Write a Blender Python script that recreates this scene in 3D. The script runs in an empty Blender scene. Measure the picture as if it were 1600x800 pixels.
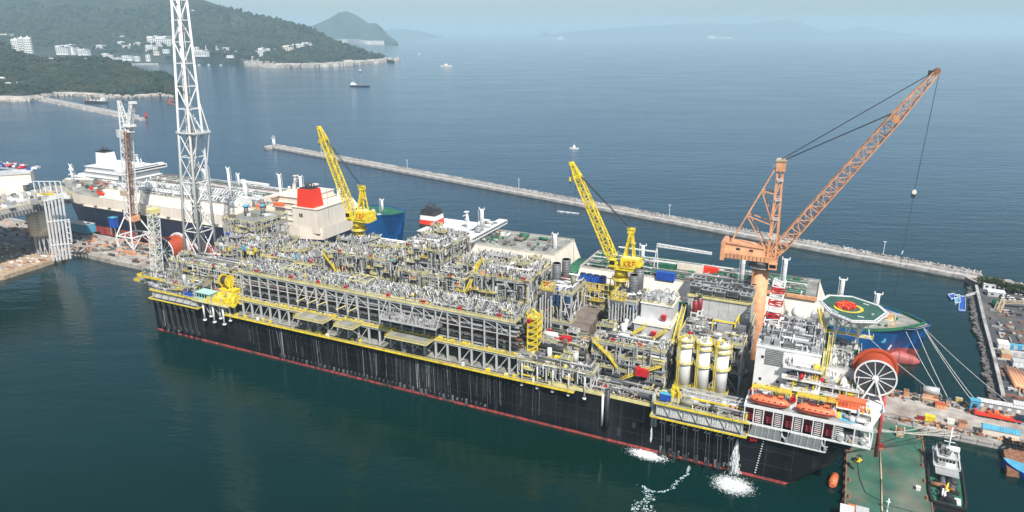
import bpy, math, random
import numpy as np

random.seed(7)
rnd = random.random
def ru(a, b): return a + (b - a) * rnd()

scene = bpy.context.scene
COL = scene.collection
PI = math.pi

# ------------------------------------------------------------------ camera
CAM_H = 160.0
FPX = 1100.0                       # focal length in photograph pixels (1600 wide)
PITCH = math.atan(350 / FPX)
cam_d = bpy.data.cameras.new("camera")
cam_d.sensor_width = 36.0
cam_d.lens = 36.0 * FPX / 1600.0
cam_d.clip_start = 1.0
cam_d.clip_end = 200000.0
cam = bpy.data.objects.new("camera", cam_d)
COL.objects.link(cam)
cam.location = (0, 0, CAM_H)
cam.rotation_euler = (PI / 2 - PITCH, 0, 0)
scene.camera = cam

# ------------------------------------------------------------------ light
SUN_EL = math.radians(50)
SUN_AZ = math.radians(163)         # compass bearing the sun stands at, +Y = north
world = bpy.data.worlds.new("World")
scene.world = world
world.use_nodes = True
wn = world.node_tree
wn.nodes.clear()
sky = wn.nodes.new("ShaderNodeTexSky")
sky.sky_type = 'NISHITA'
sky.sun_disc = False
sky.sun_elevation = SUN_EL
sky.sun_rotation = SUN_AZ
sky.altitude = 100
sky.air_density = 1.0
sky.dust_density = 1.5
sky.ozone_density = 2.0
bg = wn.nodes.new("ShaderNodeBackground")
bg.inputs[1].default_value = 0.10
wo = wn.nodes.new("ShaderNodeOutputWorld")
wn.links.new(sky.outputs[0], bg.inputs[0])
wn.links.new(bg.outputs[0], wo.inputs[0])
sun_d = bpy.data.lights.new("sun", 'SUN')
sun_d.energy = 5.0
sun_d.angle = math.radians(0.53)
sun_d.color = (1.0, 0.96, 0.90)
sun = bpy.data.objects.new("sun", sun_d)
COL.objects.link(sun)
sun.location = (-200, -200, 400)
sun.rotation_euler = (PI / 2 - SUN_EL, 0, PI - SUN_AZ)
vs = scene.view_settings
vs.view_transform = 'Standard'
vs.look = 'None'
vs.exposure = 0.28
vs.gamma = 1.0
scene.cycles.use_denoising = True
scene.cycles.max_bounces = 6
scene.cycles.diffuse_bounces = 2
scene.cycles.glossy_bounces = 3
scene.cycles.volume_bounces = 1
scene.cycles.caustics_reflective = False
scene.cycles.caustics_refractive = False

# ------------------------------------------------------------------ survey helpers
# ship frame: u along the big ship's near side (bow at the left), v away from the camera, z up
_s, _c = math.sin(PITCH), math.cos(PITCH)
def ray(x, y):
    r = (x - 800) / FPX; q = (400 - y) / FPX
    return np.array([r, _c + q * _s, -_s + q * _c])
def on_z(x, y, z=0.0):
    d = ray(x, y); t = (z - CAM_H) / d[2]
    return np.array([d[0] * t, d[1] * t, z])
A0 = on_z(247, 515); B0 = on_z(1241, 761)
U0 = (B0 - A0) / np.linalg.norm(B0 - A0)
V0 = np.array([-U0[1], U0[0], 0.0])
ROT = math.atan2(U0[1], U0[0])
def W(u, v, z=0.0):
    p = A0 + U0 * u + V0 * v
    return (float(p[0]), float(p[1]), float(z))
def Z(x, y, z=0.0):                 # photograph point on a level z -> (u, v, z)
    d = on_z(x, y, z) - A0
    return (float(d @ U0), float(d @ V0), float(z))
def S(x, y, v):                     # photograph point on the upright plane v -> (u, v, z)
    d = ray(x, y); o = np.array([0, 0, CAM_H])
    t = (v - float((o - A0) @ V0)) / float(d @ V0)
    p = o + d * t - A0
    return (float(p @ U0), v, float(p[2]))
def G(x, y, Y):                     # photograph point at ground distance Y -> world point
    d = ray(x, y); t = Y / d[1]
    return np.array([d[0] * t, Y, CAM_H + d[2] * t])

# ------------------------------------------------------------------ materials
MATS = {}
def mat(name, col, rough=0.55, metal=0.0, var=0.18, scale=0.35, streak=0.0, spec=0.5, bump=0.0, bscale=1.0, col2=None, mixscale=0.05, mixlo=0.45, mixhi=0.6):
    m = bpy.data.materials.new(name); m.use_nodes = True
    nt = m.node_tree; b = nt.nodes["Principled BSDF"]
    b.inputs["Roughness"].default_value = rough
    b.inputs["Metallic"].default_value = metal
    b.inputs["Specular IOR Level"].default_value = spec
    tc = nt.nodes.new("ShaderNodeTexCoord")
    def noise(sc, det=4, vec=None):
        n = nt.nodes.new("ShaderNodeTexNoise"); n.inputs["Scale"].default_value = sc
        n.inputs["Detail"].default_value = det
        nt.links.new(vec or tc.outputs["Object"], n.inputs["Vector"])
        return n.outputs["Fac"]
    def mrange(f, a, c, lo, hi):
        r = nt.nodes.new("ShaderNodeMapRange")
        r.inputs[1].default_value = a; r.inputs[2].default_value = c
        r.inputs[3].default_value = lo; r.inputs[4].default_value = hi
        nt.links.new(f, r.inputs[0]); return r.outputs[0]
    rgb = nt.nodes.new("ShaderNodeRGB"); rgb.outputs[0].default_value = (*col, 1)
    src = rgb.outputs[0]
    if col2 is not None:
        f = mrange(noise(mixscale, 6), mixlo, mixhi, 0, 1)
        mx = nt.nodes.new("ShaderNodeMix"); mx.data_type = 'RGBA'
        nt.links.new(f, mx.inputs[0]); nt.links.new(src, mx.inputs[6]); mx.inputs[7].default_value = (*col2, 1)
        src = mx.outputs[2]
    f = mrange(noise(scale, 5), 0.3, 0.7, 1 - var, 1 + var)
    if streak:
        mp = nt.nodes.new("ShaderNodeMapping"); mp.inputs["Scale"].default_value = (0.5, 0.5, 0.03)
        nt.links.new(tc.outputs["Object"], mp.inputs["Vector"])
        f2 = mrange(noise(1.0, 6, mp.outputs[0]), 0.35, 0.75, 1 - streak * 0.3, 1 + streak)
        mm = nt.nodes.new("ShaderNodeMath"); mm.operation = 'MULTIPLY'
        nt.links.new(f, mm.inputs[0]); nt.links.new(f2, mm.inputs[1]); f = mm.outputs[0]
    vm = nt.nodes.new("ShaderNodeVectorMath"); vm.operation = 'SCALE'
    nt.links.new(src, vm.inputs[0]); nt.links.new(f, vm.inputs["Scale"])
    nt.links.new(vm.outputs[0], b.inputs["Base Color"])
    if bump:
        bp = nt.nodes.new("ShaderNodeBump"); bp.inputs["Strength"].default_value = bump
        nt.links.new(noise(bscale, 6), bp.inputs["Height"]); nt.links.new(bp.outputs[0], b.inputs["Normal"])
    MATS[name] = m
    return m

WHITE = mat("white_paint", (0.78, 0.78, 0.76), 0.45, var=0.08)
CREAM = mat("cream_paint", (0.76, 0.68, 0.57), 0.5, var=0.07, scale=0.1, streak=0.12)
CONCRETE = mat("concrete", (0.44, 0.42, 0.39), 0.9, var=0.3, scale=0.15, col2=(0.30, 0.28, 0.26), mixscale=0.06)
QUAYTOP = mat("quay_surface", (0.40, 0.365, 0.32), 0.9, var=0.3, scale=0.25, col2=(0.30, 0.255, 0.215), mixscale=0.09, mixlo=0.42, mixhi=0.62)
BLACK = mat("black_hull_paint", (0.0055, 0.006, 0.009), 0.5, var=0.4, scale=0.07, streak=1.0, spec=0.25, col2=(0.013, 0.014, 0.017), mixscale=0.05, mixlo=0.48, mixhi=0.6)
NAVY = mat("navy_hull_paint", (0.014, 0.020, 0.045), 0.4, var=0.2, scale=0.1, streak=0.4)
BLUEHULL = mat("blue_hull_paint", (0.008, 0.095, 0.29), 0.4, var=0.2, scale=0.1)
BOOT = mat("red_boot_paint", (0.36, 0.06, 0.055), 0.6, var=0.4, scale=0.5, streak=0.6, col2=(0.13, 0.06, 0.045), mixscale=0.12, mixlo=0.5, mixhi=0.62)
BOOTPALE = mat("faded_red_paint", (0.44, 0.105, 0.10), 0.55, var=0.2, scale=0.1)
STEEL = mat("bright_steel", (0.52, 0.515, 0.495), 0.42, 0.2, var=0.25, scale=0.5)
GREY = mat("grey_paint", (0.34, 0.345, 0.34), 0.5, var=0.2)
PALEGREY = mat("pale_grey_paint", (0.51, 0.51, 0.495), 0.5, var=0.12)
DARK = mat("dark_steel", (0.045, 0.048, 0.052), 0.5, var=0.4)
SHADE = mat("charcoal_equipment", (0.13, 0.135, 0.14), 0.55, var=0.4)
OLIVE = mat("olive_insulation", (0.23, 0.23, 0.17), 0.6, var=0.2)
BROWN = mat("brown_insulation", (0.19, 0.155, 0.13), 0.6, var=0.25)
DECK = mat("deck_plate", (0.33, 0.33, 0.29), 0.8, var=0.35, scale=0.3, col2=(0.19, 0.19, 0.17), mixscale=0.15)
GRATING = mat("deck_grating", (0.24, 0.24, 0.22), 0.8, var=0.3, scale=0.8)
YELLOW = mat("yellow_paint", (0.78, 0.60, 0.035), 0.55, var=0.22, scale=0.6, col2=(0.50, 0.34, 0.06), mixscale=0.35, mixlo=0.55, mixhi=0.72)
PALEYEL = mat("pale_yellow_paint", (0.68, 0.61, 0.27), 0.6, var=0.2)
RED = mat("red_paint", (0.52, 0.018, 0.022), 0.45, var=0.15)
FUNNELRED = mat("bright_red_paint", (0.78, 0.045, 0.02), 0.5, var=0.06)
ORANGE = mat("lifeboat_orange", (0.80, 0.185, 0.075), 0.45, var=0.12)
CRANEOR = mat("faded_orange_paint", (0.70, 0.345, 0.175), 0.6, var=0.22, scale=0.35, col2=(0.55, 0.26, 0.14), mixscale=0.15, mixlo=0.5, mixhi=0.7)
CABLERED = mat("red_orange_hose", (0.52, 0.085, 0.03), 0.55, var=0.2, scale=2.0)
RUST = mat("rusty_steel", (0.26, 0.12, 0.065), 0.8, var=0.4, scale=0.6)
BLUE = mat("blue_paint", (0.02, 0.09, 0.42), 0.5, var=0.15)
SKYBLUE = mat("light_blue_paint", (0.09, 0.36, 0.52), 0.6, var=0.2)
TURQ = mat("turquoise_paint", (0.42, 0.68, 0.56), 0.5, var=0.08)
GREEN = mat("green_deck_paint", (0.025, 0.14, 0.075), 0.6, var=0.3, scale=0.3)
HELIGREEN = mat("helideck_green", (0.034, 0.105, 0.078), 0.8, var=0.2, scale=0.25)
BARGEGREEN = mat("worn_green_deck", (0.042, 0.125, 0.083), 0.75, var=0.3, scale=0.12, col2=(0.15, 0.155, 0.115), mixscale=0.07, mixlo=0.45, mixhi=0.68)
MAROON = mat("maroon_paint", (0.20, 0.02, 0.03), 0.5, var=0.15)
RUBBER = mat("black_rubber", (0.018, 0.018, 0.02), 0.7, var=0.3)
ROPE = mat("mooring_rope", (0.55, 0.53, 0.47), 0.8, var=0.2)
ROPEDARK = mat("wire_rope", (0.04, 0.045, 0.05), 0.6, var=0.2)
GLASS = mat("dark_window_glass", (0.018, 0.024, 0.03), 0.12, var=0.1)
ASPHALT = mat("asphalt", (0.075, 0.075, 0.08), 0.9, var=0.3, scale=0.15, col2=(0.12, 0.11, 0.10), mixscale=0.03)
ROCK = mat("rock", (0.36, 0.32, 0.27), 0.9, var=0.35, scale=0.2, bump=0.3)
DARKROCK = mat("dark_rock", (0.14, 0.13, 0.12), 0.9, var=0.4, scale=0.4)
def foam_sheet_material(name, thr, soft, nscale, radial=True):
    m = bpy.data.materials.new(name); m.use_nodes = True; nt = m.node_tree; b = nt.nodes["Principled BSDF"]
    b.inputs["Base Color"].default_value = (0.86, 0.89, 0.89, 1); b.inputs["Roughness"].default_value = 0.8
    tc = nt.nodes.new("ShaderNodeTexCoord"); n = nt.nodes.new("ShaderNodeTexNoise"); n.inputs["Scale"].default_value = nscale; n.inputs["Detail"].default_value = 9; n.inputs["Roughness"].default_value = 0.7
    nt.links.new(tc.outputs["Object"], n.inputs["Vector"])
    at = nt.nodes.new("ShaderNodeAttribute"); at.attribute_name = "cover"
    ad = nt.nodes.new("ShaderNodeMath"); ad.operation = 'ADD'; nt.links.new(n.outputs["Fac"], ad.inputs[0]); nt.links.new(at.outputs["Fac"], ad.inputs[1])
    mr = nt.nodes.new("ShaderNodeMapRange"); mr.inputs[1].default_value = thr; mr.inputs[2].default_value = thr + soft; nt.links.new(ad.outputs[0], mr.inputs[0])
    nt.links.new(mr.outputs[0], b.inputs["Alpha"]); return m
FOAM = mat("white_foam", (0.85, 0.88, 0.88), 0.8, var=0.08)
FOAMPALE = mat("thin_foam", (0.42, 0.55, 0.55), 0.8, var=0.2)
WOOD = mat("pale_timber", (0.42, 0.31, 0.21), 0.8, var=0.3, scale=0.5)
TAN = mat("tan_paint", (0.50, 0.40, 0.27), 0.7, var=0.2)
FOLIAGE = mat("foliage", (0.045, 0.075, 0.028), 0.8, var=0.45, scale=0.25, col2=(0.075, 0.085, 0.035), mixscale=0.02)
BARK = mat("bark", (0.10, 0.07, 0.05), 0.9)
BALLAST = mat("buoy_orange", (0.70, 0.17, 0.06), 0.5, var=0.15)

# ------------------------------------------------------------------ mesh builder
CUBE = np.array([[-1, -1, -1], [1, -1, -1], [1, 1, -1], [-1, 1, -1], [-1, -1, 1], [1, -1, 1], [1, 1, 1], [-1, 1, 1]], float) * 0.5
CUBEF = np.array([[0, 3, 2, 1], [4, 5, 6, 7], [0, 1, 5, 4], [1, 2, 6, 5], [2, 3, 7, 6], [3, 0, 4, 7]])
class MB:
    def __init__(s):
        s.bars = []; s.boxes = []; s.tubes = {}; s.gen = []; s.mats = []
    def mi(s, m):
        if m not in s.mats: s.mats.append(m)
        return s.mats.index(m)
    def bar(s, p, q, w, m, h=None):
        s.bars.append((*p, *q, w, h if h else w, s.mi(m)))
    def box(s, x0, x1, y0, y1, z0, z1, m):
        s.boxes.append((x0, x1, y0, y1, z0, z1, s.mi(m)))
    def cbox(s, x, y, z, sx, sy, sz, m):      # centre of base, size
        s.box(x - sx / 2, x + sx / 2, y - sy / 2, y + sy / 2, z, z + sz, m)
    def tube(s, p, q, r, m, n=8, r2=None):
        s.tubes.setdefault(n, []).append((*p, *q, r, r if r2 is None else r2, s.mi(m)))
    def poly(s, verts, faces, m, smooth=False):
        s.gen.append((np.array(verts, float), [list(f) for f in faces], s.mi(m), smooth))
    def prism(s, pts, z0, z1, m):             # polygon in x,y extruded in z (counter-clockwise)
        n = len(pts)
        v = [(x, y, z0) for x, y in pts] + [(x, y, z1) for x, y in pts]
        f = [list(range(n))[::-1], list(range(n, 2 * n))] + [[i, (i + 1) % n, n + (i + 1) % n, n + i] for i in range(n)]
        s.poly(v, f, m)
    def grid(s, rows, m, closed=False, smooth=True, flip=False):
        R, C = len(rows), len(rows[0]); v = [p for r in rows for p in r]; f = []
        for i in range(R - 1):
            for j in range(C if closed else C - 1):
                a = i * C + j; b = i * C + (j + 1) % C
                q = [a, b, b + C, a + C]
                f.append(q[::-1] if flip else q)
        s.poly(v, f, m, smooth)
    def ball(s, c, r, m, n=12, k=8, sz=1.0, half=False):
        rows = []
        for i in range(k + 1):
            a = PI * (i / k) if not half else PI / 2 * (i / k)
            rr = max(math.sin(a), 0.001) * r
            rows.append([(c[0] + rr * math.cos(2 * PI * j / n), c[1] + rr * math.sin(2 * PI * j / n), c[2] + r * sz * math.cos(a)) for j in range(n)])
        s.grid(rows, m, closed=True, flip=True)
    def rail(s, pts, m, h=1.1, w=0.14, step=2.5, toe=True, closed=False):
        w = w * .72
        P = list(pts) + ([pts[0]] if closed else [])
        for a, b in zip(P[:-1], P[1:]):
            L = math.dist(a, b); n = max(1, int(L / step))
            for zz in (h, h * 0.5):
                s.bar((a[0], a[1], a[2] + zz), (b[0], b[1], b[2] + zz), w, m)
            if toe: s.bar((a[0], a[1], a[2] + 0.12), (b[0], b[1], b[2] + 0.12), w, m, 0.2)
            for i in range(n + 1):
                t = i / n; x = a[0] + (b[0] - a[0]) * t; y = a[1] + (b[1] - a[1]) * t; z = a[2] + (b[2] - a[2]) * t
                s.bar((x, y, z), (x, y, z + h), w, m)
    def lattice(s, p, q, w0, w1, m, bay=None, chord=0.3, brace=0.18, side=None, h0=None, h1=None):
        """four-chord lattice boom from p to q, width w (across) and depth h"""
        p = np.array(p, float); q = np.array(q, float); d = q - p; L = np.linalg.norm(d); d /= L
        sd = np.array(side if side is not None else (0, 1, 0), float); sd -= d * (sd @ d); sd /= np.linalg.norm(sd)
        up = np.cross(d, sd)
        h0 = h0 or w0; h1 = h1 or w1
        n = max(2, int(round(L / (bay or w0))))
        st = []
        for i in range(n + 1):
            t = i / n; c = p + d * L * t; w = w0 + (w1 - w0) * t; h = h0 + (h1 - h0) * t
            st.append([c + sd * a * w / 2 + up * b * h / 2 for a, b in ((-1, -1), (1, -1), (1, 1), (-1, 1))])
        for i in range(n):
            for k in range(4):
                s.bar(st[i][k], st[i + 1][k], chord, m)
                k2 = (k + 1) % 4
                if i % 2: s.bar(st[i][k], st[i + 1][k2], brace, m)
                else: s.bar(st[i][k2], st[i + 1][k], brace, m)
                s.bar(st[i][k], st[i][k2], brace, m)
    def build(s, name, parent=None, label=None, kind=None, offset=(0, 0, 0)):
        Vs, quads, ngons = [], [], []; base = 0; qm = []; qs = []; nm = []; ns = []
        def add(v, q, m, sm):
            nonlocal base
            Vs.append(v.reshape(-1, 3)); quads.append(q + base); qm.append(m); qs.append(sm); base += len(v.reshape(-1, 3))
        if s.bars:
            a = np.array(s.bars, float); P = a[:, 0:3]; Q = a[:, 3:6]; d = Q - P
            L = np.linalg.norm(d, axis=1); L[L < 1e-6] = 1e-6; d = d / L[:, None]
            ref = np.tile(np.array([0., 0, 1.]), (len(a), 1)); ref[np.abs(d[:, 2]) > 0.95] = (1, 0, 0)
            x = np.cross(d, ref); x /= np.linalg.norm(x, axis=1)[:, None]; y = np.cross(x, d)
            C = (P + Q) / 2
            v = C[:, None, :] + CUBE[None, :, 0:1] * (x * a[:, 6:7])[:, None, :] + CUBE[None, :, 1:2] * (d * L[:, None])[:, None, :] + CUBE[None, :, 2:3] * (y * a[:, 7:8])[:, None, :]
            q = (CUBEF[None] + (np.arange(len(a)) * 8)[:, None, None]).reshape(-1, 4)
            add(v, q, np.repeat(a[:, 8].astype(int), 6), np.zeros(len(q), bool))
        if s.boxes:
            a = np.array(s.boxes, float)
            c = (a[:, [0, 2, 4]] + a[:, [1, 3, 5]]) / 2; h = a[:, [1, 3, 5]] - a[:, [0, 2, 4]]
            v = c[:, None, :] + CUBE[None] * h[:, None, :]
            q = (CUBEF[None] + (np.arange(len(a)) * 8)[:, None, None]).reshape(-1, 4)
            add(v, q, np.repeat(a[:, 6].astype(int), 6), np.zeros(len(q), bool))
        for n, lst in s.tubes.items():
            a = np.array(lst, float); P = a[:, 0:3]; Q = a[:, 3:6]; d = Q - P
            L = np.linalg.norm(d, axis=1); L[L < 1e-6] = 1e-6; d = d / L[:, None]
            ref = np.tile(np.array([0., 0, 1.]), (len(a), 1)); ref[np.abs(d[:, 2]) > 0.95] = (1, 0, 0)
            x = np.cross(d, ref); x /= np.linalg.norm(x, axis=1)[:, None]; y = np.cross(d, x)
            an = np.arange(n) * 2 * PI / n
            ring = np.cos(an)[None, :, None] * x[:, None, :] + np.sin(an)[None, :, None] * y[:, None, :]
            v = np.concatenate([P[:, None, :] + ring * a[:, 6][:, None, None], Q[:, None, :] + ring * a[:, 7][:, None, None]], axis=1)
            i = np.arange(n); j = (i + 1) % n
            f = np.stack([i, j, j + n, i + n], 1)
            q = (f[None] + (np.arange(len(a)) * 2 * n)[:, None, None]).reshape(-1, 4)
            mm = a[:, 8].astype(int); b0 = base
            add(v, q, np.repeat(mm, n), np.full(len(q), n >= 8))
            for k in range(len(a)):
                o = b0 + k * 2 * n
                ngons.append(list(range(o + n - 1, o - 1, -1))); nm.append(mm[k]); ns.append(False)
                ngons.append(list(range(o + n, o + 2 * n))); nm.append(mm[k]); ns.append(False)
        for v, f, m, sm in s.gen:
            Vs.append(v)
            for ff in f:
                ngons.append([k + base for k in ff]); nm.append(m); ns.append(sm)
            base += len(v)
        me = bpy.data.meshes.new(name)
        V = np.concatenate(Vs) if Vs else np.zeros((0, 3))
        Q = np.concatenate(quads) if quads else np.zeros((0, 4), int)
        nl = Q.size + sum(len(g) for g in ngons)
        idx = np.concatenate([Q.reshape(-1)] + ([np.concatenate([np.array(g) for g in ngons])] if ngons else [])).astype(np.int32)
        tot = np.concatenate([np.full(len(Q), 4), np.array([len(g) for g in ngons], int)]).astype(np.int32)
        start = (np.cumsum(tot) - tot).astype(np.int32)
        me.vertices.add(len(V)); me.vertices.foreach_set("co", V.astype(np.float32).reshape(-1))
        me.loops.add(nl); me.loops.foreach_set("vertex_index", idx)
        me.polygons.add(len(tot)); me.polygons.foreach_set("loop_start", start)
        mids = np.concatenate([np.concatenate(qm) if qm else np.zeros(0, int), np.array(nm, int)]).astype(np.int32)
        sms = np.concatenate([np.concatenate(qs) if qs else np.zeros(0, bool), np.array(ns, bool)])
        for m in s.mats: me.materials.append(m)
        me.polygons.foreach_set("material_index", mids)
        me.polygons.foreach_set("use_smooth", sms)
        me.update(calc_edges=True)
        o = bpy.data.objects.new(name, me); COL.objects.link(o)
        if parent is not None: o.parent = parent
        o.location = offset
        if label: o["label"] = label
        if kind: o["kind"] = kind
        return o

def tag(o, label, cat, group=None):
    o["label"] = label; o["category"] = cat
    if group: o["group"] = group
    return o
def thing(name, label, cat, loc=(0, 0, 0), rot=0.0, group=None, world_loc=None):
    o = bpy.data.objects.new(name, None); o.empty_display_size = 2.0; COL.objects.link(o)
    o.location = world_loc if world_loc is not None else W(*loc); o.rotation_euler = (0, 0, ROT + rot)
    return tag(o, label, cat, group)
def inst(src, parent, loc):             # one more alike piece, sharing the mesh
    c = src.copy(); COL.objects.link(c); c.parent = parent; c.location = loc
    return c
def copy_tree(o, parent=None):
    c = o.copy(); COL.objects.link(c)
    if parent is not None: c.parent = parent
    for ch in list(o.children): copy_tree(ch, c)
    return c
ORD = ["first", "second", "third", "fourth", "fifth", "sixth", "seventh", "eighth", "ninth", "tenth", "eleventh", "twelfth"]
def structure(o):
    o["kind"] = "structure"; return o
def ground_part(o):                     # place a mesh built in ship coordinates
    o.location = W(0, 0, 0); o.rotation_euler = (0, 0, ROT); return o
# ------------------------------------------------------------------ water
def water_material():
    m = bpy.data.materials.new("sea_water"); m.use_nodes = True
    nt = m.node_tree; b = nt.nodes["Principled BSDF"]
    b.inputs["Roughness"].default_value = 0.12
    b.inputs["IOR"].default_value = 1.333
    tc = nt.nodes.new("ShaderNodeTexCoord")
    def noise(scale, sx, sy, rot, det):
        mp = nt.nodes.new("ShaderNodeMapping"); mp.inputs["Scale"].default_value = (sx, sy, 1); mp.inputs["Rotation"].default_value = (0, 0, rot)
        nt.links.new(tc.outputs["Object"], mp.inputs["Vector"])
        n = nt.nodes.new("ShaderNodeTexNoise"); n.inputs["Scale"].default_value = scale; n.inputs["Detail"].default_value = det
        nt.links.new(mp.outputs[0], n.inputs["Vector"]); return n.outputs["Fac"]
    def ramp(f, a, c, lo, hi):
        r = nt.nodes.new("ShaderNodeMapRange"); r.inputs[1].default_value = a; r.inputs[2].default_value = c
        r.inputs[3].default_value = lo; r.inputs[4].default_value = hi; nt.links.new(f, r.inputs[0]); return r.outputs[0]
    # broad drifts of slightly different water
    big = ramp(noise(0.004, 1, 2.2, 0.3, 5), 0.38, 0.62, 0, 1)
    mx = nt.nodes.new("ShaderNodeMix"); mx.data_type = 'RGBA'
    mx.inputs[6].default_value = (0.0001, 0.0170, 0.0125, 1); mx.inputs[7].default_value = (0.0002, 0.0225, 0.0230, 1)
    nt.links.new(big, mx.inputs[0])
    # open sea beyond the breakwater is a little bluer
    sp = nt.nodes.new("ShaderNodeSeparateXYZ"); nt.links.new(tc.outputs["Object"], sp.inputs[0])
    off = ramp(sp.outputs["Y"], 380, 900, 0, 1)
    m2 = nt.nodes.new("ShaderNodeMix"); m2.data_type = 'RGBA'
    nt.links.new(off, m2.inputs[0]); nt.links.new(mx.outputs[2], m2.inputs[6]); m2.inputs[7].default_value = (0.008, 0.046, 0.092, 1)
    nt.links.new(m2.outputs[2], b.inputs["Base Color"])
    # wind-roughened patches
    ro = ramp(noise(0.005, 0.8, 1.8, 0.16, 7), 0.36, 0.66, 0.08, 0.14)
    nt.links.new(ro, b.inputs["Roughness"])
    def add(x, y, k):
        q = nt.nodes.new("ShaderNodeMath"); q.operation = 'MULTIPLY_ADD'; nt.links.new(y, q.inputs[0]); q.inputs[1].default_value = k
        nt.links.new(x, q.inputs[2]); return q.outputs[0]
    h = noise(0.28, 0.6, 1.5, 0.25, 4)
    h = add(h, noise(0.06, 0.5, 1.6, 0.15, 3), 1.9)
    h = add(h, noise(0.012, 0.5, 1.6, -0.1, 3), 1.6)
    bp = nt.nodes.new("ShaderNodeBump"); bp.inputs["Distance"].default_value = 1.3; nt.links.new(ramp(sp.outputs["Y"], 330, 800, 0.13, 0.32), bp.inputs["Strength"])
    nt.links.new(h, bp.inputs["Height"]); nt.links.new(bp.outputs[0], b.inputs["Normal"])
    return m
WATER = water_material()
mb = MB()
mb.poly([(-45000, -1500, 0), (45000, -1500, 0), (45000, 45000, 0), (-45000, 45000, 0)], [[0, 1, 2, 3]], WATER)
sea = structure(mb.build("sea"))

# ------------------------------------------------------------------ haze
hz = bpy.data.materials.new("haze"); hz.use_nodes = True
nt = hz.node_tree; nt.nodes.clear()
pv = nt.nodes.new("ShaderNodeVolumePrincipled"); out = nt.nodes.new("ShaderNodeOutputMaterial")
pv.inputs["Color"].default_value = (0.66, 0.89, 0.97, 1)
pv.inputs["Density"].default_value = 0.82e-4
pv.inputs["Anisotropy"].default_value = 0.0
nt.links.new(pv.outputs[0], out.inputs["Volume"])
mb = MB(); mb.box(-46000, 46000, -1600, 46000, -1.0, 640, hz)
haze = mb.build("haze", kind="stuff")
haze["label"] = "pale blue sea haze over the bay"; haze["category"] = "haze"

# ------------------------------------------------------------------ far land
def vnoise(seed):
    r = np.random.RandomState(seed); T = r.rand(64, 64)
    def f(x, y):
        xi = math.floor(x); yi = math.floor(y); fx = x - xi; fy = y - yi
        fx = fx * fx * (3 - 2 * fx); fy = fy * fy * (3 - 2 * fy)
        a = T[xi % 64, yi % 64]; b = T[(xi + 1) % 64, yi % 64]; c = T[xi % 64, (yi + 1) % 64]; d = T[(xi + 1) % 64, (yi + 1) % 64]
        return (a * (1 - fx) + b * fx) * (1 - fy) + (c * (1 - fx) + d * fx) * fy
    return f
def fbm(f, x, y, o=4):
    s = 0; a = 0.5
    for k in range(o): s += a * f(x, y); x *= 2.03; y *= 2.03; a *= 0.5
    return s
def resample(pts, n):
    pts = [np.array(p, float) for p in pts]; L = [0]
    for a, b in zip(pts[:-1], pts[1:]): L.append(L[-1] + np.linalg.norm((b - a)[:2]) + 1e-6)
    out = []
    for i in range(n):
        t = L[-1] * i / (n - 1); k = max(j for j in range(len(L)) if L[j] <= t + 1e-9); k = min(k, len(pts) - 2)
        f = (t - L[k]) / (L[k + 1] - L[k]); out.append(pts[k] * (1 - f) + pts[k + 1] * f)
    return out
def forest_material(name, c1, c2, s1, s2, rough=0.9):
    m = mat(name, c1, rough, var=0.5, scale=s2, col2=c2, mixscale=s1, mixlo=0.4, mixhi=0.62, spec=0.1, bump=0.6, bscale=s2 * 1.5)
    return m
HILL = forest_material("wooded_slope", (0.028, 0.042, 0.034), (0.042, 0.052, 0.040), 0.004, 0.03)
HILLROCK = mat("sea_cliff_rock", (0.42, 0.38, 0.33), 0.9, var=0.35, scale=0.02, bump=0.4, bscale=0.05)
def headland(name, coast, ridge, n, k, seed, rough_amp, back=0.6, cliff=6.0, power=0.75, wl=400.0, rock_from=0.0, rock2=True):
    """loft a hill between a shoreline and a ridge line; returns (object, surface points)"""
    f = vnoise(seed); C = resample(coast, n); R = resample(ridge, n); rows = []; surf = []
    ks = k + 6
    for i in range(n):
        row = []
        env = 1.0
        for j in range(ks):
            s = j / (k - 1)
            base = C[i] * (1 - s) + R[i] * s
            zr = max(R[i][2], 1.0)
            if s <= 1: z = cliff * min(1, s * k * 0.8) + (zr - cliff) * (max(0, s) ** power * (1 - 0.25 * math.sin(PI * s)))
            else: z = zr * max(-0.05, 1 - ((s - 1) / back) ** 1.4)
            nz = fbm(f, base[0] / wl, base[1] / wl, 5) - 0.48
            z += nz * rough_amp * min(1, s * 2.2) * (0.12 if abs(s - 1) < 0.06 else (1 if s < 1 else 0.4)) * 2
            if j == 0: z = -3
            elif z < 1.5 and s < 1: z = 1.5 + rnd()
            x = base[0]; y = base[1]
            if 0 < j < k - 2:
                x += (rnd() - .5) * 8; y += (rnd() - .5) * 8
            row.append((x, y, z)); 
            if 1 < j <= k: surf.append((x, y, z))
        rows.append(row)
    m = MB(); m.grid(rows, HILL, smooth=True)
    # rocky shore: the lowest two strips
    o = m.build(name); o.data.materials.append(HILLROCK)
    mi = np.zeros(len(o.data.polygons), np.int32)
    for i in range(n - 1):
        if i / n >= rock_from: mi[i * (ks - 1)] = 1; mi[i * (ks - 1) + 1] = 1 if fbm(f, i * .21, 3.3) > 0.47 and rock2 else 0
    o.data.polygons.foreach_set("material_index", mi)
    structure(o)
    return o, surf
def pxz(lst): return [on_z(x, y, 0.0) for x, y in lst]
def pxY(lst): return [G(x, y, Y) for x, y, Y in lst]

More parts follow.
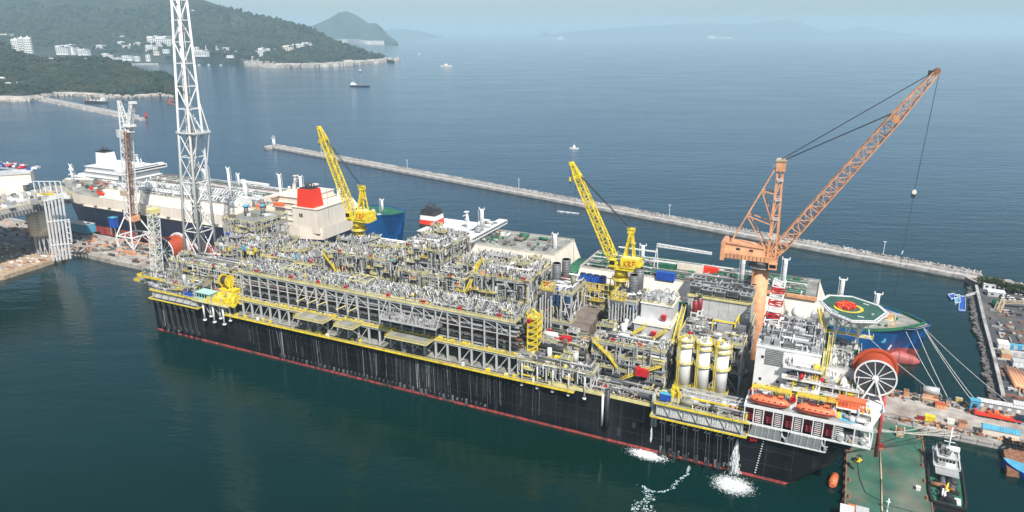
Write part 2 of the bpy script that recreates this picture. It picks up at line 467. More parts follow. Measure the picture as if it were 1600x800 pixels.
coast = pxz([(-330, 104), (-100, 102), (0, 100), (100, 99), (165, 98), (235, 97), (320, 97), (380, 101), (440, 106), (490, 105), (530, 103), (575, 99), (600, 97), (614, 95)])
ridge = pxY([(-330, -60, 5600), (-100, -55, 5600), (0, -42, 5500), (90, -28, 5400), (180, -20, 5300), (260, -14, 5200), (318, 0, 5100), (350, 11, 5000), (392, 22, 4900), (424, 29, 4800), (452, 38, 4600), (494, 53, 4400), (532, 69, 4300), (566, 80, 4200), (598, 90, 4120), (617, 95.6, 3960)])
big_hill, big_surf = headland("mountain", coast, ridge, 170, 36, 3, 95.0, cliff=5, wl=600, rock_from=0.62)
coast2 = pxz([(-260, 162), (-60, 162), (0, 159), (38, 159), (66, 153), (80, 149), (130, 150), (170, 152), (205, 153), (232, 151), (252, 148), (270, 151), (277, 147)])
ridge2 = pxY([(-260, 40, 2600), (-60, 60, 2550), (0, 68, 2500), (18, 76, 2470), (34, 85, 2450), (62, 92, 2400), (100, 91, 2400), (150, 90, 2350), (192, 99, 2280), (204, 108, 2200), (222, 114, 2100), (246, 115, 2060), (262, 122, 1980), (274, 138, 1900), (280, 147, 1840)])
near_hill, near_surf = headland("wooded_headland", coast2, ridge2, 120, 26, 11, 14.0, cliff=3, wl=140, power=0.8, rock2=False)
coast3 = pxz([(470, 68), (545, 68), (570, 69), (600, 69), (616, 68), (622, 67)])
ridge3 = pxY([(470, 52, 11200), (489, 40, 11200), (516, 28, 11100), (530, 19, 11000), (541, 17.5, 11000), (556, 23, 10900), (576, 36, 10800), (588, 36, 10700), (597, 43, 10500), (606, 54, 10300), (622, 66, 9800)])
island, _ = headland("island", coast3, ridge3, 60, 14, 5, 60.0, cliff=12, wl=900, rock2=False)
coast4 = pxz([(596, 57.5), (630, 58), (660, 58), (690, 57.5)])
ridge4 = [G(x, y, 23500) for x, y in ((596, 50), (606, 47), (628, 45), (648, 47), (672, 53), (692, 57.4))]
islet, _ = headland("islet", coast4, ridge4, 40, 10, 6, 60.0, cliff=30, wl=1500, rock2=False)
for nm, Y, prof in (("distant_hills", 27000, [(855, 55), (905, 48), (935, 46), (985, 42), (1050, 38), (1110, 36), (1165, 38), (1205, 33), (1235, 30), (1262, 38), (1292, 50), (1310, 57)]),
                    ("distant_hills", 28500, [(1286, 54), (1312, 48), (1346, 41), (1364, 44), (1376, 48), (1402, 50), (1424, 57)]),
                    ("distant_hills", 28000, [(842, 55), (853, 48), (860, 55)])):
    rd = [G(x, y, Y + 900) for x, y in prof]; co = [np.array([p[0], p[1] - 1500, 0]) for p in rd]
    headland(nm, co, rd, 60, 8, int(Y / 100) % 50, 40.0, cliff=20, wl=1500, rock_from=2.0)

# crowns standing out of the woods
def forest(name, pts, count, rmin, rmax, label, seed):
    rg = random.Random(seed); m = MB()
    ico = [(0, 0, 1), (.894, 0, .447), (.276, .851, .447), (-.724, .526, .447), (-.724, -.526, .447), (.276, -.851, .447), (.724, .526, -.447), (-.276, .851, -.447), (-.894, 0, -.447), (-.276, -.851, -.447), (.724, -.526, -.447), (0, 0, -1)]
    icf = [(0, 1, 2), (0, 2, 3), (0, 3, 4), (0, 4, 5), (0, 5, 1), (1, 6, 2), (2, 7, 3), (3, 8, 4), (4, 9, 5), (5, 10, 1), (2, 6, 7), (3, 7, 8), (4, 8, 9), (5, 9, 10), (1, 10, 6)]
    V = []; F = []
    for _ in range(count):
        p = pts[rg.randrange(len(pts))]; r = rg.uniform(rmin, rmax)
        cx = p[0] + rg.uniform(-14, 14) * rmin / 3; cy = p[1] + rg.uniform(-14, 14) * rmin / 3; cz = p[2] + r * 0.25
        b = len(V)
        for q in ico:
            k = r * rg.uniform(0.7, 1.25); V.append((cx + q[0] * k, cy + q[1] * k, cz + q[2] * k * rg.uniform(0.8, 1.3)))
        F += [tuple(b + i for i in t) for t in icf]
    m.poly(V, F, CROWN, smooth=False)
    o = m.build(name, kind="stuff"); o["label"] = label; o["category"] = "woods"
    return o
CROWN = mat("pine_crowns", (0.026, 0.042, 0.032), 0.9, var=0.32, scale=0.03, col2=(0.045, 0.052, 0.034), mixscale=0.012, spec=0.1)
nn = [p for p in near_surf if p[2] > 7 and not (p[2] < 12 and rnd() < .5)]
forest("forest", nn, 6500, 3.4, 7.0, "dark pine woods covering the near headland", 1)
bb = [p for p in big_surf if p[2] > 25 and p[1] < 5000 and p[0] > -3300]
forest("forest", bb, 6500, 7, 14, "hazy blue-green woods on the mountain slope", 2)

# boulders along the shores
def boulders(name, pts, count, r0, r1, label, m_, seed, zoff=0.5):
    rg = random.Random(seed); V = []; F = []
    for _ in range(count):
        k = rg.randrange(len(pts) - 1); t = rg.random(); p = np.array(pts[k]) * (1 - t) + np.array(pts[k + 1]) * t
        r = rg.uniform(r0, r1); b = len(V); c = (p[0] + rg.uniform(-2, 2) * r, p[1] + rg.uniform(-2, 2) * r, zoff + rg.uniform(0, r * 0.5))
        for q in CUBE: V.append((c[0] + q[0] * r * rg.uniform(.9, 2), c[1] + q[1] * r * rg.uniform(.9, 2), c[2] + q[2] * r * rg.uniform(.8, 1.7)))
        F += [tuple(b + i for i in f) for f in CUBEF]
    m = MB(); m.poly(V, F, m_); o = m.build(name, kind="stuff"); o["label"] = label; o["category"] = "rocks"; return o
boulders("shore_rocks", resample(coast2, 60), 900, 1.5, 5, "pale sea rocks at the foot of the near headland", HILLROCK, 4)
cc = resample(coast, 140)
boulders("shore_rocks", cc[92:], 800, 7, 17, "pale cliff rocks along the far point", HILLROCK, 5)

# ------------------------------------------------------------------ breakwaters
def strip_frame(a, b):
    a = np.array(a[:2]); b = np.array(b[:2]); d = b - a; L = np.linalg.norm(d); d /= L
    return a, d, np.array([-d[1], d[0]]), L
def tetrapods(name, a, b, width, count, r, z0, z1, label, seed, side=1):
    a, d, nrm, L = strip_frame(a, b); rg = random.Random(seed); m = MB()
    for _ in range(count):
        t = rg.random() * L; w = rg.random(); c = a + d * t + nrm * side * w * width; z = z1 + (z0 - z1) * w + rg.uniform(-.4, .9)
        th = rg.uniform(0, 6.28); tilt = rg.uniform(-.6, .6)
        for k in range(4):
            an = th + k * 2.094
            q = (0, 0, 1) if k == 3 else (math.cos(an) * .94, math.sin(an) * .94, -.33)
            q = (q[0] + tilt * q[2], q[1] + tilt * q[2] * .5, q[2])
            m.tube((c[0], c[1], z), (c[0] + q[0] * r, c[1] + q[1] * r, z + q[2] * r), r * .36, CONCRETE, n=5, r2=r * .24)
    o = m.build(name, kind="stuff"); o["label"] = label; o["category"] = "tetrapods"; return o
BWA = on_z(424, 233, 0.0); BWB = on_z(1527, 443, 0.0)
a, d, nrm, L = strip_frame(BWA, BWB)
bw = thing("breakwater", "long pale concrete breakwater across the bay, topped by tetrapods on its seaward side", "breakwater", world_loc=(a[0], a[1], 0), rot=0)
bw.rotation_euler = (0, 0, math.atan2(d[1], d[0]))
NB = 60; seg = L / NB
m = MB(); m.box(0, seg - 0.25, 1.5, 8, -2, 3.2, CONCRETE); cap = m.build("concrete_block", bw)
for i in range(1, NB): inst(cap, bw, (i * seg, 0, ru(-.05, .05)))
m = MB(); m.box(0, seg - 0.3, 6.4, 8, 3.2, 4.8, CONCRETE); wl_ = m.build("parapet", bw)
for i in range(1, NB): inst(wl_, bw, (i * seg, ru(-.1, .1), 0))
m = MB(); m.box(0, L, 1.2, 1.5, -2, 1.0, DARKROCK); m.build("tide_band", bw)
m = MB()
m.prism([(6 + 17 * math.cos(i * PI / 9 + PI / 2), 5 + 13 * math.sin(i * PI / 9 + PI / 2)) for i in range(10)], -2, 3.2, CONCRETE)
m.prism([(4 * math.cos(i * PI / 9 + PI / 2) * 4 + 5, 5 + 15 * math.sin(i * PI / 9 + PI / 2)) for i in range(10)], -2, 1.2, DARKROCK)
m.build("round_head", bw, offset=(-6, 0, 0))
m = MB()
for i in range(5): 
    t = L * (0.13 + i * 0.2); m.bar((t, 7, 6), (t, 7, 15), 0.5, WHITE); m.bar((t - 1.5, 7, 14.6), (t + 1.5, 7, 14.6), 0.4, WHITE)
for i in range(5):
    t = L * (0.13 + i * 0.2)
    m = MB(); m.tube((0, 0, 0), (0, 0, 10), 0.22, WHITE, 6); m.bar((-1.2, 0, 9.8), (1.2, 0, 9.8), 0.35, WHITE)
    lp = thing("light_mast", ["thin white light mast on the breakwater by the left crane's boom", "thin white light mast on the breakwater, second from its free end", "thin white light mast on the breakwater behind the middle yellow boom", "thin white light mast on the breakwater left of the orange boom foot", "thin white light mast on the breakwater beneath the hanging hook line"][i], "light mast", world_loc=(a[0] + d[0] * t + nrm[0] * 7, a[1] + d[1] * t + nrm[1] * 7, 6.0), group="light masts on the breakwater")
    m.build("mast", lp)
tetrapods("tetrapods", BWA + np.array([*(nrm * 8), 0]), BWB + np.array([*(nrm * 8), 0]), 7.5, 5200, 1.9, 0.2, 4.4, "heaped grey tetrapods along the seaward side of the breakwater", 8)
# lighthouse on the free end
lh = thing("lighthouse", "white round lighthouse on the free end of the long breakwater", "lighthouse", world_loc=(a[0] + d[0] * 0 + nrm[0] * 5, a[1] + nrm[1] * 5, 3.2))
m = MB(); m.tube((0, 0, 0), (0, 0, 12), 2.6, WHITE, 14, 1.9); m.build("tower", lh)
m = MB(); m.tube((0, 0, 12), (0, 0, 12.5), 2.9, WHITE, 14); m.rail([(2.6 * math.cos(k * PI / 4), 2.6 * math.sin(k * PI / 4), 12.5) for k in range(8)], WHITE, closed=True); m.build("gallery", lh)
m = MB(); m.tube((0, 0, 12.5), (0, 0, 14.4), 1.3, GLASS, 10); m.tube((0, 0, 14.4), (0, 0, 15.6), 1.5, WHITE, 10, 0.2); m.build("lantern", lh)

# second breakwater by the wooded headland
P0 = on_z(70, 157, 0.0); P1 = on_z(214, 186, 0.0)
a2, d2, n2, L2 = strip_frame(P0, P1)
b2 = thing("breakwater", "short white breakwater running out from the wooded headland", "breakwater", world_loc=(a2[0], a2[1], 0))
b2.rotation_euler = (0, 0, math.atan2(d2[1], d2[0]))
NB2 = 24; sg = L2 / NB2
m = MB(); m.box(0, sg - .4, -5, 5, -2, 4.2, WHITE if False else CONCRETE); c0 = m.build("concrete_block", b2)
for i in range(1, NB2): inst(c0, b2, (i * sg, 0, 0))
m = MB(); m.box(0, sg - .4, 2.5, 5, 4.2, 7.0, PALEGREY); c1 = m.build("parapet", b2)
for i in range(1, NB2): inst(c1, b2, (i * sg, 0, 0))
m = MB(); m.prism([(L2 + 14 + 26 * math.cos(k * PI / 6), 0 + 9 * math.sin(k * PI / 6)) for k in range(12)], -2, 3.0, CONCRETE); m.build("round_head", b2)
tetrapods("tetrapods", P0 + np.array([*(n2 * -5), 0]), P1 + np.array([*(n2 * -5), 0]), 7, 900, 2.4, 0, 2.5, "pale tetrapods beside the short breakwater", 9, side=-1)
pl = on_z(229, 188, 0.0)
rl = thing("lighthouse", "small red lighthouse on the head of the short breakwater", "lighthouse", world_loc=(pl[0], pl[1], 3.0))
m = MB(); m.tube((0, 0, 0), (0, 0, 10), 2.4, RED, 12, 1.7); m.build("tower", rl)
m = MB(); m.tube((0, 0, 10), (0, 0, 10.6), 2.5, RED, 12); m.tube((0, 0, 10.6), (0, 0, 13), 1.3, RED, 10, .8); m.build("lantern", rl)
m = MB(); m.box(0, 1, 0, 1, 0, .3, CONCRETE)
# little harbour mole on the far shore
pm = on_z(196, 101.5, 0); pn = on_z(248, 101, 0)
a3, d3, n3, L3 = strip_frame(pm, pn)
m = MB(); m.box(0, L3, -8, 8, -2, 8, CONCRETE); mole = m.build("mole"); mole.location = (a3[0], a3[1], 0); mole.rotation_euler = (0, 0, math.atan2(d3[1], d3[0]))
tag(mole, "thin pale mole in front of the town across the bay", "breakwater")

# ------------------------------------------------------------------ town across the bay
# ground height on the far slope, sampled from the loft
bs = np.array(big_surf); ns_ = np.array(near_surf)
def ground_at(arr, x, y):
    dd = (arr[:, 0] - x) ** 2 + (arr[:, 1] - y) ** 2; k = np.argsort(dd)[:3]
    return float(arr[k, 2].mean())
def drop(arr, px, py, Y0, Y1):
    """first ground point hit going along the sight line of a photograph point"""
    best = None
    for Y in np.linspace(Y0, Y1, 60):
        p = G(px, py, Y)
        if p[2] <= ground_at(arr, p[0], p[1]): return p
    return G(px, py, Y1)
def building(px, py, wpx, hpx, label, mwall=WHITE, floors=0, depth=None, Y=None, arr=bs, cols=0, steps=1, group=None, Y0=3300, Y1=5200):
    p = drop(arr, px, py, Y0, Y1) if Y is None else G(px, py, Y)
    sc = p[1] / (FPX * 0.97); w = wpx * sc; h = hpx * sc; dp = depth or w * 0.5
    t = thing("building", label, "building", world_loc=(p[0], p[1], p[2] - 2), group=group); t.rotation_euler = (0, 0, ru(-.25, .25))
    m = MB()
    for k in range(steps):
        x0 = -w / 2 + w * k / steps; x1 = -w / 2 + w * (k + 1) / steps; hh = h * (1 - 0.16 * (k % 3))
        m.box(x0, x1 - 0.4, -dp / 2 + (k % 2) * dp * .15, dp / 2, -6, hh, mwall)
    m.build("wall", t)
    r = MB(); r.box(-w / 2 - .3, w / 2 + .3, dp * .02, dp / 2 + .3, h * 0.99, h * 1.04, PALEGREY); r.box(-w * .1, w * .1, 0, dp * .2, h * 1.0, h * 1.1, mwall); r.build("roof", t)
    if floors:
        wm = MB(); c = cols or max(2, int(wpx / 2))
        ww = w / c * 0.55; wh = h / floors * 0.45
        wm.box(-ww / 2, ww / 2, -.3, .3, 0, wh, GLASS); wnd = None
        for i in range(floors):
            for j in range(c):
                loc = (-w / 2 + w * (j + .5) / c, -dp / 2 - .1 + (int(j * steps / c) % 2) * dp * .15, h * (0.82 if steps > 1 else 0.96) * (i + .3) / floors)
                if wnd is None: wnd = wm.build("window", t, offset=loc)
                else: inst(wnd, t, loc)
    return t
# three apartment slabs behind the near headland
for i, (px, wpx, hpx) in enumerate(((29, 10, 26), (38.5, 9, 28), (49, 9, 30))):
    building(px, 90 if i < 2 else 92, wpx, hpx, ["white apartment slab, leftmost of the three towers above the headland", "white apartment slab in the middle of the three towers above the headland", "white apartment slab, rightmost of the three towers and nearest the water"][i], WHITE, 9, 12, Y=2620 - i * 20, cols=4, group="apartment slabs above the headland")
TOWN = [(99, 83, 16, 11, 6, 3), (112, 83, 14, 12, 6, 3), (121, 82, 7, 7, 4, 1), (132, 84, 15, 7, 4, 2), (156, 79, 17, 8, 5, 1), (165, 91, 10, 7, 4, 1), (173, 91, 8, 5, 3, 1),
        (190, 71, 9, 6, 3, 1), (198, 76, 10, 5, 3, 2), (207, 73, 8, 5, 3, 1), (216, 71, 7, 5, 3, 1), (185, 93, 12, 3, 2, 1), (200, 92, 14, 5, 3, 2), (214, 93, 9, 5, 3, 1), (232, 93, 6, 7, 4, 1),
        (245, 70, 22, 12, 5, 3), (259, 73, 22, 14, 5, 2), (238, 78, 16, 7, 3, 2), (245, 84, 8, 4, 2, 1), (260, 81, 9, 4, 2, 1), (307, 80, 9, 6, 3, 1), (316, 86, 18, 7, 3, 2), (330, 76, 14, 5, 3, 2), (345, 77, 12, 5, 3, 1), (357, 79, 14, 5, 3, 2), (370, 81, 10, 4, 2, 1), (378, 77, 7, 6, 3, 1), (398, 87, 10, 4, 2, 1),
        (404, 86, 9, 6, 3, 1), (411, 87, 11, 11, 4, 2), (424, 82, 13, 6, 3, 2), (451, 82, 14, 10, 4, 2), (466, 74, 18, 5, 2, 1), (480, 74, 14, 7, 3, 2), (10, 57, 14, 4, 2, 2), (28, 56, 12, 3, 2, 1), (302, 20, 4, 4, 2, 1), (192, 60, 6, 4, 2, 1), (360, 88, 10, 2, 1, 1)]
SEEN = {}
TOWN.sort()
for i, (px, py, w, h, fl, st) in enumerate(TOWN):
    size = "tall" if h > 9 else ("low" if h < 5 else "mid-height")
    if px < 145: where = "at the left end of the bay town"
    elif px < 222: where = "on the slope above the mole"
    elif px < 290: where = "just left of the lattice flare tower"
    elif px < 385: where = "just right of the lattice flare tower"
    else: where = "on the wooded point"
    if h < 5 and st == 1 and 222 > px > 145: where += " by the shore"
    key = (size, st > 1, where); SEEN[key] = SEEN.get(key, 0) + 1
    building(px, py, w, h, f"{size} white {'stepped ' if st > 1 else ''}building {where}, {ORD[SEEN[key] - 1]} from left", WHITE if i % 4 else CREAM, fl, group=f"white buildings {where}", steps=st, cols=max(2, int(w / 2.5)))
for i, (px, py, w, h) in enumerate(((3, 126, 10, 6), (14, 132, 8, 4), (24, 131, 8, 4), (34, 131, 6, 4), (45, 132, 6, 4), (30, 94, 10, 4), (76, 93, 14, 3), (134, 93, 9, 3))):
    building(px, py, w, h, ["white cabin at the left edge on the headland shore", "white hut on the headland shore, second from the left edge", "white hut among trees on the headland shore", "small white hut among trees above the cove", "small white hut nearest the short breakwater", "low white house under the apartment slabs", "low pale house right of the apartment slabs", "low house with pale roof on the headland ridge"][i], WHITE, 1, 8, arr=ns_, Y0=1500, Y1=2600, group="small houses on the headland", cols=3)
# ------------------------------------------------------------------ the production ship
FP = thing("production_ship", "huge black-hulled oil production ship with grey and yellow pipe modules on deck", "ship", (0, 0, 0))
HL = 336.0
# hull: near side v=0, far side v=60, raked stern end at the right, rounded bow at the left
def hull_ring(z):
    rake = 336 + max(0, z) * 0.98 if z < 12 else 347.8 + (z - 12) * 0.45
    bowx = -5 - max(0, z) * 0.28
    pts = [(0.0, 0.0)]
    pts += [(rake - 3, 0.0), (rake, 3.0), (rake + 2, 30.0), (rake, 57.0), (rake - 3, 60.0), (0.0, 60.0)]
    for k in range(1, 8):
        a = PI / 2 + k * PI / 8
        pts.append((bowx * abs(math.cos(a)) ** 2.4 * 2.0, 30 + 30 * math.sin(a)))
    return [(x, y, z) for x, y in pts]
mb = MB()
mb.grid([hull_ring(z) for z in (1.15, 4, 8, 12, 16, 20.0)], BLACK, closed=True, smooth=False)
top = hull_ring(20.0); mb.poly(top, [list(range(len(top)))], DECK)
hull = mb.build("hull", FP)
mb = MB(); mb.grid([hull_ring(z) for z in (-3, 0.0, 1.15)], BOOT, closed=True, smooth=False)
for v_ in mb.gen[0][0]: pass
mb.build("boot_stripe", FP)
mb = MB(); mb.prism([(314, 0.15), (352, 0.15), (355, 8), (355, 52), (352, 60), (314, 60)], 20.0, 24.0, BLACK); mb.build("raised_stern", FP)
# paint patches and welded strakes on the side
mb = MB()
for u in np.arange(9, 336, 9.3): mb.box(u, u + .12, -0.03, 0, 1.6, 19.5, DARK)
for z in (6.5, 12.5): mb.box(1, 335, -0.03, 0, z, z + .1, DARK)
mb.build("weld_seam", FP, kind="stuff")
# draft marks
dm = MB(); dm.box(0, .55, -.06, .02, 0, .35, WHITE); first = None
for u in (6.5, 172.5, 322):
    for k in range(16):
        loc = (u + k * (0.12 if u > 300 else 0.02), -0.02, 2 + k * 1.05)
        if first is None: first = dm.build("draft_mark", FP, offset=loc)
        else: inst(first, FP, loc)
# cables, hoses and rust runs hanging down the side
mb = MB(); rg = random.Random(3)
for c, sp, n in ((12, 7, 14), (112, 22, 46), (160, 22, 60), (196, 20, 60), (225, 10, 22), (80, 14, 14)):
    for _ in range(n):
        u = c + rg.uniform(-sp, sp); m_ = rg.choice([DARK, DARK, RUBBER, SHADE, SHADE, GREY, DARK]); z0 = rg.uniform(0.8, 9)
        mb.bar((u, -.5, 19.5), (u + rg.uniform(-1.0, 1.0), -.25, z0), rg.uniform(.06, .13), m_)
mb.build("hanging_cable", FP, kind="stuff")
mb = MB()
for c, sp, n in ((12, 7, 7), (110, 20, 14), (170, 40, 34), (300, 14, 8)):
    for k in range(n):
        u = c - sp + 2 * sp * k / n; mb.box(u, u + .8, -.7, -.1, 1.6 + rg.uniform(-.7, .7), 3.0 + rg.uniform(0, .9), rg.choice([DARK, RUBBER, SHADE])); mb.bar((u + .2, -.5, 2.5), (u + .9, -.5, 3.6), .18, GREY)
mb.build("chain_guide", FP, kind="stuff")
# small brackets poking out under the walkway
mb = MB()
for u in np.arange(60, 236, 2.9): mb.bar((u, 0, 16.6), (u, -1.5, 16.4), .22, DARK); 
for u in np.arange(60, 236, 5.8): mb.bar((u, 0, 17.8), (u, -2.2, 19.6), .2, DARK)
mb.build("bracket", FP, kind="stuff")
# long horizontal rust and salt patches
mb = MB()
for _ in range(7):
    u = rg.uniform(60, 310); z = rg.uniform(3, 11); mb.box(u, u + rg.uniform(1.0, 2.5), -.045, 0, z, z + rg.uniform(2, 7), DARK)
mb.build("weathered_patch", FP, kind="stuff")
# yellow walkway along the edge
mb = MB(); mb.box(56, 250, -2.4, 0.6, 19.7, 20.0, GRATING); mb.box(56, 250, -2.55, -2.4, 19.55, 20.1, YELLOW)
walk = mb.build("side_walkway", FP)
mb = MB(); mb.rail([(56, -2.4, 20), (250, -2.4, 20)], YELLOW, step=2.4, w=.15); mb.build("handrail", walk)
mb = MB(); rg = random.Random(5)
for _ in range(26):
    u = rg.uniform(58, 232); mb.cbox(u, rg.uniform(-1, .3), 20.0, rg.uniform(.8, 2), 1.0, rg.uniform(.8, 1.6), rg.choice([YELLOW, YELLOW, PALEYEL, GREY, WHITE]))
mb.build("deck_box", walk, kind="stuff")
mb = MB(); mb.box(238, 314, -.4, .4, 20, 21.2, PALEYEL); mb.rail([(238, -.3, 21), (282, -.3, 21)], PALEYEL); mb.build("bulwark", FP)

# ---- generic clutter makers -----------------------------------------------------------
PAL = [STEEL] * 10 + [PALEGREY] * 5 + [GREY] * 6 + [SHADE] * 4 + [DARK] * 4 + [WHITE] * 3 + [PALEYEL, YELLOW, BROWN, OLIVE]
def poles(mb, u0, u1, v0, v1, z, n, h0, h1, rg, pal=None, tilt=.5):
    pal = pal or ([STEEL] * 10 + [PALEGREY] * 5 + [WHITE] * 2 + [GREY] * 5 + [SHADE] * 4 + [DARK] * 4 + [PALEYEL])
    for _ in range(n):
        x = rg.uniform(u0, u1); y = rg.uniform(v0, v1); h = rg.uniform(h0, h1); w = rg.uniform(.18, .40); m_ = rg.choice(pal)
        tx = rg.gauss(0, tilt); ty = rg.gauss(0, tilt)
        a = (x, y, z); b = (x + tx * .4, y + ty * .4, z + h * .62); c = (x + tx * 1.6, y + ty * 1.6, z + h)
        mb.bar(a, b, w, m_); mb.bar(b, c, w, m_)
def pipes(mb, u0, u1, v0, v1, z0, z1, n, rg, pal=None, along=.55):
    pal = pal or PAL
    for _ in range(n):
        z = rg.uniform(z0, z1); x = rg.uniform(u0, u1); y = rg.uniform(v0, v1); m_ = rg.choice(pal); w = rg.uniform(.2, .62)
        if rg.random() < along:
            L = rg.uniform(.15, .6) * (u1 - u0); a = max(u0, x - L / 2); b = min(u1, x + L / 2); mb.bar((a, y, z), (b, y, z), w, m_)
            if rg.random() < .6: mb.bar((b, y, z), (b, y, max(z0, z - rg.uniform(1, 4))), w, m_)
        else:
            L = rg.uniform(.15, .7) * (v1 - v0); a = max(v0, y - L / 2); b = min(v1, y + L / 2); mb.bar((x, a, z), (x, b, z), w, m_)
            if rg.random() < .6: mb.bar((x, a, z), (x, a, max(z0, z - rg.uniform(1, 4))), w, m_)
def gear(mb, u0, u1, v0, v1, z, n, hmax, rg, pal=None):
    pal = pal or [GREY, GREY, SHADE, SHADE, DARK, PALEGREY, STEEL, OLIVE, BROWN, WHITE]
    for _ in range(n):
        m_ = rg.choice(pal); x = rg.uniform(u0 + 1, u1 - 1); y = rg.uniform(v0 + 1, v1 - 1); t = rg.random(); h = rg.uniform(.35, 1) * hmax
        if t < .45: mb.cbox(x, y, z, rg.uniform(1, 4), rg.uniform(1, 3), h, m_)
        elif t < .7:
            r = rg.uniform(.5, 1.3); mb.tube((x, y, z), (x, y, z + h), r, m_, 9)
        else:
            r = rg.uniform(.5, 1.2); L = rg.uniform(2, 6); zz = z + r + .6
            if rg.random() < .6: mb.tube((x - L / 2, y, zz), (x + L / 2, y, zz), r, m_, 9)
            else: mb.tube((x, y - L / 2, zz), (x, y + L / 2, zz), r, m_, 9)
def stair(parent, a, b, w=1.2, m_=YELLOW, name="stair_flight"):
    mb = MB(); a = np.array(a, float); b = np.array(b, float); d = b - a; hz_ = np.array([-d[1], d[0], 0]); hz_ /= np.linalg.norm(hz_)
    for s in (-1, 1):
        o = hz_ * w / 2 * s; mb.bar(a + o, b + o, .22, m_, .4); mb.bar(a + o + (0, 0, 1.1), b + o + (0, 0, 1.1), .16, m_); mb.bar(a + o + (0, 0, .6), b + o + (0, 0, .6), .1, m_)
        for t in (0, .33, .66, 1): p = a + d * t + o; mb.bar(p, p + (0, 0, 1.1), .13, m_)
    n = int(abs(d[2]) / .35)
    for i in range(n):
        p = a + d * (i + .5) / n; mb.bar(p - hz_ * w / 2, p + hz_ * w / 2, .3, PALEYEL, .08)
    return mb.build(name, parent)
RG = random.Random(21)
def red_cabinet(parent, u, v, z, s=1.0):
    mb = MB(); mb.cbox(0, 0, .2, 1.5 * s, 1.0 * s, 1.5 * s, RED); mb.cbox(0, -.52 * s, .5, 1.0 * s, .06, .9 * s, MAROON); mb.cbox(0, 0, 1.5 * s + .2, 1.7 * s, 1.2 * s, .15, RED)
    return mb.build("red_cabinet", parent, offset=(u, v, z))
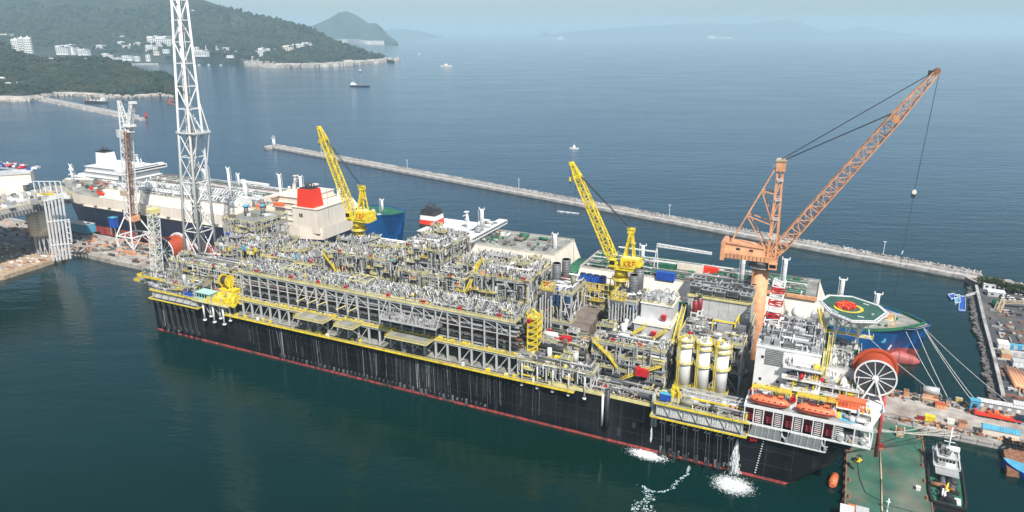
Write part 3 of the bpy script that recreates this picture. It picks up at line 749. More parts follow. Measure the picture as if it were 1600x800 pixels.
def module(u0, u1, v0, v1, levels, zb, label=None, density=1.0, top=True, col=6.2, rail_m=PALEYEL, hp=(1.8, 4.0), pal=None, brace=True, cabinets=0, deckm=GRATING, gearn=1.0, flat=False):
    """one topside module: deck plates at the given levels on columns standing on zb"""
    rg = RG; mb = MB()
    for z in levels:
        mb.box(u0, u1, v0, v1, z - .35, z, deckm)
        for y in np.linspace(v0 + .15, v1 - .15, 4): mb.box(u0 + .1, u1 - .1, y - .15, y + .15, z - 1.2, z - .352, GREY)
        for x in np.linspace(u0 + .15, u1 - .15, max(3, int((u1 - u0) / 6))): mb.box(x - .15, x + .15, v0 + .32, v1 - .32, z - 1.0, z - .354, GREY)
    P = mb.build("topside_module", FP, label=label)
    nu = max(2, int(round((u1 - u0) / col)) + 1); nv = max(2, int(round((v1 - v0) / 9)) + 1)
    cm = MB(); zt = levels[-1] - .36; cm.box(-.32, .32, -.32, .32, zb, zt, PALEGREY); c0 = None
    for i in range(nu):
        for j in range(nv):
            if 0 < i < nu - 1 and 0 < j < nv - 1: continue
            loc = (u0 + .4 + (u1 - u0 - .8) * i / (nu - 1), v0 + .4 + (v1 - v0 - .8) * j / (nv - 1), 0)
            if c0 is None: c0 = cm.build("column", P, offset=loc)
            else: inst(c0, P, loc)
    zs = [zb] + list(levels)
    if brace:
        b = MB()
        for k in range(len(zs) - 1):
            for i in range(nu - 1):
                if rg.random() < .72:
                    xa = u0 + .4 + (u1 - u0 - .8) * i / (nu - 1); xb = u0 + .4 + (u1 - u0 - .8) * (i + 1) / (nu - 1)
                    if rg.random() < .5: xa, xb = xb, xa
                    b.bar((xa, v0 + .3, zs[k] + .2), (xb, v0 + .3, zs[k + 1] - .6), .3, PALEGREY)
            for j in range(nv - 1):
                ya = v0 + .4 + (v1 - v0 - .8) * j / (nv - 1); yb = v0 + .4 + (v1 - v0 - .8) * (j + 1) / (nv - 1)
                b.bar((u1 - .3, ya, zs[k] + .2), (u1 - .3, yb, zs[k + 1] - .6), .3, PALEGREY)
        b.build("brace", P, kind="stuff")
    # machinery and pipes between the decks
    w = MB(); A = (u1 - u0) * (v1 - v0)
    for k in range(len(zs) - 1):
        z = zs[k]; h = zs[k + 1] - z - 1.0
        gear(w, u0, u1, v0, v1, z, int(A / 22 * gearn), h * .8, rg)
        pipes(w, u0 + .2, u1 - .2, v0 + .2, v1, z + .6, z + h, int(A / 9 * density), rg)
        if k: poles(w, u0 + .3, u1 - .3, v0 + .3, v0 + 6, z, int((u1 - u0) * 4 * density), 1.2, h * .8, rg, tilt=.25)
        if k: w.rail([(u0, v0, z), (u1, v0, z), (u1, v1, z)], rail_m, step=2.6)
    w.build("machinery", P, kind="stuff")
    # risers, loops, cable ladders and small landings on the two faces that show
    w = MB(); fz = max(zb + 2, levels[-1] - 16)
    bright = [STEEL, STEEL, STEEL, PALEGREY, PALEGREY, WHITE, GREY, GREY, SHADE, DARK, DARK, DARK, PALEYEL, OLIVE]
    for _ in range(int((u1 - u0) * 2.4 * density)):
        x = rg.uniform(u0, u1); y = v0 - rg.uniform(.05, .8); a = rg.uniform(fz, levels[-1] - 1); b = min(levels[-1] + .6, a + rg.uniform(1.5, 8)); w_ = rg.uniform(.16, .4); m_ = rg.choice(bright)
        w.bar((x, y, a), (x, y, b), w_, m_)
        if rg.random() < .5: L_ = rg.uniform(-5, 5); w.bar((x, y, b), (min(u1, max(u0, x + L_)), y, b), w_, m_)
    for _ in range(int((v1 - v0) * 2.0 * density)):
        y = rg.uniform(v0, v1); x = u1 + rg.uniform(.05, .6); a = rg.uniform(fz, levels[-1] - 1); b = min(levels[-1] + .6, a + rg.uniform(1.5, 8)); w_ = rg.uniform(.16, .4); m_ = rg.choice(bright)
        w.bar((x, y, a), (x, y, b), w_, m_)
        if rg.random() < .5: w.bar((x, y, b), (x, min(v1, max(v0, y + rg.uniform(-5, 5))), b), w_, m_)
    for _ in range(int((u1 - u0) / 5 * density)):
        x = rg.uniform(u0, u1 - 4); z_ = rg.uniform(fz + 2, levels[-1] - 2); L_ = rg.uniform(2.5, 6)
        w.box(x, min(u1, x + L_), v0 - 1.5, v0, z_ - .2, z_, GRATING); w.rail([(x, v0 - 1.5, z_), (min(u1, x + L_), v0 - 1.5, z_)], rg.choice([YELLOW, PALEYEL, PALEYEL]), w=.14, step=1.5)
        w.cbox(x + 1, v0 - .8, z_, rg.uniform(.6, 1.6), .8, rg.uniform(.6, 1.8), rg.choice([WHITE, TAN, YELLOW, RED, GREY, SHADE, PALEGREY]))
    w.build("face_piping", P, kind="stuff")
    z = levels[-1]; w = MB()
    if top:
        gear(w, u0 + .6, u1 - .6, v0 + .6, v1 - .6, z, int(A / 28 * gearn), 2.2, rg)
        if not flat:
            pipes(w, u0 + .5, u1 - .5, v0 + .5, v1 - .5, z + .3, z + 2.0, int(A / 7 * density), rg, pal, along=.4)
            poles(w, u0 + .5, u1 - .5, v0 + .5, v1 - .5, z, int(A * 1.35 * density), *hp, rg, pal)
        if not flat and (u1 - u0) > 14:
            # raised access platforms, vessels and tall branches break up the top
            for _ in range(int(A / 95 * density)):
                x = rg.uniform(u0 + 1, u1 - 7); y = rg.uniform(v0 + 1, v1 - 5); h = rg.uniform(2.6, 5.4); L_, B_ = rg.uniform(3, 7), rg.uniform(2, 5)
                w.box(x, x + L_, y, y + B_, z + h - .2, z + h, rg.choice([GRATING, DECK, SHADE])); w.rail([(x, y, z + h), (x + L_, y, z + h), (x + L_, y + B_, z + h), (x, y + B_, z + h)], rg.choice([PALEYEL, PALEYEL, PALEGREY, WHITE]), closed=True, w=.18, step=2)
                for a in (x + .2, x + L_ - .2):
                    for b in (y + .2, y + B_ - .2): w.bar((a, b, z), (a, b, z + h), .28, rg.choice([PALEGREY, PALEYEL, GREY]))
                poles(w, x, x + L_, y, y + B_, z + h, 14, .8, 2.2, rg)
            for _ in range(3 + int((v1 - v0) / 8)):
                y = rg.uniform(v0 + 1.5, v1 - 1); zz = z + rg.uniform(1.4, 3.4); r = rg.uniform(.22, .5); m_ = rg.choice([STEEL, PALEGREY, WHITE, STEEL, GREY, OLIVE]); xa = u0 + rg.uniform(0, .25) * (u1 - u0); xb = u1 - rg.uniform(0, .25) * (u1 - u0)
                w.tube((xa, y, zz), (xb, y, zz), r, m_, 8); w.tube((xa, y, zz), (xa, y, z), r, m_, 8); w.tube((xb, y, zz), (xb, min(v1, y + rg.uniform(2, 8)), zz), r, m_, 8)
                for x in np.arange(xa + 2, xb, 5): w.bar((x, y, z), (x, y, zz), .2, GREY)
            for _ in range(int(A / 120)):
                x = rg.uniform(u0 + 3, u1 - 3); y = rg.uniform(v0 + 2, v1 - 2); r = rg.uniform(.7, 1.3); m_ = rg.choice([PALEGREY, STEEL, OLIVE, GREY, WHITE, SHADE, BROWN])
                if rg.random() < .5: w.tube((x, y, z), (x, y, z + rg.uniform(3, 6.5)), r, m_, 10)
                else: L_ = rg.uniform(3, 7); w.tube((max(u0, x - L_ / 2), y, z + r + .8), (min(u1, x + L_ / 2), y, z + r + .8), r, m_, 10)
            for _ in range(int(A / 45)):
                x = rg.uniform(u0 + 1, u1 - 1); y = rg.uniform(v0 + .6, v1 - 1); w.cbox(x, y, z, rg.uniform(.7, 1.8), rg.uniform(.7, 1.6), rg.uniform(1.2, 2.8), rg.choice([YELLOW, PALEYEL, WHITE, WHITE, RED, TAN, GREY, SHADE, STEEL, BLUE, CRANEOR]))
        w.build("pipework", P, kind="stuff")
    r = MB(); r.rail([(u0, v0, z), (u1, v0, z), (u1, v1, z), (u0, v1, z)], rail_m, closed=True, step=2.4, w=.16); r.build("handrail", P)
    for _ in range(cabinets): red_cabinet(P, rg.uniform(u0 + 2, u1 - 2), v0 + .9, z)
    return P

# ---- long pipe rack down the near side --------------------------------------------------
RU0, RU1 = 66.0, 222.0
mb = MB()
mb.box(RU0, RU1, 2, 16, 43.6, 44.0, SHADE); mb.box(RU0, RU1, 2, 3.6, 44.0, 44.05, DECK); mb.box(RU0 - 8, RU1 + 8, 1.0, 21, 28.6, 29.0, DECK)
for y in (2.2, 6.8, 11, 15.8): mb.box(RU0, RU1, y - .2, y + .2, 42.4, 43.598, GREY)
for y in (1.4, 8, 14): mb.box(RU0 - 8, RU1, y - .2, y + .2, 27.6, 28.598, PALEGREY)
mb.box(RU0, RU1, 9, 16, 36.0, 36.3, GRATING)
RACK = mb.build("pipe_rack", FP, label="long two-level grey pipe rack over the near side of the hull")
c1 = MB(); c1.box(-.27, .27, -.27, .27, 29.0, 42.4, PALEGREY); c2 = MB(); c2.box(-.38, .38, -.38, .38, 20.0, 27.6, PALEGREY)
d1 = MB(); d1.bar((.3, .4, 20.4), (5.4, .4, 27.5), .36, PALEGREY)
k1 = k2 = k3 = None; us = np.arange(RU0 + .5, RU1, 6.1)
for i, u in enumerate(us):
    for v in (2.3, 15.6):
        if k1 is None: k1 = c1.build("column", RACK, offset=(u, v, 0))
        else: inst(k1, RACK, (u, v, 0))
    if k2 is None: k2 = c2.build("lower_column", RACK, offset=(u, 1.6, 0)); k3 = d1.build("brace", RACK, offset=(u, 1.2, 0))
    else:
        inst(k2, RACK, (u, 1.6, 0))
        if i % 7 != 6: inst(k3, RACK, (u, 1.2, 0))
for u in (42, 48, 54, 60): inst(k2, RACK, (u, 1.6, 0))
rg = RG; w = MB()
PIPEPAL = [DARK] * 5 + [BROWN] * 5 + [SHADE] * 4 + [GREY] * 3 + [STEEL] * 2 + [RUST]
for y in np.arange(4, 15.5, .85):
    for z in (29.9, 31.6, 33.5, 36.9, 38.4, 40.2):
        if rg.random() < .75:
            a = RU0 + rg.uniform(-6, 30) * (rg.random() < .4); b = RU1 - rg.uniform(0, 30) * (rg.random() < .4)
            a = max(a, RU0 - 7); w.bar((a, y, z + rg.uniform(-.3, .3)), (b, y, z + rg.uniform(-.3, .3)), rg.uniform(.3, .75), rg.choice(PIPEPAL))
w.build("pipe_run", RACK, kind="stuff")
w = MB()
pipes(w, RU0, RU1, 2.8, 15, 37, 42, 150, rg, PIPEPAL, along=.3); gear(w, RU0, RU1, 4, 19, 29, 70, 4, rg)
for u in us: w.bar((u, 2.4, 35.8), (u, 15.6, 35.8), .3, SHADE); w.bar((u, 2.4, 32.4), (u, 15.4, 32.4), .3, SHADE)
for i in range(len(us) - 1):
    if i % 3 != 1: w.bar((us[i], 2.5, 41.9), (us[i + 1], 2.5, 37.4 + (i % 2) * 2), .2, PALEGREY)
w.bar((RU0, 2.6, 37.2), (RU1, 2.6, 37.2), .3, PALEGREY); w.bar((RU0, 3.4, 39.4), (RU1 - 60, 3.4, 39.4), .5, STEEL)
w.build("mid_level_steel", RACK, kind="stuff")
# a dense thicket of valves, branches and scaffold tubes on the upper deck
w = MB()
poles(w, RU0 + .5, RU1 - .5, 3.8, 15.6, 44, 3700, 1.6, 4.0, rg); pipes(w, RU0 + .5, RU1 - .5, 3.8, 15.5, 44.3, 45.6, 380, rg, along=.3)
gear(w, RU0, RU1, 5, 15.5, 44, 90, 2.2, rg)
for k, (y, zz, r, m_) in enumerate(((8.4, 45.6, .3, GREY), (13.6, 46.4, .4, STEEL))):
    for a, b in ((RU0 + 3 + k * 4, RU0 + 68 - k * 3), (RU0 + 76 - k * 2, RU1 - 4 - k * 5)):
        w.tube((a, y, zz), (b, y, zz), r, m_, 8); w.tube((a, y, zz), (a, y, 44), r, m_, 8); w.tube((b, y, zz), (b, y, 44), r, m_, 8)
        for x in np.arange(a + 3, b, 6): w.bar((x, y - .5, 44), (x, y - .5, zz), .2, PALEYEL)
w.build("pipework", RACK, kind="stuff")
w = MB()
for k, (y, zz, r, m_) in enumerate(((17.5, 41, .5, STEEL), (18.6, 42.2, .6, PALEGREY), (19.8, 40.6, .45, BROWN))):
    w.tube((30 + k * 5, y, zz), (218 - k * 6, y, zz), r, m_, 10)
for x in np.arange(34, 216, 9): w.bar((x, 17, 39.4), (x, 21, 39.4), .4, GREY); w.bar((x, 19, 29), (x, 19, 39.4), .4, GREY)
w.build("pipe_run", RACK, kind="stuff")
w = MB(); w.rail([(RU0, 2, 44), (RU1, 2, 44), (RU1, 16, 44)], PALEYEL, step=2.2, w=.17); w.box(RU0, RU1, 1.86, 1.998, 43.5, 44.25, PALEYEL); w.build("handrail", RACK)
w = MB(); w.rail([(RU0 - 8, 1, 29), (RU1, 1, 29)], YELLOW, step=2.4, w=.2); w.box(RU0 - 8, RU1, .8, .998, 28.55, 28.95, PALEYEL)
for u in np.arange(RU0 - 6, RU1, 3.1): w.cbox(u, 3.2, 29.0, rg.uniform(1, 2.6), .8, rg.uniform(.3, .9), rg.choice([YELLOW, PALEYEL, GREY, YELLOW]))
w.build("lower_handrail", RACK)
for x, y in ((400, 425), (455, 436), (497, 444), (540, 455), (606, 464), (661, 476), (718, 487), (780, 500), (826, 500)):
    q = S(x, y, 3.2); red_cabinet(RACK, q[0], 3.4, 44)
w = MB()
for x in (393, 476, 505, 645, 787):
    q = S(x, 440, 6); w.cbox(q[0], 6.5, 44, 1.7, 2.2, 2.6, YELLOW); w.rail([(q[0] - 1.5, 5, 44), (q[0] + 1.5, 5, 44)], YELLOW)
w.build("yellow_frame", RACK)
# pale portal frames over the rack
for u in (93, 133):
    w = MB()
    for a, b in ((0, 5), (0, 14), (10, 5), (10, 14)): w.bar((u + a, b, 44), (u + a, b, 48.6), .3, WHITE)
    for b in (5, 14): w.bar((u, b, 48.6), (u + 10, b, 48.6), .35, PALEYEL)
    for a in (0, 5, 10): w.bar((u + a, 5, 48.6), (u + a, 14, 48.6), .3, PALEYEL)
    w.bar((u, 5, 44), (u + 10, 5, 48.6), .2, WHITE); w.build("portal_frame", RACK)
# landing platforms over the side
for x0, x1, y in ((459, 520, 499), (522, 567, 514), (602, 684, 534)):
    a = S(x0, y, -6)[0]; b = S(x1, y, -6)[0] - 6
    w = MB(); w.box(a, b, -6.2, 3.2, 28.9, 29.25, DECK); w.box(a, b, -6.4, -6.2, 28.8, 29.3, PALEYEL); w.box(b, b + .2, -6.4, 3.2, 28.8, 29.3, PALEYEL); w.box(a - .2, a, -6.4, 3.2, 28.8, 29.3, PALEYEL)
    lp = w.build("landing_platform", RACK)
    r = MB(); r.rail([(a, 3, 29.25), (a, -6.2, 29.25), (b, -6.2, 29.25), (b, 3, 29.25)], YELLOW, step=2.4, w=.12, toe=False)
    for u in np.arange(a + 1, b, 4.5): r.bar((u, 1.2, 22.5), (u, -5.8, 28.7), .35, PALEGREY)
    r.build("platform_rail", RACK)
a, b = S(595, 500, -3)[0], S(683, 520, -3)[0]
w = MB(); w.box(a, b, -4, 2, 36.2, 36.5, GRATING); w.box(a, b, -4.15, -4, 36.0, 36.9, PALEGREY)
poles(w, a, b, -3.8, 1.6, 36.4, 520, 1.0, 2.8, rg, [STEEL, PALEGREY, PALEGREY, GREY, SHADE], .15)
for u in (a, (a + b) / 2, b): w.bar((u, -3.9, 36.3), (u, 2, 43), .25, PALEGREY)
w.build("scaffold_platform", RACK)
# pale triangular davit frames
dv = MB(); dv.bar((0, 2, 42.6), (-3.2, -1.2, 35), .3, PALEGREY); dv.bar((0, 2, 42.6), (0, 2, 35), .3, PALEGREY); dv.bar((-3.2, -1.2, 35), (.2, 2, 36.6), .35, PALEYEL)
dd = None
for x in (466, 482, 497, 527, 544):
    u = S(x, 470, 0)[0] + 3
    if dd is None: dd = dv.build("davit_frame", RACK, offset=(u, 0, 0))
    else: inst(dd, RACK, (u, 0, 0))

# ---- modules behind the rack --------------------------------------------------------
module(2, 62, 12, 22, [31, 38], 20, density=.8, cabinets=2, hp=(1.2, 2.4))
module(26, 63, 24, 47, [33, 47], 20, "grey pipe module with a white-rimmed deck beside the flare tower", density=.9, cabinets=2)
module(64, 102, 22, 42, [36, 45.5], 20, density=1.0, cabinets=2)
module(103, 145, 23, 47, [36, 44, 53.5], 20, "tall grey module packed with scaffold tubes, left of the olive vessels", density=1.1, cabinets=2)
module(149, 186, 23, 55, [36, 43, 50], 20, density=1.0, cabinets=2)
module(151, 172, 25, 54, [56, 61.5], 50, density=1.0, hp=(2, 4.2), cabinets=1)
module(189, 219, 22, 50, [36, 45, 54.5], 20, density=1.0, cabinets=2)
module(178, 190, 30, 52, [55], 20, density=.8, hp=(1, 3))
module(20, 104, 48, 58, [34, 42], 20, density=.8)
# dark-roofed truss block behind the flare tower
q = S(400, 348, 40)
TB = module(q[0] - 24, q[0] + 1, 38, 64, [46, 54, q[2]], 20, "square truss block with a flat grey roof and two blue-capped vents", density=.7, flat=True, deckm=GRATING, gearn=.4)
for dx, dy in ((-17, 50), (-9, 55)):
    w = MB(); w.tube((q[0] + dx, dy, q[2]), (q[0] + dx, dy, q[2] + 5.4), 1.3, SHADE, 12); w.tube((q[0] + dx, dy, q[2] + 5.4), (q[0] + dx, dy, q[2] + 6.4), 1.9, SKYBLUE, 12, 1.2); w.build("vent_stack", TB)
# olive vessels
OV = module(146, 163, 23.2, 25.8, [40], 20, density=.2, top=False, brace=False)
for i, (x, y) in enumerate(((655, 435), (663, 436), (672, 437), (648, 432))):
    u = S(x, y, 24.5)[0]; w = MB(); w.tube((u, 24.4, 41), (u, 24.4, 51), 1.5, OLIVE, 14); w.ball((u, 24.4, 51), 1.5, OLIVE, sz=.6, half=True); w.build("olive_vessel", OV)
# yellow stairs between modules
stair(RACK, (186, 22.5, 44), (193, 23.2, 60)); stair(RACK, (188, 22.5, 46), (195, 23.2, 62))
stair(FP.children[0] if False else RACK, (40, 21, 31), (49, 23, 40)); stair(RACK, (74, 22, 38), (66, 22.5, 46)); stair(RACK, (112, 22.4, 44), (104, 22.6, 53))
# a few bright details on module fronts
rg = RG
w = MB()
for _ in range(60):
    u = rg.uniform(28, 215); z = rg.choice([35, 45, 38, 47, 54]); w.cbox(u, 23.6, z, rg.uniform(.8, 2), .9, rg.uniform(1, 2.2), rg.choice([YELLOW, YELLOW, RED, WHITE, WHITE, TAN, BLUE, SKYBLUE]))
w.build("equipment_box", RACK, kind="stuff")

# ---- exhaust tower and generator block (right of centre) ------------------------------
E1 = module(222, 237, 28, 46, [36, 50], 20, "tall truss tower carrying two dark exhaust stacks, left of the blue tanks", density=.22, top=True, hp=(.8, 2), col=5)
def stacks(P, lst, zb):
    for (u, v, zt) in lst:
        w = MB(); w.tube((u, v, zb), (u, v, zt), 2.0, SHADE, 18)
        for z in np.arange(zb + 1, zt, 1.2): w.tube((u, v, z), (u, v, z + .12), 2.08, DARK, 18)
        w.tube((u, v, zt), (u, v, zt - .05), 1.7, DARK, 16)
        if v > 43: w.tube((u, v, zb + 4), (u, v, zb + 4.7), 2.15, PALEGREY, 18)
        w.build("exhaust_stack", P)
a = S(870, 411, 39); b = S(887.5, 403, 47)
stacks(E1, [(a[0], 39, a[2]), (b[0], 45, b[2])], 46)
w = MB(); w.box(222, 228, 28.2, 31, 50, 50.3, YELLOW); w.rail([(222, 28, 50), (228, 28, 50), (228, 31, 50), (222, 31, 50)], YELLOW, closed=True, h=3.2, step=1.2, w=.25)
w.box(222, 228, 27.9, 28.1, 46.6, 50, SHADE); w.build("yellow_cage", E1)
w = MB()
for k in range(5): w.tube((222 + k * 1.3, 27.4, 31), (222 + k * 1.3, 27.4, 46 + (k % 3) * 1.5), .28, PALEGREY, 7); w.bar((222 + k * 1.3, 27.4, 46 + (k % 3) * 1.5), (222 + k * 1.3, 30, 46 + (k % 3) * 1.5), .45, PALEGREY)
w.build("riser_pipe", E1)
E2 = module(232, 251, 22, 50, [30], 20, "generator deck with two big brown insulated boxes", density=.4, hp=(1, 2), cabinets=0)
for (u, v, L_, h) in ((243, 28, 8, 8.5), (241, 40, 10, 9)):
    w = MB()
    prof = [(-5, 0), (5, 0), (5, h * .75), (3.6, h), (-3.6, h), (-5, h * .75)]
    v_ = [(u - L_ / 2, v + x, 30 + z) for x, z in prof] + [(u + L_ / 2, v + x, 30 + z) for x, z in prof]
    w.poly(v_, [[0, 1, 2, 3, 4, 5][::-1], [6, 7, 8, 9, 10, 11]] + [[i, (i + 1) % 6, 6 + (i + 1) % 6, 6 + i] for i in range(6)][::1], BROWN)
    for k in range(6): w.box(u - L_ / 2 + k * L_ / 5 - .1, u - L_ / 2 + k * L_ / 5 + .1, v - 5.05, v - 5, 30, 30 + h * .7, SHADE)
    w.build("generator_box", E2)
w = MB(); w.cbox(240.2, 13.4, 33.5, 3.8, 2.6, 2.6, RED); w.prism([(238.1, 11.9), (242.3, 11.9), (242.3, 14.9), (238.1, 14.9)], 36.1, 36.5, RED); w.build("red_hut", E2)
module(228, 250, 12, 22, [33.5], 20, density=.5, hp=(.8, 1.8), brace=True)
# duct under it
w = MB(); w.tube((228, 11.4, 31), (250, 11.4, 31.4), 1.3, DARK, 14); w.tube((250, 11.4, 31.4), (253.5, 9, 28), 1.3, DARK, 14); w.tube((253.5, 9, 28), (253.5, 9, 21), 1.3, DARK, 14); w.build("dark_duct", E2)
# yellow cage with blue tanks
YC = module(229, 249, 50, 60, [30, 38, 45], 20, "yellow-railed deck with four blue tanks under the middle yellow crane", density=1.3, top=False, rail_m=YELLOW, gearn=1.5)
w = MB()
for u in np.arange(229, 249.5, 2.2):
    for v in (50, 60): w.bar((u, v, 40), (u, v, 48.5), .32, YELLOW)
for z in (41.5, 45, 48.5):
    for v in (50, 60): w.bar((229, v, z), (249, v, z), .32, YELLOW)
for v in np.arange(50, 60.5, 2.5): w.bar((249, v, 40), (249, v, 48.5), .32, YELLOW); w.bar((229, v, 40), (229, v, 48.5), .32, YELLOW)
w.build("yellow_cage", YC)
bt = MB(); bt.cbox(0, 0, 45.0, 2.3, 3.8, 2.7, TAN); bt.cbox(0, 0, 47.7, 2.8, 4.6, 2.9, BLUE); bt.cbox(0, 0, 50.6, 2.0, 3.6, .3, NAVY); k = None
for i in range(4):
    loc = (232 + i * 3.3, 54.5, 0)
    if k is None: k = bt.build("blue_tank", YC, offset=loc)
    else: inst(k, YC, loc)
# low platform with yellow equipment overhanging the side
LE = module(223, 256.5, .6, 12, [27.6], 20.2, "low near-side deck with a yellow pump skid", density=.5, hp=(.6, 1.6), brace=True, rail_m=PALEYEL)
w = MB(); rg = RG
for _ in range(26): w.cbox(240 + rg.uniform(-4, 4), 6 + rg.uniform(-2.5, 2.5), 27.6, rg.uniform(.8, 2.2), rg.uniform(.8, 2), rg.uniform(.8, 3.2), rg.choice([YELLOW, YELLOW, TAN, PALEYEL]))
w.rail([(234, 3, 27.8), (246, 3, 27.8), (246, 9, 27.8)], YELLOW, h=1.6, w=.25); w.build("pump_skid", LE, kind="stuff")
w = MB()
w.build("pipe_clamp", LE) if w.tubes else None
for u in (226, 233, 240, 247, 254):
    w = MB(); w.tube((u, -.6, 17.2), (u, -.6, 27), .42, PALEGREY, 8); w.tube((u, -.6, 17), (u, -.6, 17.6), .8, WHITE, 8); w.build("caisson_pipe", LE)
w = MB(); w.tube((262, -1, 7), (262, -1, 21), .5, WHITE, 8); w.build("caisson_pipe", LE); w = MB(); w.tube((264, -1, 6.5), (264, -1, 24), .9, DARK, 8); w.build("caisson_pipe", LE, label="dark caisson pipe")
# yellow stair tower
w = MB(); c = (226.8, 10)
for zz in range(26, 47, 3):
    w.rail([(224.6, 8, zz), (229.2, 8, zz), (229.2, 12.5, zz), (224.6, 12.5, zz)], YELLOW, closed=True, step=1.5, w=.24); w.box(224.6, 229.2, 8, 12.5, zz - .2, zz, PALEYEL)
    w.bar((224.6, 8, zz), (229.2, 8, zz + 3), .5, YELLOW); w.bar((229.2, 12.5, zz), (224.6, 12.5, zz + 3), .5, YELLOW)
for a in (224.6, 229.2):
    for b in (8, 12.5): w.bar((a, b, 20), (a, b, 47), .4, YELLOW)
w.build("stair_tower", LE)

# ---- white boxed module with yellow stairs -------------------------------------------
F1 = module(252, 283, 12, 42, [22, 27, 32.5, 38], 20, "module with white equipment rooms and zigzag yellow stairs", density=.6, hp=(.8, 2.2), rail_m=PALEYEL, cabinets=2)
q0 = S(1008, 505, 24); q1 = S(1058, 515, 24)
w = MB(); w.box(267, 282, 22, 41, 38.01, 44.5, PALEGREY); w.box(266.5, 282.5, 21.5, 41.5, 44.5, 44.9, WHITE)
for u in (268, 271, 275, 279): w.box(u, u + 1.6, 21.95, 22, 38.2, 40.6, WHITE)
w.build("equipment_room", F1)
w = MB(); w.box(268, 281, 28, 41, 44.91, 51.5, PALEGREY); w.box(267.6, 281.4, 27.6, 41.4, 51.5, 51.9, WHITE); w.rail([(267, 22, 44.9), (282, 22, 44.9), (282, 41, 44.9)], PALEYEL, step=2); w.rail([(268, 28, 51.9), (281, 28, 51.9), (281, 41, 51.9)], PALEYEL, step=2); w.build("upper_equipment_room", F1)
w = MB(); gear(w, 268, 281, 28, 41, 51.9, 34, 2.6, RG, [GREY, PALEGREY, SHADE, GREY]); poles(w, 268, 281, 28, 41, 51.9, 110, .8, 2, RG); w.build("rooftop_equipment", F1, kind="stuff")
red_cabinet(F1, 275.6, 21.3, 40, 1.3); red_cabinet(F1, 278, 27.2, 45.5, 1.3)
a = S(994.5, 430, 39); b = S(1004, 418, 47)
E3 = module(253, 266, 30, 48, [50], 38, density=.25, top=True, hp=(.8, 2), brace=True, col=4.5)
stacks(E3, [(a[0] - 1, 39, a[2]), (b[0] - 1, 46, b[2])], 46)
w = MB(); w.box(254, 260, 30.2, 33, 50, 50.3, YELLOW); w.rail([(254, 29.8, 50), (260, 29.8, 50), (260, 33, 50), (254, 33, 50)], YELLOW, closed=True, h=3.2, step=1.2, w=.25); w.box(254, 260, 29.7, 29.9, 46.6, 50, SHADE)
for k in range(9): w.tube((254 + k * 1.3, 29.2, 39), (254 + k * 1.3, 29.2, 47 + (k % 3)), .26, PALEGREY, 7)
w.build("yellow_cage", E3)
for a, b in (((253, 11.4, 38), (260, 11.4, 32.5)), ((260, 11.3, 32.5), (264, 11.3, 28)), ((282, 11.2, 32.5), (272, 11.2, 27)), ((272, 11.2, 27), (264, 11.2, 22)), ((265, 20.5, 38), (272, 20.5, 44)), ((274, 20.5, 38), (281, 20.5, 44)), ((283.5, 30, 38), (283.5, 40, 48)), ((283.8, 24, 38), (283.8, 34, 46))): stair(F1, a, b, 1.6)
w = MB(); w.cbox(274.5, 10.6, 27.2, 5.2, 3, 3.2, RED); w.build("red_hut", F1)
w = MB(); w.tube((255, 11.8, 24), (283, 11.8, 24), .9, DARK, 12); w.tube((255, 11.6, 29.6), (283, 11.6, 29.6), .6, SHADE, 10)
for _ in range(14): w.cbox(RG.uniform(258, 284), 4 + RG.uniform(-2, 5), 20.0, 1.3, 1.3, RG.uniform(1.5, 3), RG.choice([RED, MAROON, WHITE, TAN, STEEL]))
pipes(w, 252, 286, 1, 12, 20.5, 25, 70, RG); poles(w, 252, 286, 1, 12, 20, 160, 1, 3, RG); w.build("deck_machinery", F1, kind="stuff")

# ---- big grey utility module with rooftop coolers --------------------------------------
G1 = module(285, 311, 24, 60, [30, 35, 41.5], 20, "big utility module with a long grey wall and rows of rooftop coolers", density=.4, hp=(.5, 1.6), cabinets=1, rail_m=PALEYEL, top=False)
w = MB(); w.box(284, 310, 46, 60, 41.51, 51, PALEGREY)
for u in np.arange(285, 310, 4): w.box(u, u + .2, 45.93, 46, 41.6, 50.9, GREY)
w.box(283.6, 310.4, 45.4, 60.2, 51, 51.4, PALEYEL); w.rail([(283.6, 45.4, 51.4), (310.4, 45.4, 51.4), (310.4, 60, 51.4)], PALEYEL, step=2); w.build("utility_wall", G1)
ac = MB(); ac.cbox(0, 0, 52, 4.6, 2.4, 2.5, SHADE); ac.cbox(0, 0, 54.5, 4.9, 2.7, .3, GREY); ac.cbox(-1.1, 0, 54.8, 1.5, 1.5, .25, DARK); ac.cbox(1.1, 0, 54.8, 1.5, 1.5, .25, DARK); ac.cbox(0, -1.22, 52.3, 3.8, .06, 1.8, DARK); k = None
for i in range(5):
    for j in range(4):
        loc = (286.4 + i * 5.25, 47.6 + j * 3.6, 0 if (i + j) % 3 else 1.2)
        if k is None: k = ac.build("cooler_unit", G1, offset=loc)
        else: inst(k, G1, loc)
w = MB(); pipes(w, 284, 310, 46.5, 60, 51.6, 56.5, 90, RG, [SHADE, GREY, DARK, STEEL]); w.build("rooftop_pipes", G1, kind="stuff")
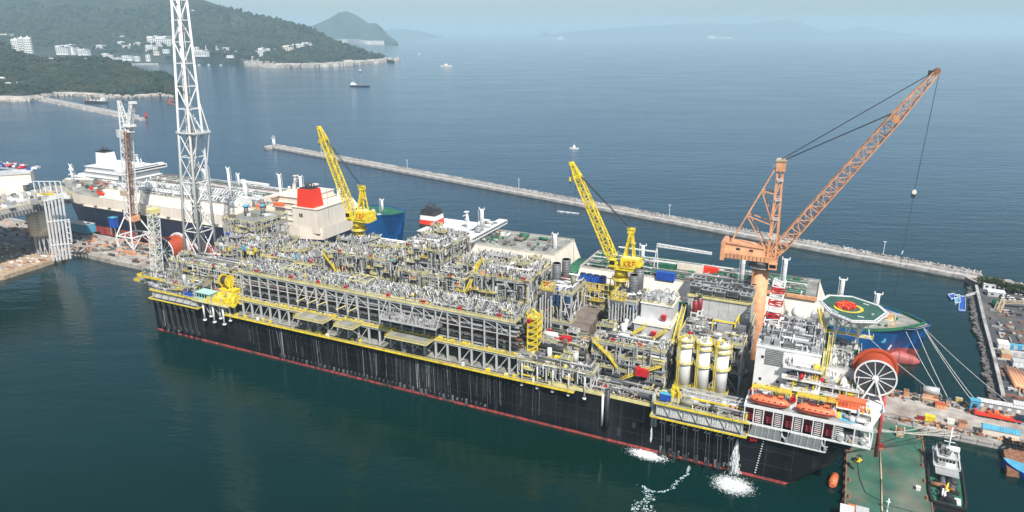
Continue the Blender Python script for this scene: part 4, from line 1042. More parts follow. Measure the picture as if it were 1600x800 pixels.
for i, (x, y, v) in enumerate(((1085, 494, 42), (1093, 478, 45))):
    qb = S(x, y, v); u = qb[0]; w = MB(); w.tube((u, v, 45.6), (u, v, 50.6), 1.15, MAROON, 14); w.tube((u, v, 50.6), (u, v, 51.4), .6, WHITE, 10); w.tube((u, v, 51.4), (u, v, 52.3), .8, DARK, 10)
    for z in (46.5, 48, 49.5): w.tube((u, v, z), (u, v, z + .15), 1.22, RED, 14)
    w.build("red_boiler", G1)
    w = MB()
    for a in (-1.3, 1.3):
        for b in (-1.3, 1.3): w.bar((u + a, v + b, 41.5), (u + a, v + b, 46), .35, WHITE)
        w.bar((u + a, v - 1.3, 45.6), (u + a, v + 1.3, 45.6), .35, WHITE); w.bar((u - 1.3, v + a, 45.6), (u + 1.3, v + a, 45.6), .35, WHITE); w.bar((u - 1.3, v + a, 43.6), (u + 1.3, v + a, 43.6), .3, WHITE)
    w.build("white_support", G1)
w = MB(); w.cbox(302, 36, 41.5, 6, 8, 4.4, GREY); w.cbox(307.6, 35, 41.5, 4.6, 5, 3.6, SHADE); w.cbox(292, 33, 41.5, 3, 2, 1.5, WHITE); gear(w, 286, 310, 25, 44, 41.5, 40, 1.8, RG); poles(w, 286, 310, 25, 45, 41.5, 120, .6, 2.4, RG); pipes(w, 286, 310, 25, 45, 41.8, 43.6, 50, RG); w.build("deck_machinery", G1, kind="stuff")
w = MB(); w.bar((297, 33, 41.5), (297, 33, 47), .45, YELLOW); w.bar((306, 33, 41.5), (306, 33, 47), .45, YELLOW); w.bar((297, 33, 47), (306, 33, 47), .55, YELLOW); w.bar((306, 33, 47), (306, 43, 47), .55, YELLOW); w.bar((306, 43, 41.5), (306, 43, 47), .45, YELLOW); w.build("yellow_gantry", G1)
# three white tanks with yellow ring platforms
for i, x in enumerate((1067, 1095.5, 1123)):
    qb = S(x, 598 + i * 7.5, 13); u = qb[0]; zt = 45.5
    w = MB(); w.tube((u, 13, 23), (u, 13, zt), 2.6, WHITE, 22); w.tube((u, 13, 20), (u, 13, 23), 3.1, PALEGREY, 18); w.ball((u, 13, zt), 2.7, WHITE, sz=.35, half=True, n=18, k=4)
    T = w.build("white_tank", FP, label=["leftmost of the three white tanks with yellow rings", "middle of the three white tanks with yellow rings", "rightmost of the three white tanks, next to the white living block"][i])
    w = MB()
    for z, full in ((25.5, 1), (36, 1), (43.2, 1), (45.6, 1)):
        n = 14; a0 = PI * .85; a1 = PI * 2.15
        pts = [(u + 3.5 * math.cos(a0 + (a1 - a0) * k / n), 13 + 3.5 * math.sin(a0 + (a1 - a0) * k / n)) for k in range(n + 1)]
        ins = [(u + 2.72 * math.cos(a0 + (a1 - a0) * k / n), 13 + 2.72 * math.sin(a0 + (a1 - a0) * k / n)) for k in range(n + 1)]
        for k in range(n):
            w.poly([(*pts[k], z), (*pts[k + 1], z), (*ins[k + 1], z), (*ins[k], z), (*pts[k], z - .3), (*pts[k + 1], z - .3), (*ins[k + 1], z - .3), (*ins[k], z - .3)], [[0, 1, 2, 3], [7, 6, 5, 4], [1, 0, 4, 5]], PALEYEL)
            for hh in (.5, 1.1): w.bar((*pts[k], z + hh), (*pts[k + 1], z + hh), .10, YELLOW)
            if k % 2: w.bar((*pts[k], z), (*pts[k], z + 1.1), .10, YELLOW)
        w.bar((*pts[4], z), (*pts[4], z - 2), .2, YELLOW)
    w.bar((u - 2.2, 10, 24), (u - 2.2, 10, 46), .25, YELLOW); w.bar((u - 1.5, 10, 24), (u - 1.5, 10, 46), .25, YELLOW)
    w.build("ring_platform", T)
    w = MB(); 
    for _ in range(14): w.cbox(u + RG.uniform(-2, 2), 13 + RG.uniform(-2, 2), 45.9, .7, .7, RG.uniform(.6, 2), RG.choice([YELLOW, PALEYEL, STEEL, WHITE])) 
    w.build("tank_top_fitting", T, kind="stuff")

# ---- overhanging fairlead platforms ------------------------------------------------------
def fairlead(u0, u1, v0, zl, zu, label, cols):
    w = MB(); w.box(u0, u1, v0, 0, zl - .4, zl, DECK); w.box(u0 - .2, u1 + .2, v0 - .25, v0, zl - .35, zl + .3, YELLOW); w.box(u0 - .25, u0, v0, 0, zl - .35, zl + .3, YELLOW); w.box(u1, u1 + .25, v0, 0, zl - .35, zl + .3, YELLOW)
    P = w.build("fairlead_platform", FP, label=label)
    w = MB(); w.box(u0 + 2, u1 - 2, v0 + 1.6, 0, zl, zu - .5, PALEGREY)
    for u in np.arange(u0 + 2.3, u1 - 2, .9): w.box(u, u + .2, v0 + 1.52, v0 + 1.6, zl + .1, zu - .6, WHITE)
    n = 6
    for k in range(n + 1):
        u = u0 + 2 + (u1 - u0 - 4) * k / n; w.bar((u, v0 + 1.2, zl), (u, v0 + 1.2, zu - .5), .3, PALEGREY)
        if k < n: w.bar((u, v0 + 1.2, zl + .2), (u + (u1 - u0 - 4) / n / 2, v0 + 1.2, zu - .8), .25, PALEGREY); w.bar((u + (u1 - u0 - 4) / n, v0 + 1.2, zl + .2), (u + (u1 - u0 - 4) / n / 2, v0 + 1.2, zu - .8), .25, PALEGREY)
    w.box(u0 + 2, u1 - 2, v0 + .9, v0 + 1.0, zl + .0, zl + .7, DARK)
    w.build("truss_wall", P)
    w = MB(); w.box(u0 + 1, u1 + .5, v0 + .6, 6, zu - .4, zu, DECK); w.box(u0 + .9, u1 + .6, v0 + .35, v0 + .6, zu - .35, zu + .3, YELLOW); w.box(u0 + .8, u0 + 1, v0 + .5, 6, zu - .35, zu + .3, YELLOW)
    w.rail([(u0 + 1, v0 + .6, zu), (u1, v0 + .6, zu)], PALEYEL); w.build("upper_deck", P)
    w = MB(); gear(w, u0 + 2, u1, v0 + 1.5, 5, zu, 40, 1.6, RG); pipes(w, u0 + 2, u1, v0 + 2, 5, zu + .4, zu + 3, 50, RG, along=.8); poles(w, u0 + 2, u1, v0 + 1, 5, zu, 120, .6, 1.8, RG); w.build("deck_machinery", P, kind="stuff")
    ch = MB(); 
    for k in range(8):
        a = k * PI / 4; b = (k + 1) * PI / 4; ch.bar((.9 * math.cos(a), 0, .9 * math.sin(a)), (.9 * math.cos(b), 0, .9 * math.sin(b)), .25, GREY)
    ch.bar((-.8, 0, 0), (-1.4, 0, -1), .3, GREY); ch.bar((-.6, 0, -1), (-.2, .4, -13.5), .13, SHADE); ch.bar((.5, 0, -1), (1.0, .4, -13.5), .13, SHADE); ch.cbox(.4, .9, -15.2, 1.6, .8, 2.0, DARK)
    k0 = None
    for k in range(cols):
        loc = (u0 + 5 + (u1 - u0 - 10) * k / (cols - 1), v0 + 1.2, zl - 1.6)
        if k0 is None: k0 = ch.build("chain_fairlead", P, offset=loc)
        else: inst(k0, P, loc)
    return P
fairlead(3, 40, -4.5, 21.2, 26, "left overhanging yellow-edged fairlead platform at the bow", 7)
FR = fairlead(282.5, 318, -5, 18.8, 24.4, "right overhanging yellow-edged fairlead platform beside the living block", 7)
w = MB(); w.cbox(287.5, -2.2, 25.6, 4.2, 2.2, 2.6, BLUE); w.cbox(287.5, -2.2, 28.2, 4.4, 2.4, .2, SKYBLUE); w.build("blue_box", FR)
w = MB()
for _ in range(34): w.cbox(290.8 + RG.uniform(-1.6, 1.8), -1.4 + RG.uniform(-1.5, 2.5), 24.5, RG.uniform(.4, 1), RG.uniform(.4, 1), RG.uniform(1, 6.5), YELLOW)
w.build("yellow_winch", FR, kind="stuff")
w = MB(); 
for z, v in ((25.5, 3), (26.6, 3.6), (27.4, 4.4), (28.2, 5)): w.box(292, 318, v, v + .7, z, z + .5, RG.choice([GREY, SHADE, STEEL]))
w.rail([(293, 2.6, 26), (317, 2.6, 26)], WHITE, h=2.4, step=2.2, w=.22); w.build("pipe_bench", FR)
w = MB()
for _ in range(30): w.cbox(313 + RG.uniform(-2.4, 2), .5 + RG.uniform(-1.5, 1.5), 24.5, .8, .8, RG.uniform(.6, 3), RG.choice([MAROON, RED, SHADE, TAN]))
w.build("red_valve_set", FR, kind="stuff")
w = MB()
for du in (0, .9, 1.8): w.bar((319.5 + du, -1, 15.5 + du * .2), (319.5 + du, -1, 34), .5, RED)
for z in np.arange(18, 34, 2.0): w.bar((319.3, -1.3, z), (321.6, -1.3, z), .3, WHITE if int(z) % 4 else RED)
w.build("red_standpipe", FR)
w = MB(); w.tube((282.6, -1.2, 12.5), (282.6, -1.2, 27), .8, GREY, 10); w.tube((283.9, -1.2, 12.5), (283.9, -1.2, 24), .45, PALEGREY, 8); w.build("overboard_pipe", FR)

# ---- bow area: cabin, yellow winches ------------------------------------------------------
w = MB(); w.box(36, 62, -4, 12, 25.4, 25.8, DECK); w.box(36, 62, -4.2, -4, 25.1, 26.3, PALEYEL); w.rail([(36, -4, 25.8), (62, -4, 25.8)], PALEYEL, w=.16)
for u in (42, 49, 56): w.tube((u, -2.5, 14.5), (u, -2.5, 25.4), .5, WHITE, 9); w.tube((u, -2.5, 14.2), (u, -2.5, 14.8), 1.0, WHITE, 9)
for u in (45, 52, 59): w.tube((u, -.8, 16.5), (u, -.8, 25.4), .5, WHITE, 9); w.tube((u, -.8, 16.2), (u, -.8, 16.8), 1.0, WHITE, 9); w.bar((u, -.8, 17), (u - 3, -2.5, 25), .3, PALEGREY)
BW = w.build("winch_deck", FP, label="bow winch deck with yellow winches and a pale turquoise cabin")
w = MB(); w.box(38.5, 48.5, -3, 2.2, 25.8, 29.8, TURQ); w.box(38.2, 48.8, -3.4, 2.5, 29.8, 30.2, TURQ); cab = w.build("winch_cabin", BW)
w = MB()
for k in range(5): w.box(39.1 + k * 1.9, 40.5 + k * 1.9, -3.07, -3, 27.6, 29.2, GLASS)
for k in range(3): w.box(48.5, 48.57, -2.6 + k * 1.6, -1.4 + k * 1.6, 27.4, 29.2, GLASS)
w.build("window", BW)
w = MB(); w.cbox(32.6, -2.6, 26.1, 4.2, 2.4, 2.4, BLUE); w.build("blue_box", BW)
w = MB(); u, v, z = 47.7, 9, 34.0
w.tube((u - 1.6, v, z), (u + 3.0, v, z), 2.3, DARK, 18)
for du in (-1.9, 3.0): w.tube((u + du, v, z), (u + du + .35, v, z), 3.4, YELLOW, 20)
for du in (-2, 3.4): w.bar((u + du, v, z), (u + du, v - 2, 26), .6, YELLOW); w.bar((u + du, v, z), (u + du, v + 2, 26), .6, YELLOW)
w.box(u - 3, u + 7, v - 2.6, v + 3, 27.6, 29.6, YELLOW); w.build("big_winch", BW)
w = MB()
for _ in range(150):
    u = RG.uniform(46, 66); v = RG.uniform(-3.4, 9); w.cbox(u, v, 25.8, RG.uniform(.6, 2), RG.uniform(.6, 1.8), RG.uniform(.5, 3.6), RG.choice([YELLOW] * 6 + [PALEYEL, TAN, GREY, CRANEOR]))
for u, v in ((52, 1), (58, 2), (63, 0)): w.tube((u - 1.2, v, 28.5), (u + 1.2, v, 28.5), 2.1, YELLOW, 14); w.tube((u - .8, v, 28.5), (u + .8, v, 28.5), 1.5, SHADE, 14)
w.build("yellow_winch", BW, kind="stuff")
module(10, 36, -2, 10, [30.5], 26, density=.4, hp=(.6, 1.6), brace=False, cabinets=1)
w = MB()
for k in range(6): w.bar((16 + k * 9, 11.6, 34 + (k % 2)), (27 + k * 9, 11.6, 34 + ((k + 1) % 2)), .35, PALEGREY)
w.bar((16, 11.6, 33), (70, 11.6, 33), .45, PALEGREY); w.bar((16, 11.6, 37), (70, 11.6, 37), .45, PALEGREY); w.build("truss_girder", BW)
w = MB(); w.prism([(-24, 10), (0, 10), (4, 4), (4, 60), (-24, 50)], 25.4, 25.9, DECK); w.box(-24.2, -24, 10, 50, 25.2, 26.6, YELLOW); w.box(-24, 0, 9.8, 10, 25.2, 26.6, YELLOW); gear(w, -22, 3, 12, 30, 25.9, 50, 2.4, RG); pipes(w, -22, 3, 11, 30, 26.4, 30, 60, RG)
poles(w, -22, 3, 11, 28, 25.9, 160, 1, 3.2, RG); w.build("bow_deck", FP, kind="stuff")
w = MB(); w.tube((8, 25, 46), (14, 24, 40), .7, STEEL, 10); w.tube((14, 24, 40), (30, 24, 41.5), .7, STEEL, 10); w.tube((30, 24, 41.5), (52, 30, 49), .7, STEEL, 10); w.build("flare_line", FP)
# white vertical post with red bands near the bow module
w = MB(); q = S(338, 405, 22); w.tube((q[0], 22, 38), (q[0], 22, 43), .35, WHITE, 8); w.tube((q[0], 22, 41), (q[0], 22, 42.6), .4, RED, 8); w.build("banded_post", BW)

# ---- flare tower ---------------------------------------------------------------------------
def leg_pts(bx, by, tx, ty):
    return [(bx, by, 34.0), (bx + (tx - bx) * .45, by + (ty - by) * .45, 107.0), (tx, ty, 196.0)]
b0 = Z(290, 408, 34.0); s0, s1 = 12.0, 5.2
t0 = Z(268, 0, 176.0)
tx, ty = t0[0], t0[1]
ex = ((tx - b0[0]) * 20 / 142, (ty - b0[1]) * 20 / 142); 
corn = [(0, 0), (1, 0), (1, 1), (0, 1)]
def leg_at(k, z):
    t = (z - 34.0) / 142.0; s = s0 + (s1 - s0) * t
    return (b0[0] + (tx - b0[0]) * t + corn[k][0] * s, b0[1] + (ty - b0[1]) * t + corn[k][1] * s, z)
FT = MB(); FT.box(b0[0] - 1.5, b0[0] + s0 + 1.5, b0[1] - 1.5, b0[1] + s0 + 1.5, 33, 34, GREY)
FT = FT.build("flare_tower", FP, label="tall white lattice flare tower rising out of the top of the picture")
for k in range(4):
    w = MB(); w.tube(leg_at(k, 34), leg_at(k, 200), .85, WHITE, 10, .55); w.tube(leg_at(k, 33.5), leg_at(k, 36), 1.5, WHITE, 10); w.build("leg", FT)
zs = [34, 52, 67, 80, 94, 107, 120, 132, 144, 155, 166, 176, 186, 196]
w = MB(); rb = MB()
for i in range(len(zs) - 1):
    for k in range(4):
        k2 = (k + 1) % 4; a, b = (k, k2) if (i + k) % 2 else (k2, k)
        w.bar(leg_at(a, zs[i]), leg_at(b, zs[i + 1]), .42, WHITE); w.bar(leg_at(k, zs[i + 1]), leg_at(k2, zs[i + 1]), .45, WHITE)
        if i < 5:
            w.bar(leg_at(b, zs[i]), leg_at(a, zs[i + 1]), .3, WHITE)
w.build("brace", FT)
w = MB()
for dx, dy, r in ((.35, .35, .5), (.55, .45, .38), (.45, .6, .3), (.62, .62, .22)):
    def mid(z):
        p = leg_at(0, z); q = leg_at(2, z); return (p[0] + (q[0] - p[0]) * dx, p[1] + (q[1] - p[1]) * dy, z)
    w.tube(mid(34), mid(198), r, STEEL, 8)
for z in np.arange(36, 198, 1.6):
    p = mid(z); w.bar((p[0] - .6, p[1] - .8, z), (p[0] + .6, p[1] - .8, z), .14, GREY)
w.build("flare_pipe", FT)
p = leg_at(0, 107); q = leg_at(2, 107)
w = MB(); w.box(p[0] - 1, q[0] + 5.5, p[1] - 1, q[1] + 1, 106.6, 107, GRATING); w.rail([(p[0] - 1, p[1] - 1, 107), (q[0] + 5.5, p[1] - 1, 107), (q[0] + 5.5, q[1] + 1, 107), (p[0] - 1, q[1] + 1, 107)], WHITE, closed=True, w=.2)
for y in (p[1], q[1]): w.bar((q[0], y, 126), (q[0] + 5.2, y, 107), .4, WHITE); w.bar((q[0], y, 88), (q[0] + 5.2, y, 106.6), .4, WHITE)
w.build("side_platform", FT)

# ---- living block ---------------------------------------------------------------------------
w = MB(); w.box(317, 339, 9, 40, 24, 49.4, WHITE); w.box(317.2, 338.8, 9.2, 39.8, 49.4, 49.5, GREY); w.box(339.3, 352.8, 20.3, 45.8, 41, 41.05, GREY); w.box(339.01, 353, 20, 46, 24, 41, WHITE); w.box(316.8, 339.2, 8.8, 9, 49.2, 50.0, WHITE)
LB = w.build("living_block", FP, label="white living block with lifeboats at the stern end")
wd = MB(); wd.box(0, .9, -.08, 0, 0, 1.0, GLASS); k = None
for z in (27, 31, 36, 40.5, 45):
    for u in np.arange(319, 338, 3.1):
        if RG.random() < .55:
            loc = (u, 8.98, z)
            if k is None: k = wd.build("window", LB, offset=loc)
            else: inst(k, LB, loc)
w = MB(); w.box(320.5, 326.5, 8.7, 9.0, 43.0, 48.8, SHADE)
for z in np.arange(43.3, 48.8, .7): w.box(320.5, 326.5, 8.6, 8.7, z, z + .3, GREY)
w.build("louvre", LB)
w = MB()
for z in (34.6, 37.8):
    w.box(339.3, 353, 10, 19.99, z - .3, z, WHITE); w.rail([(339.3, 10, z), (353, 10, z), (353, 20, z)], WHITE, w=.2)
    for u in (340, 344.4, 348.8, 352.7): w.bar((u, 10.2, 31.4), (u, 10.2, z), .3, WHITE)
    gear(w, 339.5, 352.5, 10, 20, z, 16, 2.2, RG, [GREY, WHITE, SHADE, PALEGREY, STEEL, YELLOW, DARK]); poles(w, 339.5, 352.5, 10, 20, z, 60, .8, 2.6, RG, [WHITE, STEEL, YELLOW, GREY, SHADE], .15)
for z, v0_ in ((33.2, 3.6), (37.0, 4.2), (40.8, 5.0), (44.6, 6.0)):
    gear(w, 328, 340, v0_ + .4, 9, z, 9, 1.8, RG, [WHITE, GREY, SHADE, DARK, YELLOW, PALEGREY, RED]); poles(w, 328, 340, v0_, 9, z, 26, .8, 3.2, RG, [WHITE, WHITE, STEEL, YELLOW, SHADE], .1)
    w.box(327, 340, v0_, 8.99, z - .3, z, WHITE); w.rail([(327, v0_, z), (340, v0_, z)], WHITE, w=.16); w.box(327, 340, v0_ - .1, v0_, z - .5, z + .2, WHITE)
w.box(330, 336, 6.2, 8.99, 44.65, 47.6, WHITE); w.build("balcony", LB)
stair(LB, (328, 5.5, 33.2), (336, 5.5, 37.6), 1.2, YELLOW); stair(LB, (330, 6.4, 37.6), (339, 6.4, 42), 1.2, YELLOW); stair(LB, (340.6, 10, 41), (340.6, 16, 49), 1.4, YELLOW); stair(LB, (341.5, 20, 41), (341.5, 30, 50), 1.4, YELLOW)
w = MB(); w.rail([(317, 9, 49.5), (339, 9, 49.5), (339, 40, 49.5), (317, 40, 49.5)], WHITE, closed=True, w=.16); w.rail([(339, 20, 41), (353, 20, 41), (353, 46, 41)], WHITE, w=.16); w.build("roof_rail", LB)
w = MB(); gp = [GREY, GREY, SHADE, SHADE, SHADE, GREY, DARK, WHITE, PALEGREY]
for _ in range(120):
    u = RG.uniform(318, 338); v = RG.uniform(11, 39); w.cbox(u, v, 49.5, RG.uniform(.8, 3.4), RG.uniform(.8, 3), RG.uniform(.6, 3.0), RG.choice(gp))
for _ in range(60):
    u = RG.uniform(340, 352); v = RG.uniform(21, 45); w.cbox(u, v, 41, RG.uniform(.8, 2.8), RG.uniform(.8, 2.6), RG.uniform(.6, 3.2), RG.choice(gp + [WHITE]))
pipes(w, 318, 338, 11, 39, 50, 52.6, 110, RG, [GREY, SHADE, PALEGREY, STEEL, WHITE]); pipes(w, 340, 352, 21, 45, 41.4, 44.4, 80, RG, [GREY, SHADE, PALEGREY, STEEL, WHITE])
poles(w, 318, 338, 10, 39, 49.5, 330, .8, 3, RG, [WHITE, WHITE, STEEL, GREY, SHADE], .1); poles(w, 340, 352, 21, 45, 41, 220, .8, 3.4, RG, [WHITE, WHITE, STEEL, GREY, YELLOW], .1)
w.build("rooftop_machinery", LB, kind="stuff")
gpn = MB(); gpn.box(-.15, .15, -1.6, 1.6, 0, 5.2, WHITE); gpn.box(.16, .2, -1.3, 1.3, .4, 2.4, GREEN); gpn.box(.16, .2, -1.3, 1.3, 2.8, 4.8, GREEN); gpn.box(-1.6, 1.6, -.2, -.16, .4, 4.8, GREEN); k = None
for u, v, z in ((339.6, 36, 46), (339.6, 30, 42.5), (339.8, 20, 41), (339.8, 14, 37), (352, 12.6, 38), (351.6, 30, 41), (339.8, 8, 31)):
    if k is None: k = gpn.build("green_panel", LB, offset=(u, v, z))
    else: inst(k, LB, (u, v, z))
# escape scoop: satellite domes
for x, y in ((1247, 489), (1277, 494)):
    q = Z(x, y, 52.8); w = MB(); w.ball((q[0], q[1], 52.9), 2.6, WHITE, 18, 12); w.tube((q[0], q[1], 49.5), (q[0], q[1], 51), 1.2, WHITE, 10); w.build("satellite_dome", LB)
w = MB(); w.ball((344.5, 24, 41.5), 2.2, WHITE, 14, 8, half=True); w.ball((348, 23, 41.8), 1.5, GREY, 14, 8); w.build("small_dome", LB)
# red and white banded lattice mast
w = MB(); mp, mq = (319.5, 30, 46.0), (320.8, 33, 68.0)
d = np.array(mq) - np.array(mp)
for k in range(9):
    a = np.array(mp) + d * k / 9; b = np.array(mp) + d * (k + 1) / 9; c_ = WHITE if k % 2 == 0 else RED; s = 5.6 - k * .16
    w.lattice(a, b, s, s - .16, c_, bay=2.4, chord=.42, brace=.3, side=(1, 0, 0))
w.build("banded_mast", LB)
# lifeboat gallery: white frame deck over the side
w = MB(); w.box(316, 352, -3.6, 8.9, 31.0, 31.38, WHITE); w.box(316.6, 351.8, -3.0, 8.9, 31.38, 31.4, GREY); w.box(352, 358, -3.6, 14, 30.6, 31.0, WHITE)
w.box(316, 358, -3.8, -3.6, 30.6, 31.8, WHITE); w.box(316, 358.2, -3.8, -3.55, 24.0, 24.7, WHITE); w.box(346, 358.2, -3.6, 4, 24.0, 24.4, WHITE)
for u in np.arange(316.2, 346, 3.3): w.box(u, u + .35, -3.8, -3.45, 24.7, 30.6, WHITE)
for u in (346, 352.4, 357.9): w.box(u, u + .4, -3.8, -3.4, 24.7, 30.6, WHITE)
w.box(357.8, 358.2, -3.4, 14, 24, 24.6, WHITE); w.box(357.8, 358.2, 13.6, 14, 24, 31, WHITE)
GAL = w.build("lifeboat_gallery", FP, label="white framed lifeboat gallery over the hull side")
w = MB(); w.box(316.5, 346, -1, -.6, 24.8, 30.6, MAROON)
for u in np.arange(317, 345, 6.6):
    for zz in np.arange(25, 30.4, .75): w.box(u + 3.2, u + 5.6, -3.3, -3.2, zz, zz + .25, WHITE)
    w.cbox(u + 1.6, -1.8, 25, 2.4, 1.2, 2.4, MAROON); 
w.build("gallery_screen", GAL)
# white mesh net under the gallery
w = MB()
for (ua, ub) in ((318.5, 329), (331.5, 342.5)):
    w.poly([(ua + 1.2, -3.9, 24.0), (ub, -3.9, 24.0), (ub + .8, -1.6, 18.2), (ua, -1.6, 18.2), (ua + 1.2, -4.05, 24.0), (ub, -4.05, 24.0), (ub + .8, -1.75, 18.2), (ua, -1.75, 18.2)], [[0, 1, 2, 3], [7, 6, 5, 4], [0, 4, 5, 1], [1, 5, 6, 2], [2, 6, 7, 3], [3, 7, 4, 0]], PALEGREY)
for u in np.arange(316.6, 344.5, 2.2): w.bar((u, -3.98, 24), (u - .4, -1.75, 18.1), .22, WHITE)
w.bar((316, -1.8, 18.1), (344.6, -1.8, 18.1), .4, WHITE); w.bar((344, -3.9, 24), (344.2, -1.8, 18.1), .3, WHITE); w.bar((316.2, -3.9, 24), (316, -1.8, 18.1), .3, WHITE)
for a in (329.4, 342.8): w.bar((a, -3.9, 24), (a + 2, -1.8, 18.2), .2, WHITE); w.bar((a, -2.9, 21), (a + 2.4, -2.9, 21), .2, WHITE); w.bar((a, -3.4, 22.4), (a + 2.2, -2.4, 19.6), .2, WHITE)
w.build("safety_net", GAL)
# yellow davit walkways above the boats
w = MB()
for u0_, u1_ in ((318, 331), (333, 346)):
    w.box(u0_, u1_, 1.2, 2.6, 36.2, 36.5, PALEYEL); w.rail([(u0_, 1.2, 36.5), (u1_, 1.2, 36.5)], YELLOW, w=.2); w.rail([(u0_, 2.6, 36.5), (u1_, 2.6, 36.5)], YELLOW, w=.2)
    for u in (u0_, u1_): w.bar((u, 2, 31.4), (u, 2, 36.4), .5, WHITE); w.bar((u, 2, 36.4), (u, -2.4, 37.4), .5, YELLOW); w.bar((u, 4.5, 31.4), (u, 1.6, 36), .4, WHITE)
w.build("davit", GAL)
w = MB(); w.cbox(331.9, 1, 31.4, 1.6, 1.6, 4.4, WHITE); w.tube((331.9, -.5, 35), (331.9, 1.6, 35), 1.1, RED, 14); w.build("winch_drum", GAL)
w = MB(); gear(w, 317, 357, 3.4, 8.6, 31.4, 46, 1.8, RG, [GREY, SHADE, WHITE, YELLOW, PALEGREY, RED]); poles(w, 317, 340, 3, 9, 31.4, 90, 1, 3.6, RG, [WHITE, STEEL, YELLOW, GREY, SHADE], .15); gear(w, 340, 357, -2, 12, 31.2, 40, 2, RG, [WHITE, PALEGREY, GREY, STEEL, YELLOW]); pipes(w, 340, 357, 0, 12, 31.6, 36, 50, RG, [WHITE, PALEGREY, STEEL, YELLOW, SHADE]); poles(w, 340, 357, 2, 13, 31.2, 150, 1, 4, RG, [WHITE, STEEL, YELLOW, GREY])
gear(w, 347, 357, -3, 3, 24.4, 16, 2.4, RG, [GREY, SHADE, STEEL, TAN]); w.build("gallery_machinery", GAL, kind="stuff")
w = MB(); w.poly([(347.5, -1, 31.5), (352.5, -1.5, 31.5), (352.2, 1.8, 32.4), (347.8, 2.2, 33.0), (347.5, -1, 31.1), (352.5, -1.5, 31.1), (352.2, 1.8, 31.1), (347.8, 2.2, 31.1)], [[0, 1, 2, 3], [4, 5, 1, 0], [5, 6, 2, 1], [6, 7, 3, 2], [7, 4, 0, 3]], SKYBLUE); w.cbox(353.8, 1.8, 31.4, 1.1, 1, 3.2, BLUE); w.build("blue_tarpaulin", GAL)
w = MB(); w.box(355, 361, 8, 22, 33.8, 34.3, WHITE); w.box(360.8, 361, 6, 22, 33.4, 34.8, WHITE); w.poly([(353, 6, 30.6), (358, 0, 30.6), (361.2, 8, 33.8), (355, 8, 33.8)], [[0, 1, 2, 3]], WHITE); w.tube((361.6, 12, 13), (361, 14, 44), .7, BOOT, 10); w.build("stern_bracket", GAL)

# ---- helideck --------------------------------------------------------------------------------
HC = np.mean([Z(x, y, 58)[:2] for x, y in ((1285, 466), (1378, 490), (1331, 462), (1325, 500))], axis=0)
hpx = [(1283, 470), (1297, 462), (1331, 464), (1372, 478), (1384, 489), (1366, 502), (1331, 501), (1300, 488)]
octo = [Z(x, y, 58.0)[:2] for x, y in hpx]
octo = sorted(octo, key=lambda p: math.atan2(p[1] - HC[1], p[0] - HC[0]))
w = MB(); w.prism(octo, 57.4, 58.0, HELIGREEN); HD = w.build("helideck", FP, label="green octagonal helideck with a yellow circle")
w = MB()
for i in range(8):
    a = np.array([*octo[i], 58.0]); b = np.array([*octo[(i + 1) % 8], 58.0]); ca = np.array([*HC, 58.0])
    oa = ca + (a - ca) * 1.08; ob = ca + (b - ca) * 1.08; oa[2] = ob[2] = 57.9
    w.poly([a, b, ob, oa, a - (0, 0, .4), b - (0, 0, .4), ob - (0, 0, .4), oa - (0, 0, .4)], [[0, 3, 2, 1], [4, 5, 6, 7], [3, 7, 6, 2]], SHADE)
    w.bar(oa, ob, .35, WHITE); w.bar(a, b, .45, WHITE)
    for kk in range(5): w.bar(a + (b - a) * kk / 5, oa + (ob - oa) * kk / 5, .25, WHITE)
w.build("safety_net", HD)
def ring(w, c, r0, r1, z, m_, n=40, t0=0, t1=2 * PI, sx=1, sy=1):
    for k in range(n):
        a = t0 + (t1 - t0) * k / n; b = t0 + (t1 - t0) * (k + 1) / n
        w.poly([(c[0] + r0 * sx * math.cos(a), c[1] + r0 * sy * math.sin(a), z), (c[0] + r1 * sx * math.cos(a), c[1] + r1 * sy * math.sin(a), z), (c[0] + r1 * sx * math.cos(b), c[1] + r1 * sy * math.sin(b), z), (c[0] + r0 * sx * math.cos(b), c[1] + r0 * sy * math.sin(b), z)], [[0, 1, 2, 3]], m_)
RC = Z(1326, 481, 58)
w = MB(); ring(w, RC, 4.1, 5.3, 58.012, YELLOW); w.build("landing_circle", HD)
w = MB()
for _ in range(240):
    a = RG.uniform(0, 6.28); r = 3.5 * math.sqrt(RG.random()); x = RC[0] - 1.0 + r * math.cos(a) * .95; y = RC[1] + .6 + r * math.sin(a) * .9; w.bar((x, y, 58.02), (x + RG.uniform(-.5, .5), y + RG.uniform(-.5, .5), 58.4 + RG.uniform(.3, 1.2)), .55, RG.choice([FUNNELRED, RED, ORANGE]))
w.build("red_bundles", HD, kind="stuff")
# white lettering round the deck edge, too small to read in the photograph: broken white strokes
w = MB()
def strokes(x0, y0, x1, y1, n):
    for k in range(n):
        t = (k + .5) / n; q = Z(x0 + (x1 - x0) * t, y0 + (y1 - y0) * t, 58)
        e = Z(x1, y1, 58); ln = np.array([e[0] - q[0], e[1] - q[1]]); ln /= max(np.linalg.norm(ln), 1e-3)
        w.poly([(q[0] - ln[0] * .22 - ln[1] * .45, q[1] - ln[1] * .22 + ln[0] * .45, 58.012), (q[0] + ln[0] * .22 - ln[1] * .45, q[1] + ln[1] * .22 + ln[0] * .45, 58.012), (q[0] + ln[0] * .22 + ln[1] * .45, q[1] + ln[1] * .22 - ln[0] * .45, 58.012), (q[0] - ln[0] * .22 + ln[1] * .45, q[1] - ln[1] * .22 - ln[0] * .45, 58.012)], [[3, 2, 1, 0]], WHITE)
strokes(1287, 476, 1310, 489, 10); strokes(1349, 474, 1358, 477, 4); strokes(1340, 494, 1350, 496, 4); strokes(1364, 489, 1364, 493, 2)
w.build("deck_lettering", HD, kind="stuff")
